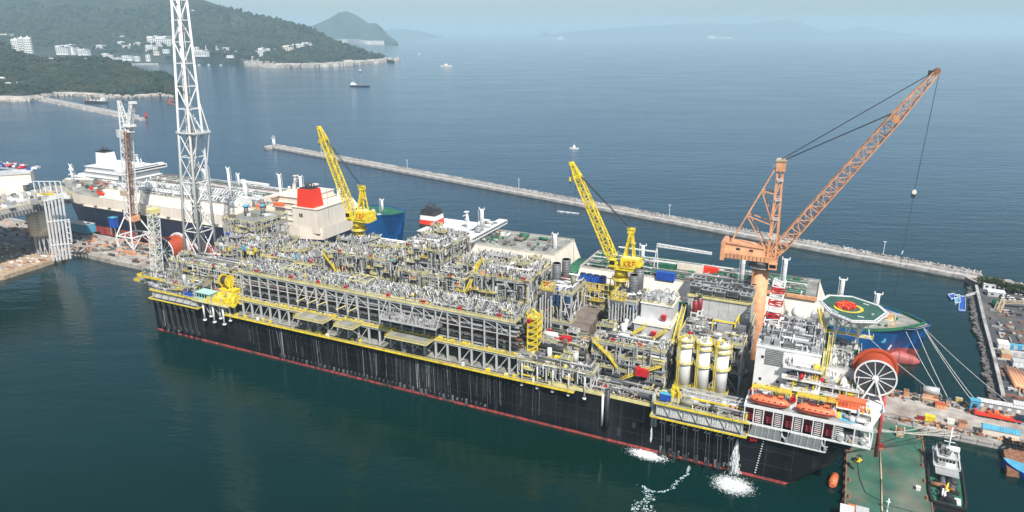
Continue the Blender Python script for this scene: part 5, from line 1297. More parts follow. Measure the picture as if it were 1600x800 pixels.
w = MB()
cx, cy = float(HC[0]), float(HC[1])
for a in range(8):
    x, y = octo[a]; w.bar((x, y, 57.4), (cx + (x - cx) * .3, cy + (y - cy) * .3, 50), .5, WHITE); w.bar((x, y, 57.2), (*octo[(a + 1) % 8], 57.2), .5, WHITE)
for sx, sy in ((-4, -5), (4, -5), (4, 5), (-4, 5)): w.bar((cx + sx, cy + sy, 24), (cx + sx, cy + sy, 57.4), .9, WHITE)
w.box(cx - 9, cx + 9, cy - 8, cy - 5.5, 48.9, 49.2, WHITE); w.box(cx - 9, cx - 6.5, cy - 5.5, cy + 7, 48.9, 49.2, WHITE); w.rail([(cx - 9, cy - 8, 49.2), (cx + 9, cy - 8, 49.2), (cx + 9, cy - 5.5, 49.2)], YELLOW, w=.2)
for k in range(4): w.bar((cx - 8 + k * 4, cy - 8, 48.9), (cx - 6 + k * 4, cy - 8, 57), .35, WHITE); w.bar((cx - 4 + k * 4, cy - 8, 48.9), (cx - 6 + k * 4, cy - 8, 57), .35, WHITE)
w.bar((cx - 4, cy - 5, 49), (cx + 4, cy - 5, 57), .4, WHITE); w.bar((cx + 4, cy - 5, 49), (cx - 4, cy - 5, 57), .4, WHITE); w.build("helideck_support", HD)
w = MB(); q = octo[int(np.argmax([p[0] for p in octo]))]; w.box(q[0], q[0] + 3.5, q[1] - 2, q[1] + 2.5, 55.4, 55.7, WHITE); w.rail([(q[0], q[1] - 2, 55.7), (q[0] + 3.5, q[1] - 2, 55.7), (q[0] + 3.5, q[1] + 2.5, 55.7), (q[0], q[1] + 2.5, 55.7)], PALEYEL, closed=True, w=.2); w.cbox(q[0] + 1.6, q[1], 55.7, 1.4, 1.2, 2.2, CRANEOR); w.build("stair_landing", HD)
stair(HD, (cx - 8, cy - 9.5, 49.2), (cx - 11, cy - 6, 57), 1.5)
# ------------------------------------------------------------------ yellow deck cranes
def yellow_crane(px_base, px_foot, px_tip, v, label, text):
    base = S(*px_base, v); foot = S(*px_foot, v); tip = S(*px_tip, v)
    zb = 20.0; t = thing("deck_crane", label, "crane", (base[0], v, zb), group="yellow deck cranes")
    zc = foot[2] - zb - 4.5
    w = MB(); w.tube((0, 0, 0), (0, 0, zc - 3.5), 2.3, YELLOW, 18); w.tube((0, 0, zc - 3.5), (0, 0, zc), 3.0, YELLOW, 18); w.tube((0, 0, zc), (0, 0, zc + .8), 3.3, DARK, 18); w.build("pedestal", t)
    w = MB(); w.rail([(4.2 * math.cos(k * PI / 6), 4.2 * math.sin(k * PI / 6), zc - 5) for k in range(12)], YELLOW, closed=True, w=.2, step=2); w.tube((0, 0, zc - 5.3), (0, 0, zc - 5), 4.3, PALEYEL, 16)
    for k in range(6): w.bar((3.6 * math.cos(k), 3.6 * math.sin(k), zc - 5), (2.6 * math.cos(k), 2.6 * math.sin(k), zc - 11), .35, YELLOW)
    w.build("pedestal_platform", t)
    zf = zc + .8
    w = MB(); w.box(-4.2, 9.0, -4.0, 4.0, zf - .6, zf + .8, YELLOW); w.box(.6, 9.4, -4.4, -.3, zf + .8, zf + 5.4, YELLOW); w.box(.6, 8.6, .4, 4.0, zf + .8, zf + 4.2, YELLOW); w.box(7.4, 9.8, -4.5, .4, zf - .4, zf + 3.0, YELLOW); w.box(1.4, 8.4, -4.0, -.8, zf + 5.4, zf + 5.7, PALEYEL); H = w.build("machine_house", t)
    # red lettering on the house side facing the water
    w = MB(); x0 = 2.4; zz = zf + 1.6
    def seg(a, b): w.bar((x0 + a[0] * 1.5, -4.46, zz + a[1] * 1.4), (x0 + b[0] * 1.5, -4.46, zz + b[1] * 1.4), .36, RED, .1)
    for ch in text:
        if ch == 'K': seg((0, 0), (0, 2)); seg((0, 1), (.9, 2)); seg((0, 1), (.9, 0))
        if ch == 'B': seg((0, 0), (0, 2)); seg((0, 2), (.8, 1.6)); seg((.8, 1.6), (0, 1)); seg((0, 1), (.9, .5)); seg((.9, .5), (0, 0))
        if ch == 'F': seg((0, 0), (0, 2)); seg((0, 2), (.9, 2)); seg((0, 1.1), (.7, 1.1))
        x0 += 1.9
    w.build("lettering", H)
    w = MB(); w.box(-4.4, -1.6, -5.2, -2.4, zf + .8, zf + 4.2, YELLOW); w.box(-4.48, -4.4, -5.0, -2.6, zf + 1.9, zf + 3.8, GLASS); w.box(-4.2, -1.8, -5.28, -5.2, zf + 1.9, zf + 3.8, GLASS); w.build("cab", t)
    f = (foot[0] - base[0], 0, foot[2] - zb); tp = (tip[0] - base[0], 0, tip[2] - zb); zk = f[2] + 13
    ka = (f[0] + 8, 0, zk)
    w = MB()
    for s in (-1, 1):
        w.bar((f[0] + 5.2, s * 2.2, zf + .8), (ka[0], s * .8, zk), 1.0, YELLOW); w.bar((f[0] + 10.5, s * 2.0, zf + .8), (ka[0] + .6, s * .8, zk), .6, YELLOW)
    for k in range(4): z_ = zf + 2 + (zk - zf - 2) * k / 4; w.bar((f[0] + 5.6 + 2.2 * k / 4, -2, z_), (f[0] + 5.6 + 2.2 * k / 4, 2, z_), .35, YELLOW)
    w.box(ka[0] - 1.2, ka[0] + 1.4, -1.5, 1.5, zk - .6, zk + 1.4, YELLOW); w.rail([(ka[0] - 1.4, -1.8, zk + 1.4), (ka[0] + 2.4, -1.8, zk + 1.4)], YELLOW, w=.15)
    w.box(ka[0] + .6, ka[0] + 2.6, -1.8, 0, zk - 5, zk - 4.8, PALEYEL); w.rail([(ka[0] + .6, -1.8, zk - 4.8), (ka[0] + 2.6, -1.8, zk - 4.8)], YELLOW, w=.15)
    w.build("king_post", t)
    w = MB(); L = math.dist(f, tp); k1 = [f[i] + (tp[i] - f[i]) * .12 for i in range(3)]; k2 = [f[i] + (tp[i] - f[i]) * .86 for i in range(3)]
    w.lattice(f, k1, 3.4, 3.6, YELLOW, bay=2.6, chord=.5, brace=.26); w.lattice(k1, k2, 3.6, 2.8, YELLOW, bay=2.6, chord=.48, brace=.24); w.lattice(k2, tp, 2.8, 1.3, YELLOW, bay=2.2, chord=.48, brace=.26)
    BM = w.build("boom", t)
    w = MB(); w.cbox(k2[0] + .3, 0, k2[2] - .5, 2.6, 2.8, 1.8, YELLOW); w.tube((tp[0], -1.1, tp[2]), (tp[0], 1.1, tp[2]), 1.0, YELLOW, 12); w.bar(tp, (tp[0] - 1.6, 0, tp[2] + .6), .6, YELLOW); w.build("boom_head", BM)
    w = MB()
    for s in (-.8, -.3, .3, .8): w.bar((ka[0], s, zk + 1), (k2[0] + .8, s, k2[2] + 1), .13, ROPEDARK)
    w.build("luffing_rope", t)
    w = MB(); w.bar((tp[0] - .6, 0, tp[2]), (tp[0] - .6, 0, tp[2] - 6), .14, ROPEDARK); w.bar((k2[0] - 1.2, .4, k2[2]), (k2[0] - 1.2, .4, f[2] - 6), .1, ROPEDARK); w.build("hoist_rope", t)
    w = MB(); w.cbox(tp[0] - .6, 0, tp[2] - 8, .9, .8, 2, YELLOW); w.tube((tp[0] - .6, 0, tp[2] - 9), (tp[0] - .6, 0, tp[2] - 8), .3, DARK, 8); w.build("hook_block", t)
    return t
yellow_crane((563, 385), (549, 330), (499, 200), 50, "yellow lattice deck crane, the left one, beside the red funnel", "KBF")
yellow_crane((970, 440), (957, 402), (894, 256), 50, "yellow lattice deck crane with red lettering, above the four blue tanks", "KBF")

# ------------------------------------------------------------------ orange harbour crane
v = 68.0; base = S(1185, 455, v); zb = 3.0
OC = thing("harbour_crane", "big faded-orange luffing crane on a round pedestal behind the production ship", "crane", (base[0], v, zb))
houseL = S(1131, 385, v); foot = S(1203, 404, v); tip = S(1464, 112, v); apex = S(1221, 251, v)
rel = lambda p: (p[0] - base[0], 0.0, p[2] - zb)
f, tp, ax = rel(foot), rel(tip), rel(apex)
hz0 = 65.0 - zb
w = MB(); w.tube((0, 0, 0), (0, 0, hz0 - 1.5), 3.6, CRANEOR, 24); w.tube((0, 0, 0), (0, 0, 9), 5.0, CONCRETE, 20); w.build("pedestal", OC)
w = MB(); w.tube((0, 0, hz0 - 2.2), (0, 0, hz0), 4.8, SHADE, 20); w.rail([(5.4 * math.cos(k * PI / 6), 5.4 * math.sin(k * PI / 6), hz0 - 3) for k in range(12)], SHADE, closed=True, step=2); w.tube((0, 0, hz0 - 3.3), (0, 0, hz0 - 3), 5.6, GREY, 16); w.build("slewing_ring", OC)
w = MB(); xl = rel(houseL)[0]
w.box(xl, 6.5, -5.0, 5.0, hz0, hz0 + 2.2, CRANEOR)
w.poly([(xl, -5, hz0 + 2.2), (1.5, -5, hz0 + 2.2), (1.5, 5, hz0 + 2.2), (xl, 5, hz0 + 2.2), (xl + .3, -4, hz0 + 7), (1.2, -4, hz0 + 5.8), (1.2, 4, hz0 + 5.8), (xl + .3, 4, hz0 + 7)], [[0, 1, 5, 4], [1, 2, 6, 5], [2, 3, 7, 6], [3, 0, 4, 7], [4, 5, 6, 7]], CRANEOR)
w.box(xl - .5, xl + 1.2, -5.4, 5.4, hz0 - 1.2, hz0 + 7.2, CRANEOR)
for k in range(12): w.box(xl + .4 + k * 1.6, xl + .7 + k * 1.6, -5.1, -4.99, hz0 + .1, hz0 + 2.1, RUST)
H = w.build("machine_house", OC)
wd = MB(); wd.box(0, 1.6, -.06, 0, 0, .9, DARK)
k0 = wd.build("window", H, offset=(xl + 6, -4.72, hz0 + 4.2)); inst(k0, H, (xl + 11.5, -4.6, hz0 + 4.0))
w = MB(); w.rail([(xl, -5, hz0 + 7), (1, -4.6, hz0 + 5.8)], CRANEOR, w=.18); w.rail([(2, -5, hz0 + 2.2), (6.5, -5, hz0 + 2.2), (6.5, 5, hz0 + 2.2)], CRANEOR, w=.18); w.build("house_rail", H)
w = MB(); w.box(3.4, 6.8, -5.8, -3.2, hz0 - 2.6, hz0 + .0, CRANEOR); w.box(6.8, 6.9, -5.6, -3.4, hz0 - 1.8, hz0 - .3, GLASS); w.box(3.8, 6.4, -5.88, -5.8, hz0 - 1.8, hz0 - .3, GLASS); w.build("cab", OC)
w = MB()
for s in (-1, 1):
    w.bar((2.4, s * 3.2, hz0 + 2.2), (ax[0] - .8, s * 1.5, ax[2]), .75, CRANEOR); w.bar((5.6, s * 3.2, hz0 + 2.2), (ax[0] + .9, s * 1.5, ax[2]), .6, CRANEOR)
    w.bar((xl + 3.5, s * 3.6, hz0 + 7.4), (ax[0] - .9, s * 1.5, ax[2] - 1), .6, CRANEOR)
    for t0_, t1_ in ((.0, .22), (.22, .42), (.42, .62), (.62, .82)):
        a = [2.4 + (ax[0] - 3.2) * t0_, s * (3.2 - 1.7 * t0_), hz0 + 2.2 + (ax[2] - hz0 - 2.2) * t0_]; b = [5.6 + (ax[0] - 4.7) * t1_, s * (3.2 - 1.7 * t1_), hz0 + 2.2 + (ax[2] - hz0 - 2.2) * t1_]; w.bar(a, b, .35, CRANEOR)
        a2 = [2.4 + (ax[0] - 3.2) * t1_, s * (3.2 - 1.7 * t1_), b[2]]; w.bar(a2, b, .3, CRANEOR)
    for t_ in (.34, .66):
        a = [2.4 + (ax[0] - 3.2) * t_, s * (3.2 - 1.7 * t_), hz0 + 2.2 + (ax[2] - hz0 - 2.2) * t_]; b = [xl + 3.5 + (ax[0] - xl - 4.4) * t_, s * (3.6 - 2.1 * t_), hz0 + 7.4 + (ax[2] - hz0 - 8.4) * t_]; w.bar(a, b, .4, CRANEOR)
        c_ = [2.4 + (ax[0] - 3.2) * (t_ - .3), s * (3.2 - 1.7 * (t_ - .3)), hz0 + 2.2 + (ax[2] - hz0 - 2.2) * (t_ - .3)]; w.bar(c_, b, .4, CRANEOR)
for t_ in (.2, .4, .6, .8):
    zz = hz0 + 2.2 + (ax[2] - hz0 - 2.2) * t_; xx = 2.4 + (ax[0] - 3.2) * t_; yy = 3.2 - 1.7 * t_; w.bar((xx, -yy, zz), (xx, yy, zz), .35, CRANEOR)
    w.box(xx + .4, xx + 2.6, -yy - 1, -yy + .4, zz - .1, zz + .1, PALEGREY); w.rail([(xx + .4, -yy - 1, zz + .1), (xx + 2.6, -yy - 1, zz + .1)], WHITE, w=.14)
w.build("a_frame", OC)
w = MB(); w.box(ax[0] - 1.6, ax[0] + 2.0, -2.6, 2.6, ax[2] - 4.2, ax[2], CRANEOR); w.box(ax[0] - 1.9, ax[0] + 2.3, -2.9, 2.9, ax[2], ax[2] + .6, TAN); w.rail([(ax[0] - 3, -2.9, ax[2] - 2.4), (ax[0] - 1.8, -2.9, ax[2] - 2.4)], GREY, w=.16, step=.8); w.build("a_frame_head", OC)
kk = [f[i] + (tp[i] - f[i]) * .10 for i in range(3)]; kj = [f[i] + (tp[i] - f[i]) * .78 for i in range(3)]
w = MB(); w.lattice(f, kk, 6.4, 6.2, CRANEOR, bay=3.4, chord=.48, brace=.3, h0=2.4, h1=4.6); w.lattice(kk, kj, 6.2, 5.0, CRANEOR, bay=3.9, chord=.45, brace=.27, h0=4.6, h1=4.2); w.lattice(kj, tp, 5.0, 2.2, CRANEOR, bay=3.2, chord=.45, brace=.28, h0=4.2, h1=1.6)
BM = w.build("boom", OC)
w = MB(); w.cbox(kj[0], 0, kj[2] - 1.6, 2.2, 5.6, 2.8, CRANEOR); w.build("boom_sheave", BM); w = MB(); w.tube((tp[0], -1.4, tp[2] + .2), (tp[0], 1.4, tp[2] + .2), 1.2, RUST, 12); w.cbox(tp[0] - 1.6, 0, tp[2] - 1.2, 2.4, 2.4, 1.6, DARK); w.build("boom_sheave", BM)
w = MB()
for s in (-1.6, -1.1): w.bar((ax[0], s, ax[2] + .6), (tp[0], s * .6, tp[2] + .6), .15, ROPEDARK)
for s in (1.1, 1.6): w.bar((ax[0], s, ax[2] + .6), (tp[0], s * .6, tp[2] + .6), .15, ROPEDARK)
for s in (-1.5, -.8, .8, 1.5): w.bar((ax[0], s, ax[2] - .3), (kj[0] - 1.6, s, kj[2] + 1.6), .17, ROPEDARK)
w.build("luffing_rope", OC)
hk = rel(S(1428, 303, v)); tail = rel(S(1395, 476, v))
w = MB()
for s in (-.7, -.35, .35, .7): w.bar((tp[0] + .8, s, tp[2]), (hk[0], s * .6, hk[2] + 1.8), .10, ROPEDARK)
w.build("hoist_rope", OC)
w = MB(); w.tube((hk[0], -.8, hk[2] + .8), (hk[0], .8, hk[2] + .8), .85, CREAM, 12); w.cbox(hk[0] - .2, 0, hk[2] - 1.4, 1.4, 1.2, 1.6, DARK); w.build("hook_block", OC)
w = MB(); w.bar((hk[0], 0, hk[2] - 1), tail, .16, ROPEDARK); w.tube(((hk[0] + tail[0]) / 2, 0, (hk[2] + tail[2]) / 2), ((hk[0] + tail[0]) / 2 - .3, 0, (hk[2] + tail[2]) / 2 - 1.4), .25, WHITE, 6); w.build("hanging_line", OC)

# ------------------------------------------------------------------ hose reels on the production ship
def reel(u, v0, v1, z, r, label, spokes, hose=CABLERED, deckz=26.0, full=True, rim=None):
    t = thing("hose_reel", label, "hose reel", (u, v0, z))
    L = v1 - v0
    w = MB(); w.tube((0, 0.3, 0), (0, L - .3, 0), r * .88, hose, 36)
    n = int(L / .75)
    for k in range(n): w.tube((0, .4 + k * (L - .8) / n, 0), (0, .4 + (k + .62) * (L - .8) / n, 0), r * .95, hose, 36)
    w.build("wound_hose", t)
    w = MB()
    for k in range(40):
        a, b = 2 * PI * k / 40, 2 * PI * (k + 1) / 40; w.bar((r * 1.06 * math.cos(a), L, r * 1.06 * math.sin(a)), (r * 1.06 * math.cos(b), L, r * 1.06 * math.sin(b)), .9, rim or hose)
    w.tube((0, L - .25, 0), (0, L + .05, 0), r * 1.05, rim or hose, 36); w.build("back_flange", t)
    for y in (0,):
        w = MB(); nn = 40
        for k in range(nn):
            a, b = 2 * PI * k / nn, 2 * PI * (k + 1) / nn
            w.bar((r * math.cos(a), y, r * math.sin(a)), (r * math.cos(b), y, r * math.sin(b)), .5, WHITE)
        for k in range(spokes):
            a = 2 * PI * (k + .3) / spokes; w.bar((r * .2 * math.cos(a), y, r * .2 * math.sin(a)), (r * math.cos(a), y, r * math.sin(a)), .26, WHITE)
        w.tube((0, y - .4, 0), (0, y + .4, 0), r * .17, WHITE, 18); w.build("flange", t)
    w = MB(); w.tube((0, .05, 0), (0, .28, 0), r * .95, DARK, 32); w.build("drum_side", t)
    for y in (-.8, L + .8):
        w = MB(); w.bar((-r * .7, y, deckz - z), (0, y, 0), .6, WHITE); w.bar((r * .7, y, deckz - z), (0, y, 0), .6, WHITE); w.bar((-r * .7, y, deckz - z), (r * .7, y, deckz - z), .6, GREY); w.build("cradle", t)
    return t
q = S(1368, 591, 12); reel(q[0], 12, 21, q[2], 6.6, "giant orange hose reel with white spokes at the stern of the production ship", 12, CABLERED, 31.4)
q = S(257, 396, 26); reel(q[0], 26, 37, q[2] + 1.5, 7.6, "red-orange hose reel with white rims beside the flare tower", 12, CABLERED, 25.9, rim=WHITE)
# davits' boats
def lifeboat(u0, u1, v, z, label):
    L = u1 - u0; t = thing("lifeboat", label, "lifeboat", ((u0 + u1) / 2, v, z), group="orange lifeboats in the davits")
    rows = []; 
    for i in range(15):
        s = i / 14; x = -L / 2 + L * s; e = max(.06, 1 - abs(2 * s - 1) ** 3.2); k = e ** .55; b = 2.3 * k
        rows.append([(x, b * math.cos(a), 1.9 * (1 - .25 * (1 - k)) + (math.sin(a) * 1.9 * k)) for a in np.linspace(PI, 2 * PI, 9)])
    w = MB(); w.grid(rows, ORANGE, flip=True); w.build("hull", t)
    rows = []
    for i in range(15):
        s = i / 14; x = -L / 2 + L * s; e = max(.06, 1 - abs(2 * s - 1) ** 3.2); k = e ** .55; b = 2.25 * k
        rows.append([(x, b * math.cos(a), 1.9 + .02 + 1.75 * k * min(1, .6 + e) * math.sin(a) ** .8 if math.sin(a) > 0 else 1.9) for a in np.linspace(0, PI, 9)])
    w = MB(); w.grid(rows, ORANGE, flip=True); w.build("canopy", t)
    w = MB(); w.bar((-L / 2 + .4, -2.34, 1.9), (L / 2 - .4, -2.34, 1.9), .3, MAROON); w.build("rubbing_strake", t)
    w = MB(); w.cbox(L * .27, 0, 3.5, 1.7, 1.6, .9, ORANGE); w.cbox(L * .27, -.82, 3.8, 1.2, .05, .4, GLASS); w.build("conning_box", t)
    w = MB()
    for _ in range(14): a = RG.uniform(-L * .2, L * .1); w.bar((a, RG.uniform(-1, 1), 3.65), (a + RG.uniform(-2, 2), RG.uniform(-1, 1), 3.9), .14, MAROON)
    for a in (-L * .36, L * .38): w.bar((a, 0, 3.2), (a, 0, 5.2), .2, GREY)
    w.build("lashing", t, kind="stuff")
    w = MB()
    for k in range(5): w.cbox(-L * .3 + k * L * .15, -2.1, 2.5, .6, .1, .4, GLASS)
    w.build("window", t); return t
lifeboat(317.5, 331.0, -1.2, 31.6, "orange enclosed lifeboat, the left of the two under the yellow davits")
lifeboat(333.2, 346.0, -1.2, 31.6, "orange enclosed lifeboat, the right of the two, beside the orange container")
t = thing("equipment_container", "orange ribbed steel container beside the blue tarpaulin on the ship's stern", "container", (350.6, 3.6, 34.4))
w = MB(); w.box(-4.4, 4.4, -1.6, 1.8, 0, 3.4, ORANGE)
for k in range(9): w.box(-4.4 + k * 1.08, -4.2 + k * 1.08, -1.75, -1.6, .8, 3.3, ORANGE)
w.box(-4.4, 4.4, -1.8, -1.6, .5, .75, ORANGE); w.build("body", t)
w = MB(); w.box(-4.5, 4.5, -1.7, 1.9, 3.4, 3.6, ORANGE); w.build("roof", t)
w = MB(); w.box(-4.2, -1.0, -1.66, -1.6, 1.2, 2.6, CABLERED); w.box(2.8, 4.1, -1.66, -1.6, 1.7, 2.4, CREAM); w.build("side_panel", t)
t = thing("winch", "red-orange drum winch left of the orange container", "winch", (344.4, 3.4, 34.0))
w = MB(); w.tube((-1.2, 0, 1.5), (1.2, 0, 1.5), 1.5, CABLERED, 16); w.build("drum", t)
w = MB(); w.tube((-1.5, 0, 1.5), (-1.2, 0, 1.5), 1.9, RED, 16); w.tube((1.2, 0, 1.5), (1.5, 0, 1.5), 1.9, RED, 16); w.build("flange", t)
w = MB(); w.cbox(0, 0, -2.6, 3, 2.6, 2.6, GREY); w.build("stand", t)

# ------------------------------------------------------------------ ships moored behind
def ship_hull(root, L, hb, prof, topm, bowlen=38, sternlen=18, sheer=4.0, bulb=False, flip=False, z0=-2, deckm=DECK, zd=18.0, transom=.8):
    """x from stern (0) to bow (L). prof: list of (z_lo, z_hi, material)"""
    N = 44
    def half(x, z):
        t = (x - (L - bowlen)) / bowlen; zt = max(0, min(1, z / zd))
        k = 1.0
        if t > 0:
            flare = .55 + .45 * zt
            tt = min(1, t / (.78 + .22 * zt)); k = max(0.0, 1 - tt ** (1.7 + 1.3 * zt)); 
        if x < sternlen: k = min(k, transom + (1 - transom) * math.sin(PI / 2 * max(0, x / sternlen)) if zt > .5 else .25 + .75 * math.sin(PI / 2 * max(0, x / sternlen)))
        return hb * k
    def sh(x):
        t = max(0, (x - L * .80) / (L * .20)); return sheer * t ** 1.6
    mbs = {}
    for (zl, zh, m_, nm) in prof:
        rows = []
        for z in np.linspace(zl, zh, 5):
            xs = np.concatenate([np.linspace(0, L - bowlen, 16), np.linspace(L - bowlen, L, 20)[1:]])
            side = []
            for x in xs:
                zz = z + sh(x) * max(0, min(1, (z - 2) / max(1, zd - 2)))
                xx = x + (max(0, z) * .22 if x > L - 8 else 0)
                side.append((xx, -half(x, z), zz))
            oth = [(p[0], -p[1], p[2]) for p in side[::-1]]
            rows.append(side + oth)
        w = MB(); w.grid(rows, m_, closed=True, smooth=False); w.build(nm, root)
    xs = np.concatenate([np.linspace(0, L - bowlen, 16), np.linspace(L - bowlen, L, 20)[1:]])
    top = [(x + (zd * .22 if x > L - 8 else 0), -half(x, zd) * .995, zd + sh(x) - 1.0) for x in xs]
    oth = [(p[0], -p[1], p[2]) for p in top]
    w = MB(); w.grid([top, oth], deckm, smooth=False); w.build("deck", root)
    w = MB()
    if bulb:
        rows = []
        for i in range(9):
            s = i / 8; r = 5.2 * math.sqrt(max(.02, 1 - s ** 2.6)); rows.append([(L - 16 + 19 * s, r * .75 * math.cos(a), 1.0 + r * .95 * math.sin(a)) for a in np.linspace(0, 2 * PI, 14)[:-1]])
        w.grid(rows, BOOTPALE, closed=True); w.build("bulbous_bow", root)
def funnel(root, x, y, z, a, b, h, m_, capm=DARK, bands=None, taper=.8):
    w = MB()
    def frus(z0, z1, k0, k1, mm):
        v_ = [(x + sx * a * k, y + sy * b * k, zz) for zz, k in ((z0, k0), (z1, k1)) for sx, sy in ((-1, -1), (1, -1), (1, 1), (-1, 1))]
        w.poly(v_, [[0, 1, 5, 4], [1, 2, 6, 5], [2, 3, 7, 6], [3, 0, 4, 7], [4, 5, 6, 7]], mm)
    if bands:
        n = sum(q[0] for q in bands); zz = z; k0 = 1.0
        for hgt, mm in bands:
            k1 = k0 - (1 - taper) * hgt / n; frus(zz, zz + h * hgt / n, k0, k1, mm); zz += h * hgt / n; k0 = k1
    else: frus(z, z + h, 1, taper, m_)
    F_ = w.build("funnel", root)
    w = MB()
    for k in range(7):
        px = x + (k % 4 - 1.5) * a * .34; py = y + (k // 4 - .5) * b * .6; hh = 2.2 + (k * 37 % 5) * .5; w.tube((px, py, z + h), (px, py, z + h + hh), .5, DARK, 8); w.tube((px, py, z + h + hh - .3), (px + .9, py, z + h + hh + .5), .45, DARK, 8)
    w.cbox(x, y, z + h, a * 1.4, b * 1.3, .9, DARK); w.build("exhaust_pipe", F_)
def white_mast(root, x, y, z, h, m_=WHITE, name="vent_mast", r=1.1):
    w = MB(); w.tube((x, y, z), (x, y, z + h), r, m_, 10, r * .85); w.bar((x - 1.8, y, z + h), (x + 1.8, y, z + h), .5, m_); w.bar((x - 1.8, y, z + h), (x - 1.8, y, z + h + 1.2), .5, m_); w.bar((x + 1.8, y, z + h), (x + 1.8, y, z + h + 1.2), .5, m_)
    for k in range(int(h / 1.2)): w.bar((x - r - .5, y - r, z + k * 1.2), (x + r, y - r, z + k * 1.2), .12, GREY)
    w.bar((x - r - .5, y - r, z), (x - r - .5, y - r, z + h), .15, m_); return w.build(name, root)
def trunk(root, x0, x1, hb, z0, z1, m_=CREAM, topm=DECK, name="trunk_deck"):
    w = MB(); k = .78
    v_ = [(x0, -hb, z0), (x1, -hb, z0), (x1, hb, z0), (x0, hb, z0), (x0 + 2, -hb * k, z1), (x1 - 4, -hb * k, z1), (x1 - 4, hb * k, z1), (x0 + 2, hb * k, z1)]
    w.poly(v_, [[0, 1, 5, 4], [1, 2, 6, 5], [2, 3, 7, 6], [3, 0, 4, 7]], m_); w.poly(v_[4:], [[0, 1, 2, 3]], topm)
    o = w.build(name, root)
    w = MB(); w.rail([(x0 + 2, -hb * k, z1), (x1 - 4, -hb * k, z1), (x1 - 4, hb * k, z1), (x0 + 2, hb * k, z1)], m_, closed=True, step=4, w=.2); w.build("handrail", o); return o
def deck_mess(root, x0, x1, hb, z, n, pal, name="deck_machinery", pipe=True, h=2.6):
    w = MB(); gear(w, x0, x1, -hb, hb, z, n, h, RG, pal)
    if pipe:
        for y in np.linspace(-hb * .5, hb * .5, 6): w.bar((x0, y, z + 1.4), (x1, y, z + 1.4), .5, RG.choice([WHITE, PALEGREY, GREY]))
        pipes(w, x0, x1, -hb, hb, z + .5, z + 2.5, n, RG, pal)
    return w.build(name, root, kind="stuff")
def accommodation(root, x0, x1, hb, zs, m_, name="deckhouse", wing=True, face=1):
    """stepped house; bridge front looks towards +x when face=1"""
    w = MB(); n = len(zs) - 1
    for k in range(n):
        ins = k * .8; w.box(x0 + ins * (.3 if face > 0 else 1.0), x1 - ins * (1.0 if face > 0 else .3), -hb + k * .6, hb - k * .6, zs[k], zs[k + 1] - .3, m_); w.box(x0 - .6 + ins * .3, x1 + .6 - ins * .3, -hb + k * .6 - .8, hb - k * .6 + .8, zs[k + 1] - .3, zs[k + 1], m_)
    H_ = w.build(name, root)
    w = MB()
    for k in range(1, n): w.rail([(x0, -hb + k * .6, zs[k]), (x1, -hb + k * .6, zs[k]), (x1, hb - k * .6, zs[k])], m_, step=3, w=.16)
    w.build("handrail", H_)
    wd = MB(); wd.box(0, .9, -.06, .06, 0, 1, GLASS); k0 = None
    for k in range(n):
        for x in np.arange(x0 + 2, x1 - 2, 3.0):
            loc = (x, -hb + k * .6 - .04, zs[k] + (zs[k + 1] - zs[k]) * .4)
            if k0 is None: k0 = wd.build("window", H_, offset=loc)
            else: inst(k0, H_, loc)
    if wing:
        xb = x1 - 5 if face > 0 else x0 + 5; zt = zs[-1]
        w = MB(); w.box(min(xb, xb + 6 * face), max(xb, xb + 6 * face), -hb - 5.5, hb + 5.5, zt - 3.2, zt, m_); w.box(xb - 2, xb + 2, -hb - 5.5, hb + 5.5, zt, zt + .9, m_)
        e = xb + 6 * face
        w.box(min(e, e + .06 * face), max(e, e + .06 * face), -hb - 4.5, hb + 4.5, zt - 1.9, zt - .7, GLASS); w.build("bridge", H_)
        w = MB(); w.bar((xb, 0, zt), (xb - 2, 0, zt + 11), 1.2, m_); w.bar((xb - 2, -2, zt + 7), (xb - 2, 2, zt + 7), .5, m_); w.bar((xb - 3, -3, zt + 9), (xb - 3, 3, zt + 9), .4, m_); w.ball((xb + 1, 4, zt + 3), 1.1, m_); w.bar((xb + 1, 4, zt), (xb + 1, 4, zt + 2), .5, m_); w.cbox(xb - 2, 0, zt + 11, 2.6, 2.6, .5, m_); w.bar((xb - 6, 6, zt), (xb - 5, 6, zt + 7), .6, m_); w.bar((xb - 4, 6, zt), (xb - 5, 6, zt + 7), .6, m_); w.build("radar_mast", H_)
    return H_
# A: gas carrier with the red funnel, bow to the left
vA = 141.0; xs = 18.0; bowu = -276.0; LA = xs - bowu
A_ = thing("gas_carrier", "black and cream gas carrier with a bright red funnel, bow to the left", "ship", (xs, vA, 0), rot=PI)
ship_hull(A_, LA, 23, [(-2, 6.5, BOOT, "red_bottom"), (6.5, 22.5, NAVY, "hull"), (22.5, 31.0, CREAM, "upper_hull")], CREAM, bowlen=46, sheer=6.0, zd=31)
w = MB(); w.box(20, LA - 46, 22.8, 23.6, 22.1, 22.9, CREAM)
for x in np.arange(60, LA - 40, 17): w.box(x, x + 3, 22.9, 24, 22.9, 24, SHADE)
w.build("side_ledge", A_)
tA = trunk(A_, 62, LA - 62, 19, 30, 37, CREAM, DECK); deck_mess(A_, 70, LA - 74, 13, 37, 330, [WHITE, WHITE, WHITE, PALEGREY, GREY, SHADE, BROWN, GREEN])
w = MB()
for x in np.arange(80, 205, 3.2): 
    for s in (-1, 1): w.bar((x, s * 3, 37), (x + .5, s * 9, 41), .6, WHITE); w.bar((x + .5, s * 9, 41), (x + .8, s * 13, 38), .6, WHITE)
w.build("manifold_pipes", A_, kind="stuff")
w = MB(); rgA = random.Random(77)
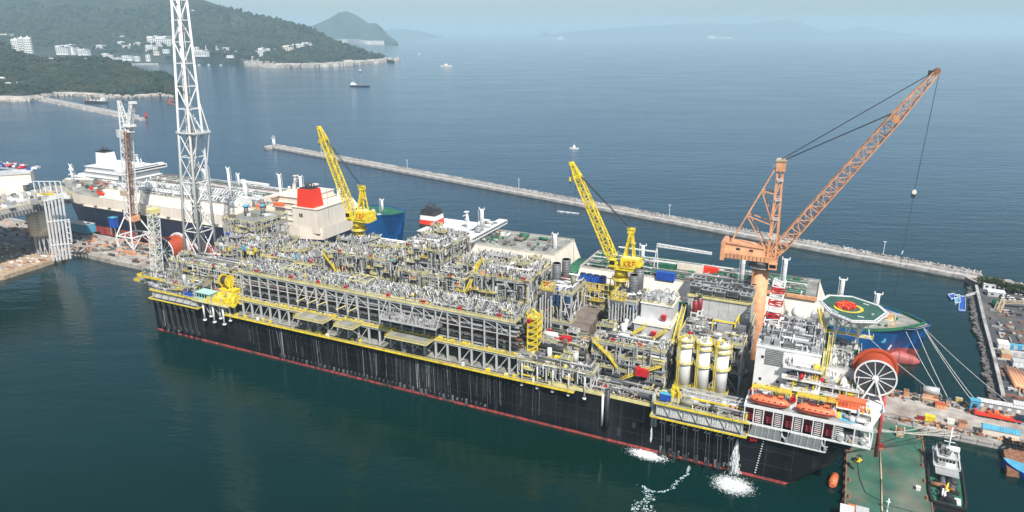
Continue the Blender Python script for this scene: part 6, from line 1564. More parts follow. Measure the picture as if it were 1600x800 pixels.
for k in range(16):
    x = rgA.uniform(66, LA - 70); y = rgA.uniform(-8, 14); h = rgA.uniform(2.5, 6.5); w.cbox(x, y, 37, rgA.uniform(3, 9), rgA.uniform(3, 7), h, WHITE); w.rail([(x - 3, y + 3, 37 + h), (x + 3, y + 3, 37 + h)], WHITE, w=.2)
poles(w, 66, LA - 68, -13, 15, 37, 700, 1.5, 4.5, rgA, [WHITE, WHITE, PALEGREY, STEEL, GREY, BROWN], .3)
w.build("deck_houses", A_, kind="stuff")
w = MB()
for _ in range(40): w.cbox(RG.uniform(LA - 58, LA - 14), RG.uniform(-12, 12), 33, RG.uniform(1, 4), RG.uniform(1, 4), RG.uniform(1, 3.4), RG.choice([GREY, WHITE, BROWN, GREEN, RUST, DARK, FUNNELRED]))
for _ in range(8): w.cbox(LA - 62 + RG.uniform(-7, 7), 16 + RG.uniform(-2, 2), 31.5, 4, 2, 2.6, FUNNELRED)
w.build("forecastle_gear", A_, kind="stuff")
white_mast(A_, LA - 12, 6, 34, 17, name="foremast")
w = MB(); w.bar((LA - 14, 6, 47), (LA - 10, 6, 47), 2, WHITE); w.bar((LA - 12, 3, 43), (LA - 12, 9, 43), .8, WHITE); w.build("mast_platform", A_)
for x, y in ((325, 272), (357, 275), (440, 285), (473, 288)):
    q = S(x, y, vA - 2); white_mast(A_, xs - q[0], 2 + (x % 3), 36, max(8, q[2] - 30))
w = MB(); q = S(382, 285, vA); x0 = xs - q[0]; w.tube((x0, 0, 37), (x0, 0, 53), 1.6, WHITE, 10); w.bar((x0, 0, 52.5), (x0 - 24, 0, 52.0), 1.6, WHITE, 1.6); w.bar((x0 + 3, 0, 52.6), (x0, 0, 52.6), 2.6, WHITE); w.build("hose_crane", A_)
accommodation(A_, 16, 44, 19, [30, 34, 38, 42, 46, 50], CREAM, face=1)
w = MB(); w.box(1.5, 24, -17.5, 20.5, 27, 44, CREAM); w.box(1, 24.5, -18, 21, 44, 44.5, CREAM); hs = w.build("engine_casing", A_)
wd = MB(); wd.box(0, 1.2, -.06, .06, 0, 2.6, GLASS); a0 = wd.build("casing_window", hs, offset=(16.5, 20.56, 37.5)); inst(a0, hs, (14.8, 20.56, 37.5))
fq = S(484, 328, vA - 15)
funnel(A_, xs - fq[0], 14.0, 44.5, 7.2, 5.5, 12.5, FUNNELRED, taper=.84)
w = MB(); w.box(30, 38, 20.5, 23.5, 44, 46.5, ORANGE); w.box(48, 55, 20, 23.5, 40, 43, ORANGE); w.build("lifeboat_cover", A_)
white_mast(A_, 3.5, -6, 30, 24, name="stern_mast", r=1.5)
# E: ship in the second row, blue bow to the right
vE = 190.0; uE0 = S(167, 255, 187)[0] - 30; LE_ = 36 - uE0
E_ = thing("gas_carrier", "white-decked gas carrier with a black-topped white funnel and a dark blue bow", "ship", (uE0, vE, 0))
ship_hull(E_, LE_, 22, [(-2, 5, BOOT, "red_bottom"), (5, 22, BLUEHULL, "hull"), (22, 24.2, BLUEHULL, "bulwark")], BLUEHULL, bowlen=44, sheer=5.5, zd=24.2, deckm=GREEN)
trunk(E_, 82, LE_ - 50, 18, 23, 31, WHITE, DECK); deck_mess(E_, 86, LE_ - 58, 15, 31, 330, [WHITE, WHITE, GREY, BROWN, GREEN, SHADE, RUST])
accommodation(E_, 18, 76, 19, [23, 27.5, 32, 36.5, 41], WHITE)
funnel(E_, 30, -3, 41, 7, 6, 12, WHITE, taper=.86)
w = MB(); w.cbox(30, -3, 53, 12.5, 10.6, .9, DARK); w.build("funnel_cap", E_)
w = MB(); w.box(2, 22, -16, 16, 23, 30, WHITE); w.box(0, 24, -20, 20, 30, 30.5, WHITE); gear(w, 2, 22, -16, 16, 30.5, 40, 3, RG, [WHITE, GREEN, BLUE, BROWN, WHITE]); w.build("aft_house", E_, kind="stuff")
w = MB()
for k in range(36): w.cbox(RG.uniform(LE_ - 44, LE_ - 12), RG.uniform(-9, 9), 25, RG.uniform(1, 3), RG.uniform(1, 3), RG.uniform(1, 3), RG.choice([GREEN, GREEN, mat("sea_green_paint", (.07, .36, .22)) if "sea_green_paint" not in MATS else MATS["sea_green_paint"], GREY, WHITE]))
w.build("forecastle_gear", E_, kind="stuff")
white_mast(E_, LE_ - 16, 0, 27, 10, name="foremast"); white_mast(E_, 150, 3, 31, 14); white_mast(E_, 190, 3, 31, 13)
w = MB()
for k in range(11):
    for row in range(2): w.box(LE_ - 36 + k * 1.3, LE_ - 35.2 + k * 1.3, -21.7 + k * .25, -21.5 + k * .25, 22.0 - row * 2.2, 22.7 - row * 2.2, WHITE)
w.build("bow_lettering", E_, kind="stuff")
# D: blue carrier, bow to the right
vD = 135.0; uD0 = 84.0; LD = 298.0
D_ = thing("gas_carrier", "blue carrier with a red bulbous bow at right and a black-white-red funnel", "ship", (uD0, vD, 0))
ship_hull(D_, LD, 23, [(-2, 7.4, BOOTPALE, "red_bottom"), (7.4, 19.5, BLUEHULL, "hull"), (19.5, 21.5, BLUEHULL, "bulwark")], BLUEHULL, bowlen=46, sheer=1.0, zd=21.5, bulb=True, deckm=DECK)
w = MB(); w.box(40, LD - 52, -23.1, -22.6, 20.5, 22.2, GREEN); w.box(40, LD - 52, 22.6, 23.1, 20.5, 22.2, GREEN); w.build("green_gunwale", D_)
w = MB()
for s in (-1, 1):
    P_ = [(LD - 46 + 48 * t, s * 22.4 * max(0, 1 - t ** 3.0), 21.2 + t) for t in np.linspace(0, 1, 12)]
    for a, b in zip(P_[:-1], P_[1:]): w.bar(a, b, .5, GREEN, 1.5)
w.build("green_bulwark", D_)
trunk(D_, 46, 112, 22, 20.4, 36, CREAM, DECK, "high_trunk_deck"); deck_mess(D_, 50, 104, 13, 36, 60, [GREEN, GREEN, BROWN, GREY, SHADE, RUST, WHITE], pipe=False, h=2)
trunk(D_, 122, LD - 44, 21, 20.4, 31, CREAM, DECK); deck_mess(D_, 126, LD - 54, 14, 31, 300, [GREEN, GREEN, BROWN, GREY, SHADE, WHITE, GREEN])
w = MB()
w.tube((113, -14, 25), (113, 14, 25), 1.5, GREEN, 10); gt_ = w.build("green_tank", D_)
for k in range(1, 4): inst(gt_, D_, (k * 2.6, 0, 0))
accommodation(D_, 14, 48, 19, [20.4, 25, 29, 32.5, 36, 40], WHITE)
w = MB(); w.box(46, 56, -18, 18, 36, 39.6, WHITE); w.box(52, 58, -24.5, 24.5, 39.6, 42.2, WHITE); gear(w, 46, 57, -16, 16, 42.2, 26, 1.6, RG, [WHITE, GREY, PALEGREY, SHADE])
for k in range(20): w.box(57.98, 58.06, -23.4 + k * 2.36, -21.6 + k * 2.36, 40.6, 41.7, GLASS)
w.build("bridge_front", D_)
white_mast(D_, 52, 0, 42, 12, name="radar_mast", r=1.3)
fq = S(675, 348, vD); funnel(D_, fq[0] - uD0, 0, 38.5, 6.2, 5.8, 11.5, WHITE, bands=[(2.2, DARK), (2.4, FUNNELRED), (2.4, WHITE), (2.6, DARK)], taper=.84)
w = MB(); w.box(32, 40, -22, -19.5, 37, 40, ORANGE); w.box(42, 52, -22, -19.5, 38, 40.6, ORANGE); w.build("lifeboat_cover", D_)
for x, y0_, y1_, zb_ in ((867, 366, 388, 36), (1003, 385, 418, 31), (1158, 405, 446, 31), (1222, 412, 458, 31), (1314, 440, 462, 31)):
    q = Z(x, y1_, zb_); white_mast(D_, q[0] - uD0, q[1] - vD, zb_ - 3, (y1_ - y0_) * .40 + 3, r=1.4 if x < 900 else 1.1)
q = S(1026, 396, vD - 6); x0 = q[0] - uD0
w = MB()
for s in (-2.2, 2.2): w.bar((x0 + s * .6, -6, 31), (x0, -6, 47), .45, WHITE)
w.lattice((x0, -6, 47), (x0 + 30, -6, 46), 1.5, 1.0, WHITE, bay=1.6, chord=.25, brace=.16); w.bar((x0 - 22, -6, 43), (x0, -6, 43), .7, WHITE); w.build("hose_crane", D_)
w = MB()
for k in range(60): w.cbox(RG.uniform(LD - 42, LD - 10), RG.uniform(-14, 14) * .8, 20.6, RG.uniform(.8, 3), RG.uniform(.8, 3), RG.uniform(.6, 2.2), RG.choice([GREEN, GREEN, GREY, TAN, WHITE]))
w.build("forecastle_gear", D_, kind="stuff")
white_mast(D_, LD - 20, 3, 21, 12, name="foremast", r=1.0)
w = MB(); w.tube((LD - 16, -13, 15), (LD - 16, -13.6, 15), 1.6, SKYBLUE, 12); w.bar((LD - 12, -13.4, 13), (LD - 13, -13.4, 10.5), .7, WHITE); w.build("anchor", D_)
w = MB()
for k in range(12): w.box(LD - 34 + k * .9, LD - 33.5 + k * .9, -22.4 + k * .32, -22.2 + k * .32, 18.4, 19.1, WHITE)
w.build("bow_lettering", D_, kind="stuff")
w = MB(); w.bar((190, -17, 33), (250, -17, 32.5), 1.6, CRANEOR); w.build("orange_boom_rest", D_)
# loads standing on that ship's deck
def container(x, y, vv, sx, sy, sz, m_, label, nm="container", cat="container", grp=None):
    q = Z(x, y, 31.0); t = thing(nm, label, cat, (q[0], q[1], 31.0), group=grp); w = MB()
    w.box(-sx / 2, sx / 2, -sy / 2, sy / 2, 0, sz, m_); w.build("body", t)
    w = MB()
    for k in range(int(sx / .6)): w.box(-sx / 2 + .1 + k * .6, -sx / 2 + .35 + k * .6, -sy / 2 - .06, -sy / 2, .15, sz - .15, m_)
    w.build("side_panel", t)
    w = MB()
    for a in (-1, 1):
        for b in (-1, 1): w.cbox(a * (sx / 2 - .1), b * (sy / 2 - .1), -.02, .3, .3, sz + .08, m_)
    w.build("corner_post", t); return t
container(1040, 437, vD - 8, 10, 3, 4.4, BLUE, "blue container with a white mark on the blue carrier's deck")
container(1042, 424, vD + 2, 10, 3, 4.4, GREEN, "dark green container behind the blue one on the blue carrier's deck")
container(1078, 428, vD + 6, 14, 3, 6, CREAM, "long cream container on the blue carrier's deck")
container(1110, 430, vD + 8, 8, 3, 4.6, FUNNELRED, "red container with a grey frame on the blue carrier's deck")
container(1074, 440, vD - 2, 3, 2.4, 2.2, BROWN, "small brown crate, left of the pair beside the blue container", "crate", "crate", "brown crates on the carrier")
container(1086, 441, vD - 2, 3, 2.4, 2.2, BROWN, "small brown crate, right of the pair beside the blue container", "crate", "crate", "brown crates on the carrier")
# ------------------------------------------------------------------ quay behind the ships
mb = MB()
mb.prism([(-172, 70), (-130, 68), (420, 61.5), (560, 61), (560, 94), (400, 92.5), (-150, 108), (-520, 116), (-520, 60), (-215, 60)], -3, 2.9, QUAYTOP)
quay = structure(ground_part(mb.build("quay")))
fc = MB(); fc.box(0, 5.4, -.5, 0, -3, 2.6, CONCRETE); fc.box(.1, 5.3, -.7, -.5, 1.6, 2.4, CONCRETE); k = None
for i in range(8, 32):
    u = 372 + (i - 8) * 5.8
    if u > 500: break
    loc = (u, 62.3 - (u - 372) * .006, 0)
    if k is None: k = fc.build("concrete_panel", quay, offset=loc)
    else: inst(k, quay, loc)
w = MB(); w.box(368, 470, 62.0, 63.4, 2.9, 3.2, CONCRETE)
for y in (67.5, 86): w.box(366, 470, y, y + .4, 2.91, 3.02, SHADE)
w.build("quay_edge", quay)
mb = MB(); mb.prism([(-260, 8), (-171, 8), (-166, 14), (-172, 62), (-212, 62), (-260, 62)], -3, 3.0, WOOD); yard = structure(ground_part(mb.build("left_quay")))
rgq = random.Random(31)
w = MB()
for _ in range(420):
    u = rgq.uniform(-258, -174); v = rgq.uniform(12, 60); 
    w.cbox(u, v, 3.0, rgq.uniform(.6, 6), rgq.uniform(.4, 1.6), rgq.uniform(.2, 1.2), rgq.choice([WOOD, RUST, TAN, CONCRETE, GREY, WHITE]))
o = ground_part(w.build("timber_stacks", kind="stuff")); o["label"] = "planks and timber laid out on the left quay"; o["category"] = "timber"
w = MB()
for _ in range(700):
    u = rgq.uniform(-170, 10) if rgq.random() < .6 else rgq.uniform(-500, -170); v = rgq.uniform(72, 106); w.cbox(u, v, 2.9, rgq.uniform(.6, 5), rgq.uniform(.5, 2.5), rgq.uniform(.3, 2.2), rgq.choice([RUST, BROWN, BROWN, GREY, SHADE, WOOD, CONCRETE, CRANEOR, DARK, SHADE, CONCRETE]))
o = ground_part(w.build("yard_clutter", kind="stuff")); o["label"] = "scattered shipyard materials along the quay at left"; o["category"] = "clutter"
w = MB()
for _ in range(260):
    u = rgq.uniform(368, 424); v = rgq.choice([rgq.gauss(64.2, .9), rgq.gauss(90.3, .9), rgq.gauss(86.5, 2)]); w.cbox(u, min(91.6, max(62.4, v)), 2.9, rgq.uniform(.3, 2), rgq.uniform(.3, 1.4), rgq.uniform(.3, 1.7), rgq.choice([RUST, RUST, BROWN, GREY, SHADE, WOOD, CRANEOR, DARK, TAN]))
o = ground_part(w.build("quayside_clutter", kind="stuff")); o["label"] = "small gear strewn along both edges of the right quay"; o["category"] = "clutter"

# bollards and small things on the right quay
def qz(x, y, z=2.9): return Z(x, y, z)
def shed(x, y, sx, sy, sz, wall, roof, label, rot=0.0, nwin=4, cat="shed", gable=True, winm=GLASS):
    q = qz(x, y); t = thing("shed", label, cat, (q[0], q[1], 2.9), rot=rot); w = MB(); w.box(-sx / 2, sx / 2, -sy / 2, sy / 2, 0, sz, wall); w.build("wall", t)
    w = MB()
    if gable: 
        v_ = [(-sx / 2 - .3, -sy / 2 - .3, sz), (sx / 2 + .3, -sy / 2 - .3, sz), (sx / 2 + .3, sy / 2 + .3, sz), (-sx / 2 - .3, sy / 2 + .3, sz), (-sx / 2 - .3, 0, sz + 1.1), (sx / 2 + .3, 0, sz + 1.1)]
        w.poly(v_, [[0, 1, 5, 4], [2, 3, 4, 5], [1, 2, 5], [3, 0, 4], [3, 2, 1, 0]], roof)
        for k in range(int(sx / 1.0)): w.bar((-sx / 2 + k, -sy / 2 - .3, sz + .06), (-sx / 2 + k, 0, sz + 1.16), .12, roof)
    else: w.box(-sx / 2 - .2, sx / 2 + .2, -sy / 2 - .2, sy / 2 + .2, sz, sz + .3, roof)
    w.build("roof", t)
    for k in range(nwin):
        w = MB(); x0 = -sx / 2 + sx * (k + .5) / nwin; w.box(x0 - .7, x0 + .7, -sy / 2 - .06, -sy / 2, sz * .4, sz * .75, winm); w.build("window", t)
    return t
shed(1567, 643, 20, 3.4, 3.6, GREY, PALEGREY, "long grey site office with white windows on the right quay", nwin=6, winm=WHITE)
shed(1606, 648, 12, 4, 4.6, WHITE, PALEGREY, "white shed with pale roof at the right edge behind the grey site office", nwin=2)
shed(1561, 682, 12.5, 4.2, 3.4, CREAM, SKYBLUE, "cream shed with a light blue roof near the quay edge", nwin=0)
def small(x, y, fn, name, label, cat, rot=0.0, z=2.9, grp=None):
    q = qz(x, y, z); t = thing(name, label, cat, (q[0], q[1], z), rot=rot, group=grp); fn(t); return t
def fl(t):
    w = MB(); w.box(-9, 8, -1.3, 1.3, 1.2, 1.6, FUNNELRED); w.box(-9, 8, -1.4, -1.3, .9, 1.5, FUNNELRED); w.box(-9, -8, -1.3, 1.3, 1.6, 2.6, FUNNELRED); w.build("flatbed", t)
    w = MB(); w.box(5.8, 8.6, -1.3, 1.3, 1.2, 3.4, NAVY); w.box(8.6, 8.66, -1.1, 1.1, 2.2, 3.1, GLASS); w.build("cab", t)
    wh = MB(); wh.tube((0, -1.35, .55), (0, -.9, .55), .55, RUBBER, 12); wh.tube((0, .9, .55), (0, 1.35, .55), .55, RUBBER, 12); k = None
    for x in (-7, -5.6, -4.2, 3.2, 7.2):
        if k is None: k = wh.build("wheel", t, offset=(x, 0, 0))
        else: inst(k, t, (x, 0, 0))
small(1560, 655, fl, "flatbed_truck", "red flatbed truck parked in front of the grey site office", "truck")
def crawler(t):
    w = MB(); w.box(-2.6, 1.8, -1.2, 1.2, 1.0, 2.6, CABLERED); w.box(-.4, 1.2, -1.1, 1.1, 2.6, 3.6, ORANGE); w.bar((1.6, 0, 2.2), (5.2, 0, 1.4), .6, ORANGE); w.build("body", t)
    w = MB(); 
    for s in (-1, 1):
        for x in (-1.6, 1.4): w.tube((x, s * 1.2, .6), (x, s * 1.6, .6), .6, RUBBER, 12)
    w.build("wheel", t)
small(1553, 653, crawler, "access_platform", "orange boom lift under the red flatbed truck", "boom lift", rot=-.1)
def boxm(m_, sx, sy, sz, m2=None, nm="body"):
    def f_(t):
        w = MB(); w.box(-sx / 2, sx / 2, -sy / 2, sy / 2, 0, sz, m_); w.build(nm, t)
        w = MB(); w.box(-sx / 2 - .08, sx / 2 + .08, -sy / 2 - .08, sy / 2 + .08, sz, sz + .14, m2 or m_)
        w.build("lid", t)
        w = MB()
        for k in range(3): w.box(-sx * .4 + k * sx * .3, -sx * .4 + k * sx * .3 + .12, -sy / 2 - .06, -sy / 2, .2, sz - .1, m2 or m_)
        w.build("rib", t)
    return f_
small(1452, 657, boxm(YELLOW, 3.8, 2.6, 2.2), "skip", "bright yellow skip on the near edge of the quay", "skip")
small(1485, 660, boxm(WHITE, 2.6, 2.0, 1.4, CREAM), "crate", "white crate between the yellow skip and the orange drum", "crate")
small(1503, 666, boxm(CRANEOR, 3.0, 2.6, 2.2, RUST), "crate", "orange-brown crate on the near edge right of the yellow skip", "crate")
small(1469, 637, boxm(CRANEOR, 4.2, 2.6, 2.0, CABLERED), "crate", "open orange-red frame crate in the middle of the quay", "crate")
small(1437, 655, boxm(RED, 2.4, 1.4, 1.2, MAROON), "crate", "small red crate left of the yellow skip", "crate")
small(1498, 626, boxm(YELLOW, 2.6, 1.6, 1.2, TAN), "crate", "small yellow crate on the far edge left of the blue winch", "crate")
small(1415, 618, boxm(CRANEOR, 2.0, 2.2, 2.8, RUST), "crate", "tall rusty orange crate on the far edge near the giant reel", "crate")
small(1452, 628, boxm(TAN, 6.4, 1.6, 1.6, CRANEOR), "trailer", "long tan trailer in the middle of the quay near the far rail", "trailer")
def tank(t):
    w = MB(); w.tube((-3.2, 0, 2.6), (3.2, 0, 2.6), 1.8, STEEL, 18); w.build("tank", t)
    w = MB(); w.cbox(0, 0, 0, 6, 2.6, .9, CRANEOR); w.cbox(-3.8, 0, 0, 1, 2.6, 3.2, DARK); w.build("cradle", t)
small(1453, 618, tank, "storage_tank", "shiny silver cylinder tank on an orange cradle on the far edge of the quay", "tank")
def bluewinch(t):
    w = MB(); w.box(-1.8, 1.8, -1.3, 1.3, .8, 5, SKYBLUE); w.box(-2.0, 2.0, -1.5, 1.5, 5, 5.3, SKYBLUE); w.build("body", t)
    w = MB(); w.tube((-.6, -1.36, 3), (.6, -1.36, 3), .7, NAVY, 10); w.build("drum", t)
    w = MB()
    for s in (-1, 1): w.tube((-1.4, s * 1.2, .5), (-1.4, s * 1.6, .5), .5, RUBBER, 10); w.tube((1.4, s * 1.2, .5), (1.4, s * 1.6, .5), .5, RUBBER, 10)
    w.build("wheel", t)
small(1521, 641, bluewinch, "winch_cart", "light blue machine on wheels on the far side of the quay", "machine")
small(1591, 661, boxm(SKYBLUE, 2.6, 2.2, 2.4, BLUE), "crate", "blue bin right of the flatbed truck's cab", "bin")
# mooring bollards on the quay edges
BN = 0; bo = thing("bollard", "rusty mooring bollard on the near edge of the right quay, first from the ship", "bollard", (374, 63.6, 3.2), group="mooring bollards on the quay")
w = MB(); w.tube((0, 0, 0), (0, 0, .9), .35, RUST, 10); w.build("post", bo); w = MB(); w.tube((0, 0, .9), (0, 0, 1.2), .55, RUST, 10); w.build("cap", bo)
for u, v in ((384, 63.6), (394, 63.6), (404, 63.6), (380, 91), (390, 91), (400, 91), (410, 91), (418, 91)):
    c = copy_tree(bo); c.location = W(u, v, 3.0); BN = BN + 1; c["label"] = f"rusty mooring bollard on the {'near' if v < 70 else 'far'} edge of the right quay, {ORD[BN if v < 70 else BN - 4]} from the ship"

# ------------------------------------------------------------------ right shore
mb = MB(); edge = [Z(x, y, 3)[:2] for x, y in ((1524, 446), (1536, 500), (1552, 560), (1566, 620))]
mb.prism([(edge[3][0], 94), (560, 94), (900, 94), (900, 288), (456, 290), (edge[0][0], 286)][:6] + [edge[0], edge[1], edge[2]], -3, 3.0, ASPHALT)
shore = structure(ground_part(mb.build("shore_ground")))
w = MB()
for a, b in zip(edge[:-1], edge[1:]):
    n = max(2, int(math.dist(a, b) / 7))
    for i in range(n):
        p = (a[0] + (b[0] - a[0]) * i / n, a[1] + (b[1] - a[1]) * i / n); q = (a[0] + (b[0] - a[0]) * (i + .95) / n, a[1] + (b[1] - a[1]) * (i + .95) / n)
        w.bar((p[0] + .3, p[1], 3.4), (q[0] + .3, q[1], 3.4), 1.6, CONCRETE, 1.2)
w.build("sea_wall", shore)
wp = [np.array(W(p[0] - 1.2, p[1], 0)) for p in edge]
boulders("revetment_rocks", wp, 1100, .7, 1.5, "dark rocks armouring the shore at the right", DARKROCK, 12, zoff=.2)
wp2 = [np.array(W(*Z(x, y, 2))) for x, y in ((1530, 441), (1570, 448), (1640, 462))]
boulders("shore_rocks", wp2, 700, 1.4, 3.4, "pale rocks behind the trees at the root of the breakwater", ROCK, 13, zoff=.6)
# car park trees
def tree(x, y, h, r, label, grp, seed):
    q = Z(x, y, 3.0); rg_ = random.Random(seed); t = thing("tree", label, "tree", (q[0], q[1], 3.0), group=grp)
    w = MB(); w.tube((0, 0, 0), (.2, .1, h * .5), .35, BARK, 8, .2)
    for k in range(5): a = k * 1.26; w.tube((.2, .1, h * .4), (r * .6 * math.cos(a), r * .6 * math.sin(a), h * .7), .14, BARK, 5, .06)
    w.build("trunk", t)
    V = []; F = []
    for _ in range(420):
        a = rg_.uniform(0, 6.28); b = rg_.gauss(0, .5); rr = r * (rg_.random() ** .4); c = (rr * math.cos(a) * math.cos(b), rr * math.sin(a) * math.cos(b), h * .68 + rr * math.sin(b) * .8)
        s = rg_.uniform(.25, .6); k = len(V)
        for j in range(4): V.append((c[0] + rg_.uniform(-s, s) * 1.6, c[1] + rg_.uniform(-s, s) * 1.6, c[2] + rg_.uniform(-s, s)))
        F += [(k, k + 1, k + 2), (k, k + 2, k + 3), (k, k + 3, k + 1)]
    w = MB(); w.poly(V, F, FOLIAGE); w.build("crown", t, kind="stuff")
for i, (x, y, r) in enumerate(((1533, 447, 3.6), (1541, 449, 3.4), (1549, 450, 4.2), (1556, 449, 3.6), (1563, 454, 3.2), (1570, 456, 3.4), (1582, 459, 3.6), (1589, 459, 3.8), (1597, 461, 3.4))):
    tree(x, y, 6.5, r, f"dark green tree by the car park, {ORD[i]} of nine counted from the breakwater", "trees behind the car park", 40 + i)
# cars
def car(x, y, m_, rot, label, grp="cars in the shore car park"):
    q = Z(x, y, 3.0); t = thing("parked_car", label, "car", (q[0], q[1], 3.0), rot=rot, group=grp)
    w = MB(); w.box(-2.2, 2.2, -.9, .9, .35, .95, m_); w.build("body", t)
    w = MB(); v_ = [(-1.6, -.85, .95), (1.2, -.85, .95), (1.2, .85, .95), (-1.6, .85, .95), (-1.2, -.7, 1.5), (.5, -.7, 1.5), (.5, .7, 1.5), (-1.2, .7, 1.5)]
    w.poly(v_, [[0, 1, 5, 4], [1, 2, 6, 5], [2, 3, 7, 6], [3, 0, 4, 7]], GLASS); w.poly(v_[4:], [[0, 1, 2, 3]], m_); w.build("cabin", t)
    w = MB()
    for a in (-1.4, 1.4):
        for s in (-1, 1): w.tube((a, s * .75, .33), (a, s * .95, .33), .33, RUBBER, 10)
    w.build("wheel", t)
CARS = [(1552, 455, 'd'), (1560, 456, 'w'), (1567, 457, 'd'), (1574, 458, 'd'), (1580, 458, 'd'), (1587, 459, 'w'), (1593, 460, 'w'), (1600, 461, 'd'),
        (1563, 464, 'd'), (1567, 468, 'w'), (1575, 465, 'w'), (1578, 468, 'w'), (1582, 468, 'w'), (1584, 471, 'w'), (1590, 470, 'd'), (1597, 470, 'w'), (1600, 472, 'w'), (1566, 472, 'd'), (1571, 462, 'd'), (1606, 466, 'w')]
CARS.sort(); SEENC = {}
for i, (x, y, c) in enumerate(CARS):
    row = "far" if y < 462 else "near"; SEENC[row + c] = SEENC.get(row + c, 0) + 1
    car(x, y, WHITE if c == 'w' else DARK, PI / 2 + ru(-.06, .06), f"{'white' if c == 'w' else 'dark'} car in the {row} row of the shore car park, {ORD[SEENC[row + c] - 1]} from left")
shed(1545, 451, 7, 5, 3.4, WHITE, WHITE, "white flat-roofed hut at the corner of the shore by the breakwater", nwin=2, gable=False)
shed(1555, 462, 9, 6, 3.0, PALEGREY, WHITE, "pale low hut between the corner hut and the green tank", nwin=2, gable=False)
def gtank(t):
    w = MB(); w.tube((0, 0, 0), (0, 0, 2.4), 3.0, GREEN, 20); w.build("tank", t); w = MB(); w.ball((0, 0, 2.4), 3.0, GREEN, 18, 8, sz=.7, half=True); w.build("dome", t)
small(1558, 478, gtank, "domed_tank", "round green domed tank beside the yellow jib on the shore", "tank", z=3.0)
def yjib(t):
    w = MB(); w.lattice((0, 0, 3), (20, 3, 5), 1.8, 1.2, TAN, bay=1.8, chord=.24, brace=.16); w.build("boom", t)
    w = MB(); w.lattice((-3.5, -12, .3), (0, 0, 4.5), 2.4, 2.4, TAN, bay=2.4, chord=.35, brace=.22); w.cbox(0, 0, 0, 3.2, 3, 4, TAN); w.build("mast", t)
small(1563, 479, yjib, "dismantled_crane", "yellow lattice crane sections laid beside the green domed tank", "crane", z=3.0)
# container stacks and pipes on the right shore yard
for i, (x, y, m_, lab) in enumerate(((1596, 558, PALEGREY, "pale blue and white container, lower of the stack at the right edge"), (1590, 546, SKYBLUE, "light blue container in the yard at the right edge"))):
    q = Z(x, y, 3); t = thing("container", lab, "container", (q[0], q[1], 3.0), rot=.05); w = MB(); w.box(-6, 6, -1.3, 1.3, 0, 2.6, m_); w.build("body", t); w = MB()
    for k in range(19): w.box(-5.9 + k * .62, -5.6 + k * .62, -1.37, -1.3, .1, 2.5, WHITE if k % 6 < 3 else m_)
    w.build("side_panel", t)
for i, (x, y) in enumerate(((1582, 594), (1588, 596), (1594, 598), (1600, 600), (1606, 602))):
    q = Z(x, y, 3); t = thing("steel_pipe", ["rust-brown steel pipe, leftmost of the five laid side by side at the right edge", "rust-brown steel pipe, second from the left of the five at the right edge", "rust-brown steel pipe, middle of the five at the right edge", "rust-brown steel pipe, fourth of the five at the right edge", "rust-brown steel pipe, rightmost of the five at the right edge"][i], "pipe", (q[0], q[1], 3.0), group="steel pipes laid on the shore")
    w = MB(); w.tube((0, -12, 1.2), (-1, 12, 1.2), 1.15, CRANEOR, 14); w.tube((0, -12.02, 1.2), (0, -11.9, 1.2), .95, DARK, 12); w.build("pipe", t)
w = MB()
for _ in range(300):
    x = rgq.uniform(1548, 1640); y = rgq.uniform(482, 640); q = Z(x, y, 3.0)
    lim = np.interp(y, [446, 500, 560, 620, 650], [1524, 1536, 1552, 1566, 1580]) + 8
    if x < lim: continue
    L_ = rgq.uniform(.8, 6); sx, sy = (L_, rgq.uniform(.4, 1.6)) if rgq.random() < .6 else (rgq.uniform(.4, 1.6), L_)
    w.cbox(q[0], q[1], 3.0, sx, sy, rgq.uniform(.2, 1.2), rgq.choice([RUST, RUST, BROWN, GREY, PALEGREY, SHADE, DARK, DARK, BROWN, RUST]))
o = ground_part(w.build("yard_clutter", kind="stuff")); o["label"] = "rusty steelwork scattered over the right shore yard"; o["category"] = "clutter"
small(1566, 543, boxm(WHITE, 5, 7, 3, CREAM), "awning", "white tarpaulin-covered stack beside the sea wall", "stack", z=3.0)
small(1570, 560, boxm(CRANEOR, 4, 5, 3.4, TAN), "crate", "orange crate stack below the white tarpaulin stack", "crate", z=3.0)
small(1592, 572, boxm(WHITE, 6, 5, 3, PALEGREY), "awning", "white tented shelter at the right edge above the pipes", "tent", z=3.0)
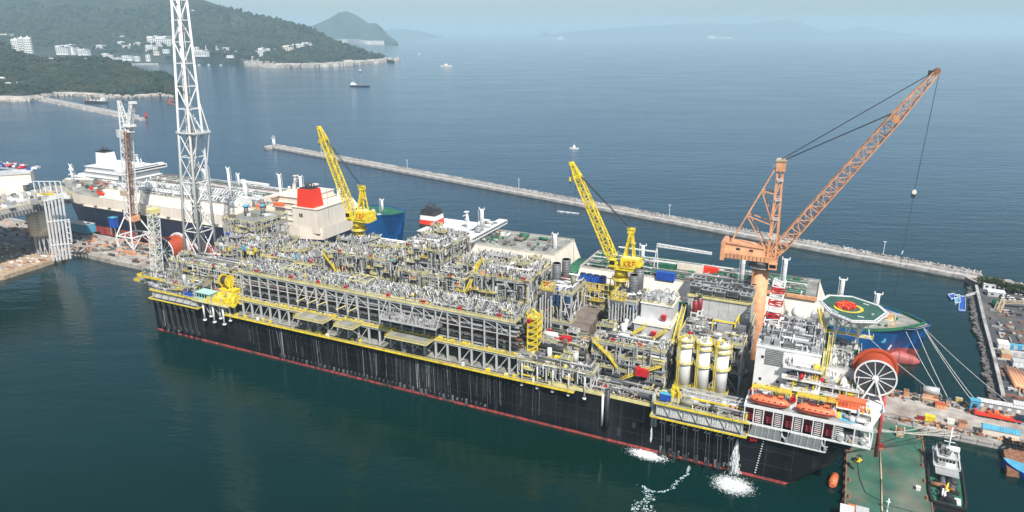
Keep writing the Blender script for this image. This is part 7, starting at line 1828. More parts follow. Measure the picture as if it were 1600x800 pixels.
# bottom-right corner slab, blue boat and floating pontoons
mb = MB(); q = [Z(x, y, 2.4)[:2] for x, y in ((1568, 702), (1574, 735), (1640, 745), (1640, 700))]; mb.prism(q, -2, 2.4, RUST); cs = ground_part(mb.build("concrete_ramp")); tag(cs, "rust-brown flat pontoon at the right edge below the quay", "pontoon")
tl = thing("tyre_heap", "heap of black rubber fenders at the corner of the quay", "fenders", Z(1588, 698, 2.6), group=None)
for k in range(9):
    w = MB(); rr = 1.2; n = 12
    for j in range(n): a = j * 2 * PI / n; b = (j + 1) * 2 * PI / n; w.bar((rr * math.cos(a), rr * math.sin(a), 0), (rr * math.cos(b), rr * math.sin(b), 0), .75, RUBBER)
    w.build("tyre", tl, offset=((k % 4) * 2.2 - 3, (k // 4) * 1.8 - 1, .5 + (k // 4) * .6))
def small_boat(loc, rot, L, b, hm, label, house=WHITE, deckm=GREY, hx=-.1, name="boat", wl=None, grp=None):
    t = thing(name, label, "boat", loc, rot=rot, group=grp)
    if wl is not None: t.location = wl; t.rotation_euler = (0, 0, rot)
    rows = []
    for z, k in ((-.3, .8), (b * .22, .95), (b * .42, 1.0)):
        side = [(x * L / 2, -b / 2 * k * (1 - max(0, (x - .25) / .75) ** 2.2), z + (max(0, x) ** 2) * b * .14 * (z > 0)) for x in np.linspace(-1, 1, 12)]
        rows.append(side + [(p[0], -p[1], p[2]) for p in side[::-1]])
    w = MB(); w.grid(rows, hm, closed=True, smooth=False); w.poly(rows[2], [list(range(24))], deckm); w.build("hull", t)
    w = MB(); c = hx * L; w.box(c - L * .16, c + L * .14, -b * .3, b * .3, b * .42, b * .85, house); w.box(c - L * .08, c + L * .1, -b * .24, b * .24, b * .85, b * 1.15, house); w.box(c + L * .1, c + L * .101, -b * .2, b * .2, b * .92, b * 1.08, GLASS); w.build("wheelhouse", t)
    w = MB(); w.tube((c, 0, b * 1.15), (c, 0, b * 1.9), b * .03, house, 6); w.bar((c, -b * .15, b * 1.6), (c, b * .15, b * 1.6), b * .05, house); w.build("mast", t)
    return t
q = Z(1616, 750, 0); small_boat((q[0], q[1], 0), PI * .85, 22, 7, BLUE, "blue-hulled boat half out of frame at the bottom right", WHITE, SKYBLUE)
for i, (pts, m_, lab) in enumerate(((((1481, 461), (1491, 459), (1497, 465), (1486, 468)), BLUE, "left blue floating pontoon near the shore"), (((1491, 462), (1499, 461), (1501, 473), (1492, 474)), SKYBLUE, "middle pale floating pontoon near the shore"), (((1499, 463), (1509, 464), (1508, 486), (1498, 485)), BLUE, "right blue floating pontoon with a white rim near the shore"))):
    t = thing("pontoon", lab, "pontoon", Z(*pts[0], 0), group="floating pontoons off the shore"); o0 = Z(*pts[0], 0); pp = [Z(x, y, .8) for x, y in pts]; pp = [(p[0] - o0[0], p[1] - o0[1]) for p in pp][::-1]
    w = MB(); w.prism(pp, -.3, .8, m_); w.build("deck", t); w = MB(); w.rail([(p[0], p[1], .8) for p in pp], WHITE, closed=True, h=.5, w=.25, step=1.5, toe=False); w.build("rim", t)
t = thing("gangway", "thin pale gangway from the pontoons to the shore", "gangway", Z(1509, 463, 1.2)); a = np.array(Z(1509, 463, 1.2)); b = np.array(Z(1527, 458, 3.2)); w = MB(); d_ = b - a
w.bar((0, 0, 0), d_, 1.2, PALEGREY, .3); w.build("deck", t); w = MB(); w.rail([(0, .6, 0), (d_[0], d_[1] + .6, d_[2])], WHITE, w=.2); w.build("handrail", t)
# ------------------------------------------------------------------ mooring lines
def line(name, label, pts, r=.11, grp=None):
    w = MB(); o0 = np.array(pts[0])
    for a, b in zip(pts[:-1], pts[1:]):
        a = np.array(a, float) - o0; b = np.array(b, float) - o0; n = 6; sag = np.linalg.norm(b - a) * .02
        P = [a + (b - a) * i / n - np.array([0, 0, sag * 4 * (i / n) * (1 - i / n)]) for i in range(n + 1)]
        for p_, q_ in zip(P[:-1], P[1:]): w.bar(p_, q_, r * 2, ROPE)
    o = w.build(name); o.location = W(*o0); o.rotation_euler = (0, 0, ROT); return tag(o, label, "rope", grp)
bx = S(1440, 517, vD)
g = "mooring ropes from the blue bow"
line("mooring_rope", "pale mooring rope from the blue bow, leftmost, with a red patch", [(bx[0] - 8, vD - 8, 20), Z(1472, 620, 3.2)], grp=g)
line("mooring_rope", "pale mooring rope from the blue bow, next to the leftmost", [(bx[0] - 3, vD - 4, 20), Z(1480, 620, 3.2)], grp=g)
line("mooring_rope", "pale mooring rope from the blue bow to the blue machine, left of its pair", [(bx[0], vD - 2, 20.5), Z(1519, 627, 3.2)], grp=g)
line("mooring_rope", "pale mooring rope from the blue bow to the blue machine, right of its pair", [(bx[0], vD, 20.5), Z(1527, 629, 3.2)], grp=g)
line("mooring_rope", "long pale mooring rope from the blue bow running furthest right to the shore", [(bx[0], vD + 1, 20), Z(1572, 627, 3.2)], grp=g)
line("mooring_rope", "pale mooring rope from the blue ship's side dropping to the quay beside the bulb", [(bx[0] - 26, vD - 16, 18), Z(1455, 610, 3.2)], grp=g)
g2 = "mooring ropes from the production ship's stern"
for i, (x, y, lab) in enumerate(((1455, 664, "pale stern mooring rope, top of the four crossing the green barge"), (1478, 671, "pale stern mooring rope, second from the top of the four crossing the barge"), (1490, 676, "pale stern mooring rope, third from the top of the four crossing the barge"), (1500, 680, "pale stern mooring rope, lowest of the four crossing the barge"))):
    line("mooring_rope", lab, [(358, 6 + i * 1.2, 25.6), Z(x, y, 3.2)], .10, g2)

# ------------------------------------------------------------------ green barge and the things on it
bu0, bu1 = 353.0, 381.0
BG = thing("barge", "worn green flat barge moored at the stern of the production ship", "barge", (bu0, -40, 0))
w = MB(); w.box(0, bu1 - bu0, 0, 104, -1.5, 2.0, BARGEGREEN); w.build("deck", BG)
w = MB(); w.box(-.15, .0, 0, 104, -1.5, 1.95, RUBBER); w.box(bu1 - bu0, bu1 - bu0 + .15, 0, 104, -1.5, 1.95, RUBBER); w.box(0, .5, 0, 104, 2.0, 2.25, RUST); w.box(bu1 - bu0 - .5, bu1 - bu0, 0, 104, 2.0, 2.25, RUST); w.build("side_plate", BG)
ty = MB(); n = 12
for j in range(n): a = j * 2 * PI / n; b = (j + 1) * 2 * PI / n; ty.bar((.3, .95 * math.cos(a), .95 * math.sin(a)), (.3, .95 * math.cos(b), .95 * math.sin(b)), .6, RUBBER)
k = None
for i in range(15):
    loc = (bu1 - bu0, 30 + i * 5.2, 1.3)
    if k is None: k = ty.build("tyre_fender", BG, offset=loc)
    else: inst(k, BG, loc)
for i in range(12): inst(k, BG, (-.7, 26 + i * 5.6, 1.3))
for i in range(7):
    for x in (1.4, bu1 - bu0 - 1.6):
        w = MB(); w.tube((0, -.5, 0), (0, -.5, .9), .3, RUST, 8); w.tube((0, .5, 0), (0, .5, .9), .3, RUST, 8); w.cbox(0, 0, 0, .9, 2, .15, RUST); w.build("bollard", BG, offset=(x, 28 + i * 11, 2.0))
def bz(x, y): return Z(x, y, 2.0)
def winchm(t):
    w = MB(); w.tube((-1, 0, 1.5), (1, 0, 1.5), 1.3, RUST, 14); w.build("drum", t)
    w = MB(); w.cbox(0, 0, 0, 3.4, 3.2, .6, BROWN); w.cbox(-1.5, 0, .6, .5, 2.8, 2.4, TAN); w.cbox(1.5, 0, .6, .5, 2.8, 2.4, TAN); w.cbox(0, -2.2, 0, 2.6, 1.2, 1.2, TAN); w.build("frame", t)
small(1405, 678, winchm, "winch", "tan and rust deck winch in the middle of the green barge", "winch", z=2.0)
def panelm(t):
    w = MB(); w.cbox(0, 0, 0, 1.6, 1.6, 1.0, BALLAST); w.cbox(0, 0, 1.0, 1.0, 1.0, .8, RED); w.build("body", t); w = MB(); w.bar((-1.2, 0, 0), (-.6, 0, 2.4), .2, RUST); w.bar((1.2, 0, 0), (.6, 0, 2.4), .2, RUST); w.build("frame", t)
small(1376, 700, panelm, "hose_stand", "small red-orange hose stand at the stern beside the barge edge", "stand", z=2.0)
def forklift(t):
    w = MB(); w.cbox(0, 0, .3, 2.6, 1.5, 1.1, YELLOW); w.cbox(-.9, 0, 1.4, .8, 1.4, .5, DARK); w.build("body", t)
    w = MB(); [w.bar((a, b, 1.3), (a * .8, b, 2.8), .12, DARK) for a in (-.6, .8) for b in (-.6, .6)]; w.cbox(.1, 0, 2.8, 1.5, 1.4, .1, DARK); w.build("cab_frame", t)
    w = MB(); [w.bar((1.5, b, .2), (1.5, b, 3.2), .16, DARK) for b in (-.4, .4)]; [w.bar((1.5, b, .25), (2.7, b, .25), .14, DARK) for b in (-.4, .4)]; w.build("fork", t)
    w = MB(); [w.tube((a, b * .65, .4), (a, b * .85, .4), .4, RUBBER, 10) for a in (-.8, .9) for b in (-1, 1)]; w.build("wheel", t)
small(1340, 722, forklift, "forklift", "yellow forklift near the left edge of the green barge", "forklift", rot=.8, z=2.0)
hp_ = [bz(1375, 706), bz(1377, 750), bz(1378, 800), bz(1380, 860)]
w = MB(); o0 = np.array(hp_[0])
for a, b in zip(hp_[:-1], hp_[1:]): w.tube(np.array(a) - o0 + (0, 0, .25), np.array(b) - o0 + (0, 0, .25), .25, TAN, 8)
o = w.build("pipeline"); o.location = W(*o0); o.rotation_euler = (0, 0, ROT); tag(o, "straight tan pipe lying along the middle of the green barge", "pipe")
hp_ = [bz(1340, 724), bz(1343, 748), bz(1352, 770), bz(1372, 781), bz(1388, 790), bz(1420, 798), bz(1440, 806)]
w = MB(); o0 = np.array(hp_[0])
for a, b in zip(hp_[:-1], hp_[1:]): w.tube(np.array(a) - o0 + (0, 0, .15), np.array(b) - o0 + (0, 0, .15), .13, ROPEDARK, 6)
o = w.build("cable"); o.location = W(*o0); o.rotation_euler = (0, 0, ROT); tag(o, "black cable curving from the forklift across the green barge", "cable")
small(1386, 797, lambda t: (lambda w: (w.tube((0, 0, 0), (0, 0, 4.6), .22, WHITE, 8), w.bar((-.7, 0, 3.4), (.7, 0, 3.4), .3, WHITE), w.bar((0, 0, 0), (0, -1.4, .2), .4, WHITE), w.build("mast", t)))(MB()), "light_mast", "white post with a crossbar at the bottom edge of the green barge", "mast", z=2.0)
small(1322, 806, boxm(WHITE, 4.2, 5, 2.6, WHITE), "cabin", "white box, leftmost at the bottom edge of the barge", "box", z=2.0)
small(1332, 800, boxm(CRANEOR, 3, 2.6, 2.0, BALLAST), "crate", "orange box between two white boxes at the bottom edge of the barge", "crate", z=2.0)
small(1346, 806, boxm(WHITE, 4, 4, 2.2, PALEGREY), "cabin", "white box, right of the orange box at the bottom edge of the barge", "box", z=2.0)
small(1434, 765, boxm(WHITE, 1.4, 1.4, 1.2, CREAM), "drum", "small white drum near the right edge of the green barge", "drum", z=2.0)
# cylindrical fender between hull and barge
q = Z(1302, 752, .6); t = thing("floating_fender", "big orange-red cylinder fender floating between hull and barge", "fender", (q[0], q[1], .6), rot=PI / 2 - .1)
w = MB(); w.tube((-3.2, 0, .5), (3.2, 0, .5), 1.5, BALLAST, 18); w.build("body", t); w = MB(); w.tube((-3.9, 0, .5), (-3.2, 0, .5), .9, BALLAST, 18, 1.5); w.tube((3.2, 0, .5), (3.9, 0, .5), 1.5, BALLAST, 18, .9); w.build("end_cap", t)

# ------------------------------------------------------------------ tug
q0, q1 = Z(1466, 708, 0), Z(1478, 850, 0)
ang = math.atan2(q1[1] - q0[1], q1[0] - q0[0]); TL = 40.0; dirv = (math.cos(ang), math.sin(ang))
cx, cy = q0[0] + dirv[0] * TL / 2 + 1.2, q0[1] + dirv[1] * TL / 2
TG = thing("tug", "dark-hulled tug with a white wheelhouse and green deck beside the barge", "tug", (cx, cy, 0), rot=ang + PI)
def tug_half(x): return 5.6 * (1 - max(0, (x - .35) / .65) ** 2.4) * (1 - .12 * max(0, (-x - .7) / .3))
rows = []
for z, k in ((-.5, .86), (1.2, .96), (2.6, 1.0)):
    side = [(x * TL / 2, -tug_half(x) * k, z + max(0, x - .3) ** 2 * 3.0 * (z > 0)) for x in np.linspace(-1, 1, 22)]; rows.append(side + [(p[0], -p[1], p[2]) for p in side[::-1]])
w = MB(); w.grid(rows, RUBBER, closed=True, smooth=False); w.build("hull", TG)
w = MB(); dk = [(p[0] * .97, p[1] * .92, p[2] - .5) for p in rows[2]]; w.grid([dk[:22], dk[22:][::-1]], GREEN, smooth=False); w.build("deck", TG)
w = MB()
for a, b in zip(rows[2], rows[2][1:] + rows[2][:1]): w.bar(a, b, .75, RUBBER)
w.build("rubber_fender", TG)
ty2 = MB()
for j in range(10): a = j * 2 * PI / 10; b = (j + 1) * 2 * PI / 10; ty2.bar((.7 * math.cos(a), 0, .7 * math.sin(a)), (.7 * math.cos(b), 0, .7 * math.sin(b)), .45, RUBBER)
k = None
for x in np.linspace(-.85, .45, 9):
    for s in (-1, 1):
        loc = (x * TL / 2, s * (tug_half(x) + .35), 1.3)
        if k is None: k = ty2.build("tyre", TG, offset=loc)
        else: inst(k, TG, loc)
w = MB(); w.box(2, 11.5, -3.4, 3.4, 2.1, 4.8, WHITE); w.box(1.2, 12, -3.9, 3.9, 4.8, 5.0, PALEGREY); w.box(3, 8.8, -2.9, 2.9, 5.0, 7.8, WHITE); w.box(2.6, 9.2, -3.3, 3.3, 7.8, 8.05, PALEGREY); gear(w, 3, 9, -2.6, 2.6, 8.05, 9, 1.2, RG, [WHITE, GREY, SHADE]); WH = w.build("wheelhouse", TG)
w = MB()
for k_ in range(5): w.box(2.92, 3.0, -2.6 + k_ * 1.08, -1.75 + k_ * 1.08, 6.3, 7.3, GLASS)
for k_ in range(4):
    for s in (-1, 1): w.box(3.4 + k_ * 1.35, 4.4 + k_ * 1.35, s * 2.94 - .04, s * 2.94 + .04, 6.3, 7.3, GLASS)
w.build("window", WH)
w = MB(); w.tube((6.5, 0, 8.5), (6.8, 0, 19), .35, WHITE, 8, .2); w.bar((6.6, -1.8, 13), (6.6, 1.8, 13), .25, WHITE); w.bar((6.7, -1.2, 15.5), (6.7, 1.2, 15.5), .25, WHITE); w.cbox(6.6, 0, 10.5, 1.6, 1.6, .3, WHITE); w.bar((5.4, -1, 8.5), (6.6, 0, 12), .2, WHITE); w.bar((5.4, 1, 8.5), (6.6, 0, 12), .2, WHITE); w.build("mast", TG)
w = MB(); w.tube((9, -2.6, 8.5), (9, -2.6, 11), .6, DARK, 10); w.tube((9, 2.6, 8.5), (9, 2.6, 11), .6, DARK, 10); w.build("funnel", TG)
w = MB(); w.rail([(.2, -4.3, 5.25), (13, -4.3, 5.25), (13, 4.3, 5.25), (.2, 4.3, 5.25)], WHITE, closed=True, w=.14, step=1.8); gear(w, 1, 12, -3.6, 3.6, 5.3, 10, 1, RG, [WHITE, GREY, WHITE]); w.rail([(2, -3.6, 8.5), (10, -3.6, 8.5), (10, 3.6, 8.5), (2, 3.6, 8.5)], WHITE, closed=True, w=.12); w.build("handrail", TG)
w = MB(); w.box(-2.6, .0, -1.9, 1.9, 2.4, 3.2, BALLAST); w.box(-2.4, -.2, -1.7, 1.7, 3.2, 3.7, BOOTPALE); w.build("raft", TG)
w = MB(); w.bar((-.4, -3.6, 5), (-4.6, -3.6, 5), .2, PALEGREY); w.bar((-.4, 3.6, 5), (-4.6, 3.6, 5), .2, PALEGREY); w.box(-4.6, .8, -3.7, 3.7, 4.9, 5.05, GREY); w.build("awning", TG)
w = MB()
for (x, y, s_) in ((-8, -1.2, 1.6), (-8.4, 1.6, 1.5), (-12, .4, 1.6)): w.tube((x, y - s_ / 2, 3.1), (x, y + s_ / 2, 3.1), .9, YELLOW, 12); w.cbox(x, y, 2.1, 1.8, 1.6, .5, DARK)
w.build("towing_winch", TG)
w = MB(); w.bar((-12, .4, 2.2), (-11.4, .2, 6), .5, YELLOW); w.bar((-11.4, .2, 6), (-14.5, .8, 5), .4, YELLOW); w.build("deck_crane", TG)
w = MB(); gear(w, -18, -4, -3.6, 3.6, 2.1, 30, 1.1, RG, [DARK, SHADE, RUST, WHITE, TAN, RUBBER]); w.tube((-17, 2, 2.1), (-16.5, 2, 6.5), .3, WHITE, 8); w.tube((-16, -1, 2.2), (-16, -1, 3.8), .9, RUBBER, 12); w.build("deck_gear", TG, kind="stuff")
w = MB(); w.bar((-6, 6.3, 1.6), (-19, 6.0, 1.6), .4, BOOTPALE); w.build("red_hose", TG)

# ------------------------------------------------------------------ left side of the yard
# white level-luffing tower crane
bq = [Z(186, 390, 3.0), Z(214, 396, 3.0), Z(238, 379, 3.0)]
cu = (bq[0][0] + bq[2][0]) / 2; cv = (bq[0][1] + bq[2][1]) / 2
WC = thing("tower_crane", "white and rust lattice tower crane on four splayed legs at the left quay", "crane", (cu, cv, 2.9))
w = MB(); e = 8.5
for a in (-1, 1):
    for b in (-1, 1): w.bar((a * e, b * e, 0), (a * e, b * e, 9.5), 1.0, WHITE); w.bar((a * e, b * e, 9.5), (a * 3, b * 3, 24), .8, WHITE)
for z in (9.5,):
    for a in (-1, 1): w.bar((a * e, -e, z), (a * e, e, z), .9, WHITE); w.bar((-e, a * e, z), (e, a * e, z), .9, WHITE)
for a in (-1, 1): w.bar((a * e, -e, 0), (a * e, 0, 9.5), .5, WHITE); w.bar((-e, a * e, 0), (0, a * e, 9.5), .5, WHITE); w.bar((a * e, e, 0), (a * e, 0, 9.5), .5, WHITE); w.bar((e, a * e, 0), (0, a * e, 9.5), .5, WHITE)
w.build("portal_base", WC)
pt = S(197, 205, cv); lean = (pt[0] - cu, 0, pt[2] - 2.9)
w = MB(); w.lattice((0, 0, 22), (lean[0], 0, lean[2]), 6.4, 5.6, WHITE, bay=5.2, chord=.6, brace=.34); w.build("mast", WC)
w = MB(); w.lattice((1.2, -1, 18), (lean[0] + 4.4, -2.6, lean[2] + 1), 2.8, 2.4, RUST, bay=2.4, chord=.36, brace=.2); w.build("rusty_ladder_shaft", WC)
lx, lz = lean[0], lean[2]
w = MB(); w.box(lx - 7, lx - .5, -3, 3, lz - 4.5, lz + 1.0, PALEGREY); w.box(lx - 3, lx + 6, -2.6, 2.6, lz - .5, lz + .5, WHITE); w.box(lx + 1, lx + 8, -3, 3, lz + 3.5, lz + 5, WHITE); w.build("machine_deck", WC)
w = MB()
for s in (-1, 1): w.bar((lx - 2.5, s * 2.4, lz), (lx - 2.5, s * .8, lz + 22), .7, WHITE); w.bar((lx + 3, s * 2.4, lz), (lx - 2, s * .8, lz + 22), .6, WHITE)
for k in range(5): w.bar((lx - 2.5, -2.2 + k * .25, lz + 3 + k * 4), (lx + 2 - k, 2.2 - k * .25, lz + 3 + k * 4), .4, WHITE); w.bar((lx + 2.4 - k * .9, -2, lz + 3 + k * 4), (lx - 2.4, 2, lz + 6 + k * 4), .35, WHITE)
w.build("a_frame", WC)
w = MB(); w.lattice((lx + 3.5, 0, lz + 1), (lx + 12, 0, lz + 21), 3.0, 2.4, WHITE, bay=2.2, chord=.6, brace=.4); w.box(lx + 9.5, lx + 14.5, -1.6, 1.6, lz + 20, lz + 21.6, WHITE); w.build("jib", WC)
w = MB()
for s in (-.6, .6): w.bar((lx - 2.2, s, lz + 22), (lx + 11, s, lz + 20), .2, ROPEDARK)
w.build("luffing_rope", WC)
w = MB(); w.box(-3.4, 3.4, -3.4, 3.4, 40, 44, TAN); w.build("drive_cab", WC); w = MB(); w.box(-1, 6, -3, 3, 20.5, 24.5, CRANEOR); w.build("motor_room", WC)
# lattice access tower at the bow
aq = S(246, 438, 14)
AT = thing("access_tower", "slim white and yellow lattice stair tower on a platform at the ship's bow", "tower", (aq[0], 14, 20))
at_top = S(239, 326, 14)
w = MB(); w.lattice((0, 0, 0), (at_top[0] - aq[0], 0, at_top[2] - 20), 4.6, 4.2, WHITE, bay=3.4, chord=.4, brace=.26); w.build("lattice", AT)
w = MB(); H_ = at_top[2] - 20
for k in range(int(H_ / 3.4)):
    z = k * 3.4; sx = (at_top[0] - aq[0]) * z / H_; w.bar((sx - 1.8, -1.2, z), (sx + 1.8, 1.2, z + 3.4), .5, PALEYEL); w.rail([(sx - 2.3, -2.3, z), (sx + 2.3, -2.3, z)], PALEYEL, w=.12, step=2.3, toe=False)
w.build("stairs", AT)
w = MB(); w.box(-2.6 + at_top[0] - aq[0], 2.6 + at_top[0] - aq[0], -2.6, 2.6, H_ - 2.5, H_, PALEYEL); w.build("top_cabin", AT)
pq = [Z(x, y, 21)[:2] for x, y in ((209, 436), (243, 444), (262, 434), (240, 425))]
w = MB(); w.prism([(p[0] - aq[0], p[1] - 14) for p in pq], -.6, .2, DECK); pr = [(p[0] - aq[0], p[1] - 14, .2) for p in pq]; w.rail(pr, YELLOW, closed=True, w=.22, step=1.6)
gear(w, -12, 4, -3, 5, .2, 26, 2, RG, [WHITE, GREY, SHADE, TAN]); w.tube((-6, 1, .2), (-6, 1, 4), 1.1, WHITE, 10); w.build("landing_platform", AT)
# semi-submersible platform at the left edge
lq = [Z(58, 405, 0), Z(108, 405, 0)]
lu, lv = -184.0, 58.0
SP = thing("drilling_platform", "offshore platform on a fat cream column with a white pipe frame at the left edge", "platform", (lu, lv, 0))
topz = S(75, 318, lv)[2]
w = MB(); c0_ = S(66, 385, lv)[0] - lu; w.tube((c0_ - 1, 4, 17), (c0_ - 1, 4, topz - 1), 9.2, CREAM, 28); COLP = w.build("column", SP)
w = MB()
for k in range(9): w.box(c0_ + 4.0, c0_ + 8.5, -3.5, -3.2, 20 + k * (topz - 24) / 9, 20.4 + k * (topz - 24) / 9, GREY)
w.build("rib", SP)
w = MB()
for k in range(14): a = k * 2 * PI / 14; w.bar((c0_ - 1 + 7 * math.cos(a), 4 + 7 * math.sin(a), 2), (c0_ - 1 + 7 * math.cos(a + .3), 4 + 7 * math.sin(a + .3), 17), .5, PALEGREY); w.bar((c0_ - 1 + 7 * math.cos(a), 4 + 7 * math.sin(a), 17), (c0_ - 1 + 7 * math.cos(a + .3), 4 + 7 * math.sin(a + .3), 2), .4, PALEGREY)
w.tube((c0_ - 1, 4, 0), (c0_ - 1, 4, 3), 8, RUST, 20); w.build("lattice_base", SP)
fa = [S(69, 312, lv - 8), S(97, 306, lv - 8)]; fb = [S(84, 408, lv - 8), S(110, 404, lv - 8)]
w = MB()
for k in range(6):
    t_ = k / 5; a = np.array(fa[0]) * (1 - t_) + np.array(fa[1]) * t_; b = np.array(fb[0]) * (1 - t_) + np.array(fb[1]) * t_
    w.bar((a[0] - lu, -8, a[2]), (b[0] - lu, -8, b[2]), .9, WHITE)
for t_ in (.02, .36, .74):
    a = np.array(fa[0]) * (1 - t_) + np.array(fb[0]) * t_; b = np.array(fa[1]) * (1 - t_) + np.array(fb[1]) * t_; w.bar((a[0] - lu, -8, a[2]), (b[0] - lu + (4 if t_ > .3 else 0), -8, b[2]), .8, WHITE)
a = np.array(fa[1]) * .64 + np.array(fb[1]) * .36; b = np.array(fa[1]) * .28 + np.array(fb[1]) * .72; w.bar((a[0] - lu + 4, -8, a[2]), (b[0] - lu + 4, -8, b[2]), .8, WHITE)
for k in range(4): t_ = .4 + k * .09; p_ = np.array(fa[1]) * (1 - t_) + np.array(fb[1]) * t_; w.bar((p_[0] - lu, -8, p_[2]), (p_[0] - lu + 4, -8, p_[2]), .5, WHITE)
w.build("pipe_frame", SP)
dk = [Z(x, y, topz + 2)[:2] for x, y in ((-160, 362), (78, 312), (112, 303), (98, 292), (-160, 296))]
dkl = [(p[0] - lu, p[1] - lv) for p in dk]
w = MB(); w.prism(dkl, topz - 1.4, topz + 2, CONCRETE); w.prism([(p[0] * .99 + .2, p[1] * .99 + .4) for p in dkl], topz - 4.5, topz - 1.41, SHADE); w.build("main_deck", SP)
w = MB(); w.rail([(p[0], p[1], topz + 2) for p in dkl], PALEYEL, closed=True, step=4, w=.2); 
for k in range(40):
    t_ = k / 40; p0_, p1_ = dkl[0], dkl[1]; x = p0_[0] + (p1_[0] - p0_[0]) * t_; y = p0_[1] + (p1_[1] - p0_[1]) * t_; w.bar((x, y, topz + 2), (x + 1.2, y, topz - 4.4), .4, GREY)
w.build("deck_edge", SP)
w = MB()
for _ in range(320):
    x = RG.uniform(-60, 116); y = RG.uniform(294, 345); q = Z(x, y, topz + 2); t_ = (x + 60) / 176
    if y > 342 - 30 * t_ - 3 or y < 294: continue
    w.cbox(q[0] - lu, q[1] - lv, topz + 2, RG.uniform(1, 4.5), RG.uniform(1, 4), RG.uniform(.8, 4), RG.choice([WHITE, WHITE, WHITE, WHITE, PALEGREY, PALEGREY, GREY, GREY, SHADE, TAN]))
w.build("deck_equipment", SP, kind="stuff")
w = MB()
for x0, x1, y in ((56, 98, 300),):
    for k in range(6):
        q = Z(x0 + (x1 - x0) * k / 5, y + 4, topz + 2); w.bar((q[0] - lu, q[1] - lv, topz + 2), (q[0] - lu, q[1] - lv, topz + 12), .5, WHITE)
        if k: w.bar((q[0] - lu, q[1] - lv, topz + 12), (pq_[0] - lu, pq_[1] - lv, topz + 12), .4, WHITE); w.bar((q[0] - lu, q[1] - lv, topz + 2), (pq_[0] - lu, pq_[1] - lv, topz + 12), .3, GREY)
        pq_ = q
q = Z(70, 304, topz + 14); w.bar((q[0] - lu - 5, q[1] - lv, topz + 14), (q[0] - lu + 9, q[1] - lv, topz + 15), 1.2, YELLOW); w.build("rack_frame", SP, kind="stuff")
w = MB(); a = Z(-150, 320, topz + 2); b = Z(38, 304, topz + 2)
pa = (a[0] - lu, a[1] - lv); pb = (b[0] - lu, b[1] - lv)
def long_box(w, pa, pb, dep, z0, z1, m_):
    d = np.array([pb[0] - pa[0], pb[1] - pa[1]]); n_ = np.array([-d[1], d[0]]) / np.linalg.norm(d) * dep
    w.prism([pa, pb, (pb[0] + n_[0], pb[1] + n_[1]), (pa[0] + n_[0], pa[1] + n_[1])], z0, z1, m_)
long_box(w, pa, pb, 22, topz + 2, topz + 9, CREAM); long_box(w, (pa[0], pa[1] + 4), (pb[0] + 1, pb[1] + 4), 18, topz + 9.01, topz + 10, WHITE); long_box(w, (pa[0], pa[1] + 6), (pb[0] + 2, pb[1] + 6), 16, topz + 10.01, topz + 17, CREAM); long_box(w, (pa[0], pa[1] + 6), (pb[0] + 3, pb[1] + 6), 17, topz + 17.01, topz + 18, PALEGREY)
HB = w.build("quarters", SP)
w = MB(); gear(w, pb[0] - 60, pb[0] - 2, pb[1] + 9, pb[1] + 20, topz + 18, 40, 3, RG, [BLUE, RED, WHITE, GREY, SHADE, WHITE, PALEGREY]); w.rail([(pb[0] - 70, pb[1] + 6, topz + 18), (pb[0] + 1, pb[1] + 6, topz + 18)], WHITE, w=.2)
w.build("roof_equipment", HB, kind="stuff")
# quay things at left
def block(t, L_, b, h, m_, m2):
    w = MB(); w.box(-L_ / 2, L_ / 2, -b / 2, b / 2, 1, h, m_); w.build("body", t); w = MB()
    for k in range(int(L_ / 2.2)): w.box(-L_ / 2 + k * 2.2, -L_ / 2 + k * 2.2 + .3, -b / 2 - .1, -b / 2, 1, h - .2, m2)
    w.build("rib", t); w = MB(); w.box(-L_ / 2 - .2, L_ / 2 + .2, -b / 2 - .2, b / 2 + .2, h, h + .3, m2); w.build("roof", t); w = MB()
    for a in np.linspace(-L_ / 2 + .5, L_ / 2 - .5, 5): w.bar((a, -b / 2 + .3, 0), (a, -b / 2 + .3, 1), .4, DARK); w.bar((a, b / 2 - .3, 0), (a, b / 2 - .3, 1), .4, DARK)
    w.build("support_leg", t)
small(129, 363, lambda t: block(t, 24, 8, 8, SKYBLUE, PALEGREY), "hull_block", "long light blue steel block standing on the left quay", "block")
def tallblue(t):
    w = MB(); w.box(-3, 3, -2, 2, 6, 14, BLUE); w.build("cabin", t); w = MB()
    for a in (-2.6, 2.6):
        for b in (-1.7, 1.7): w.bar((a, b, 0), (a, b, 6), .5, GREY)
    w.build("leg", t); w = MB(); w.box(-3.3, 3.3, -2.3, 2.3, 14, 14.4, SKYBLUE); w.build("roof", t)
small(181, 366, tallblue, "quay_cabin", "small blue cabin on legs against the red bottom of the gas carrier", "cabin")
def obeam(t):
    w = MB(); w.lattice((-9, 0, 1), (9, 0, 1), 1.6, 1.6, CRANEOR, bay=1.8, chord=.35, brace=.22); w.build("lattice", t)
    w = MB(); w.cbox(-9, 0, 0, 1.4, 2.2, 2, CRANEOR); w.cbox(9, 0, 0, 1.4, 2.2, 2, CRANEOR); w.build("end_frame", t)
small(198, 396, obeam, "lifting_beam", "orange lattice beam lying on the left quay below the white crane", "beam", rot=0)
small(222, 383, obeam, "lifting_beam", "orange lattice beam under the legs of the white crane", "beam", rot=.05)
t = thing("floating_fender", "black rubber fenders floating against the left quay edge", "fender", Z(186, 408, .6)); w = MB()
for k in range(6): w.tube((k * 2.6 - 7, 0, .5), (k * 2.6 - 5, 0, .5), 1.6, RUBBER, 12)
w.build("body", t)

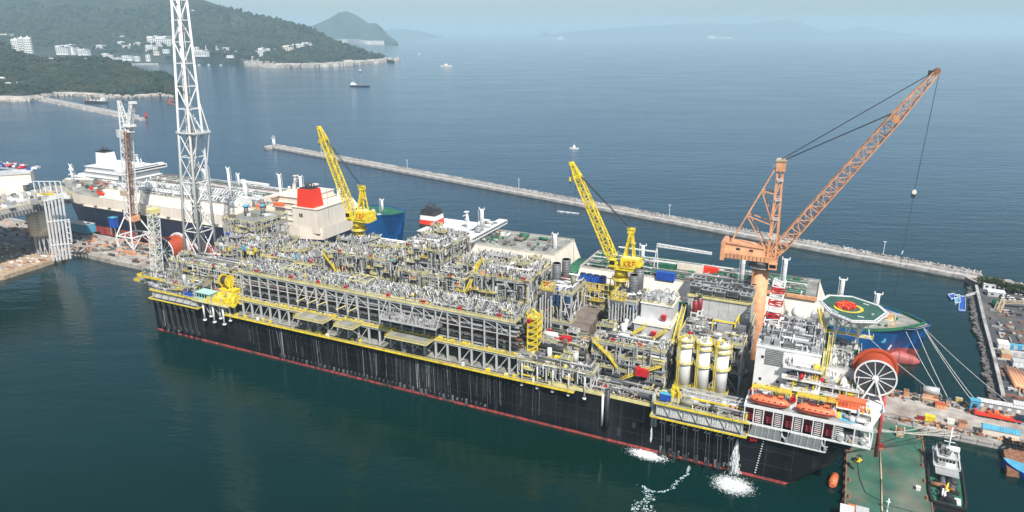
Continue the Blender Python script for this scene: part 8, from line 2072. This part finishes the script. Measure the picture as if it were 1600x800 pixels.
# ------------------------------------------------------------------ boats out on the water
def far_boat(x, y, L, b, rot, hm, label, house=WHITE, hx=-.3):
    p = on_z(x, y, 0.0); return small_boat((0, 0, 0), rot, L, b, hm, label, house, wl=(p[0], p[1], 0), hx=hx, name="boat")
far_boat(562, 135.5, 60, 11, PI + .02, NAVY, "small dark coaster out in the bay left of the yellow boom tip", WHITE, .32)
far_boat(563, 112.5, 16, 9, 1.2, DARK, "tiny dark sailing boat beyond the dark coaster", WHITE, 0)
far_boat(697, 104, 55, 12, .1, CREAM, "pale vessel far out in the bay", CREAM, 0)
far_boat(897, 233, 13.5, 5, PI - .1, WHITE, "white motor yacht just beyond the long breakwater", WHITE, 0)
far_boat(1125, 60, 640, 60, 0, WHITE, "pale ship on the hazy horizon", WHITE, -.35)
far_boat(875, 61.5, 180, 60, 0, WHITE, "small pale ship on the hazy horizon at left of centre", WHITE, 0)
far_boat(655, 85, 20, 8, 0, WHITE, "tiny white speck of a boat off the island", WHITE, 0)
for i, (x, lab) in enumerate(((311, "leftmost"), (326, "middle"), (345, "rightmost"))):
    far_boat(x, 102, 14, 5, .2, WHITE, f"{lab} of three tiny white boats off the town shore", WHITE, 0)
p = on_z(888, 332.5, 0); t = thing("barge", "thin pale floating boom of pontoons inside the breakwater", "pontoon", world_loc=(p[0], p[1], 0)); w = MB()
for k in range(7): w.box(-11 + k * 3.1, -8.2 + k * 3.1, -1, 1, 0, .8, WHITE if k % 2 else PALEGREY)
w.build("float", t)
# coaster moored by the wooded headland
p = on_z(152, 161, 0); CS = thing("coaster", "rusty work ship with white gear moored under the wooded headland", "ship", world_loc=(p[0], p[1], 0)); CS.rotation_euler = (0, 0, -.25)
rows = []; Lc = 62
for z, k in ((-1, .8), (3, .95), (5, 1)):
    side = [(x * Lc / 2, -6.5 * k * (1 - max(0, (x - .5) / .5) ** 2.2), z) for x in np.linspace(-1, 1, 14)]; rows.append(side + [(q_[0], -q_[1], q_[2]) for q_ in side[::-1]])
w = MB(); w.grid(rows, DARK, closed=True, smooth=False); w.poly(rows[2], [list(range(28))], RUST); w.build("hull", CS)
w = MB(); w.box(14, 22, -5, 5, 5, 10, WHITE); w.box(15, 20, -4, 4, 10, 13, WHITE); w.bar((17, 0, 13), (17, 0, 20), .6, WHITE); w.build("wheelhouse", CS)
w = MB(); gear(w, -20, 12, -5, 5, 5, 26, 3, RG, [WHITE, WHITE, PALEGREY, TAN]); w.build("cargo", CS)
w = MB(); w.bar((-27, -2, 5), (-22, -2, 20), 2.4, TAN); w.bar((-20, 2, 5), (-20, 2, 20), 1.6, PALEGREY); w.bar((-26, 0, 18), (-18, 0, 19), 1.4, WHITE); w.build("derrick", CS)
# floating orange oil boom
w = MB(); pts = [on_z(x, y, .4) for x, y in ((259, 157), (262, 156.2), (268, 156), (272, 157), (266, 158.6), (262, 160), (266, 161.5), (272, 163), (276, 163.5))]
for a, b in zip(pts[:-1], pts[1:]): w.bar(a, b, 2.2, BALLAST, 1.0)
w.bars = [(*b_[:8], w.mi(BALLAST)) for b_ in w.bars]
o = w.build("oil_boom"); tag(o, "looped orange floating boom by the headland's point", "floating boom")

# ------------------------------------------------------------------ water jets and foam
def foam_sheet(name, pts_cov, label, m_):
    """a thin sheet of froth on the water; cover says how thick the froth lies"""
    V, F, C = pts_cov; w = MB(); w.poly(V, F, m_, smooth=True); o = ground_part(w.build(name, kind="stuff")); o["label"] = label; o["category"] = "foam"
    at = o.data.attributes.new("cover", 'FLOAT', 'POINT'); at.data.foreach_set("value", np.array(C, np.float32)); return o
FSHEET = foam_sheet_material("churned_foam", 0.54, 0.30, 0.9)
def disc(cx, cy, rx, ry, z=.06, n=14, k=36, core=.36):
    V = [(cx, cy, z)]; C = [core]; F = []
    for i in range(1, n + 1):
        for j in range(k):
            a = 2 * PI * j / k; r = i / n; V.append((cx + rx * r * math.cos(a), min(-.2, cy + ry * r * math.sin(a)), z)); C.append(core * (1 - r ** 1.6) + (-.30) * r ** 1.6 if r < 1 else -1)
    for j in range(k): F.append((0, 1 + j, 1 + (j + 1) % k))
    for i in range(n - 1):
        for j in range(k): a = 1 + i * k + j; b = 1 + i * k + (j + 1) % k; F.append((a, a + k, b + k, b))
    return V, F, C
for x_, y_, rx_, ry_, lab in ((1145, 758, 12, 9.5, "round churned froth under the right water jet"), (1012, 711, 13, 6, "long churned froth under the left water jet")):
    c = Z(x_, y_, 0); foam_sheet("froth", disc(c[0], c[1], rx_, ry_), lab, FSHEET)
def ribbon(pts, wd_, core, z=.05, n=70):
    P = resample([np.array(Z(x, y, 0)) for x, y in pts], n); V = []; F = []; C = []
    for i, p_ in enumerate(P):
        q_ = P[min(n - 1, i + 1)] - P[max(0, i - 1)]; nn_ = np.array([-q_[1], q_[0]]) / max(1e-6, math.hypot(q_[0], q_[1]))
        for j in range(7): t_ = (j - 3) / 3; V.append((p_[0] + nn_[0] * wd_ * t_, p_[1] + nn_[1] * wd_ * t_, z)); C.append(core - .55 * t_ * t_ - (.3 if i in (0, n - 1) else 0))
    for i in range(n - 1):
        for j in range(6): a = i * 7 + j; F.append((a, a + 1, a + 8, a + 7))
    return V, F, C
FTHIN = foam_sheet_material("thin_foam_sheet", 0.60, 0.30, 0.8)
foam_sheet("froth", ribbon(((1077, 728), (1074, 742), (1060, 752), (1050, 764), (1034, 769), (1020, 768), (1006, 762)), 1.5, .12), "thin trailing ribbon of froth between the two splashes", FTHIN)
foam_sheet("froth", ribbon(((1006, 758), (1012, 772), (1020, 780), (1000, 788), (990, 800), (1020, 796), (1012, 806)), 3.0, .12, z=.055), "broken ribbon of froth at the bottom of the picture", FTHIN)
def foam_patch(x0, y0, rx, ry, n, label, seed, rot=0):
    rg_ = random.Random(seed); c = Z(x0, y0, 0); V = []; F = []
    for _ in range(n):
        r = abs(rg_.gauss(0, .55)); a = rg_.uniform(0, 6.28)
        if r > 1.35: continue
        u = c[0] + r * rx * math.cos(a); v = c[1] + r * ry * math.sin(a); z = .05 + .5 * max(0, .8 - r) * rg_.random() + .06
        if v > -.3: continue
        L_ = rg_.uniform(.08, .28) * (1.2 - .4 * r); wd_ = L_ * rg_.uniform(.3, .8); th = a + PI / 2 + rg_.gauss(0, .5); k = len(V)
        ca, sa = math.cos(th), math.sin(th)
        for dx, dy in ((-L_, 0), (0, -wd_), (L_, 0), (0, wd_)): V.append((u + dx * ca - dy * sa, v + dx * sa + dy * ca, z + rg_.uniform(0, .12)))
        F.append((k, k + 1, k + 2, k + 3))
    w = MB(); w.poly(V, F, FOAM); o = ground_part(w.build("foam", kind="stuff")); o["label"] = label; o["category"] = "foam"
foam_patch(1145, 758, 7.5, 6.0, 1700, "round white splash where the right water jet lands", 1)
foam_patch(1012, 711, 8.5, 3.6, 1200, "long white splash under the left water jet", 2)
def trail(pts, n, wd_, label, seed):
    rg_ = random.Random(seed); P = resample([np.array(Z(x, y, 0)) for x, y in pts], 60); V = []; F = []
    for _ in range(n):
        p_ = P[rg_.randrange(60)]; u = p_[0] + rg_.gauss(0, wd_); v = p_[1] + rg_.gauss(0, wd_ * .7); L_ = rg_.uniform(.15, .5); k = len(V); th = rg_.uniform(0, 3.14); ca, sa = math.cos(th), math.sin(th)
        for dx, dy in ((-L_, 0), (0, -L_ * .6), (L_, 0), (0, L_ * .6)): V.append((u + dx * ca - dy * sa, v + dx * sa + dy * ca, .05 + rg_.uniform(0, .05)))
        F.append((k, k + 1, k + 2, k + 3))
    w = MB(); w.poly(V, F, FOAMPALE); o = ground_part(w.build("foam", kind="stuff")); o["label"] = label; o["category"] = "foam"
trail(((1077, 728), (1074, 742), (1060, 752), (1050, 764), (1034, 769), (1020, 768), (1006, 762)), 120, .35, "thin trailing line of pale foam between the two splashes", 3)
trail(((1006, 762), (1012, 772), (1020, 778), (1000, 786), (990, 796), (1020, 792), (1012, 800)), 130, .9, "broken patch of pale foam at the bottom of the picture", 4)
def jet(top, bot, r0, r1, n, label, seed):
    rg_ = random.Random(seed); w = MB(); a = np.array(top, float); b = np.array(bot, float)
    for _ in range(n):
        t_ = rg_.random() ** .8; r = r0 + (r1 - r0) * t_; c = a + (b - a) * t_; c[1] -= math.sin(t_ * PI) * .6; x, y = rg_.gauss(0, r * .5), rg_.gauss(0, r * .5); s = rg_.uniform(.05, .16)
        w.bar((c[0] + x, c[1] + y, c[2] + rg_.uniform(.3, 1.4)), (c[0] + x * 1.1, c[1] + y * 1.1, c[2] - rg_.uniform(.2, .8)), s, FOAM)
    o = ground_part(w.build("water_jet", kind="stuff")); o["label"] = label; o["category"] = "water jet"
q = Z(1146, 738, 0); jt = S(1152, 690, -1.0); jet((jt[0], -.8, jt[2]), (q[0], q[1], .1), .25, 2.0, 850, "thick white water jet falling from the right fairlead platform", 1)
q = Z(1017, 702, 0); jt = S(1019, 657, -1.0); jet((jt[0], -1.0, jt[2]), (q[0], q[1], .1), .15, .35, 320, "thin white water jet falling at the left end of the right platform", 2)
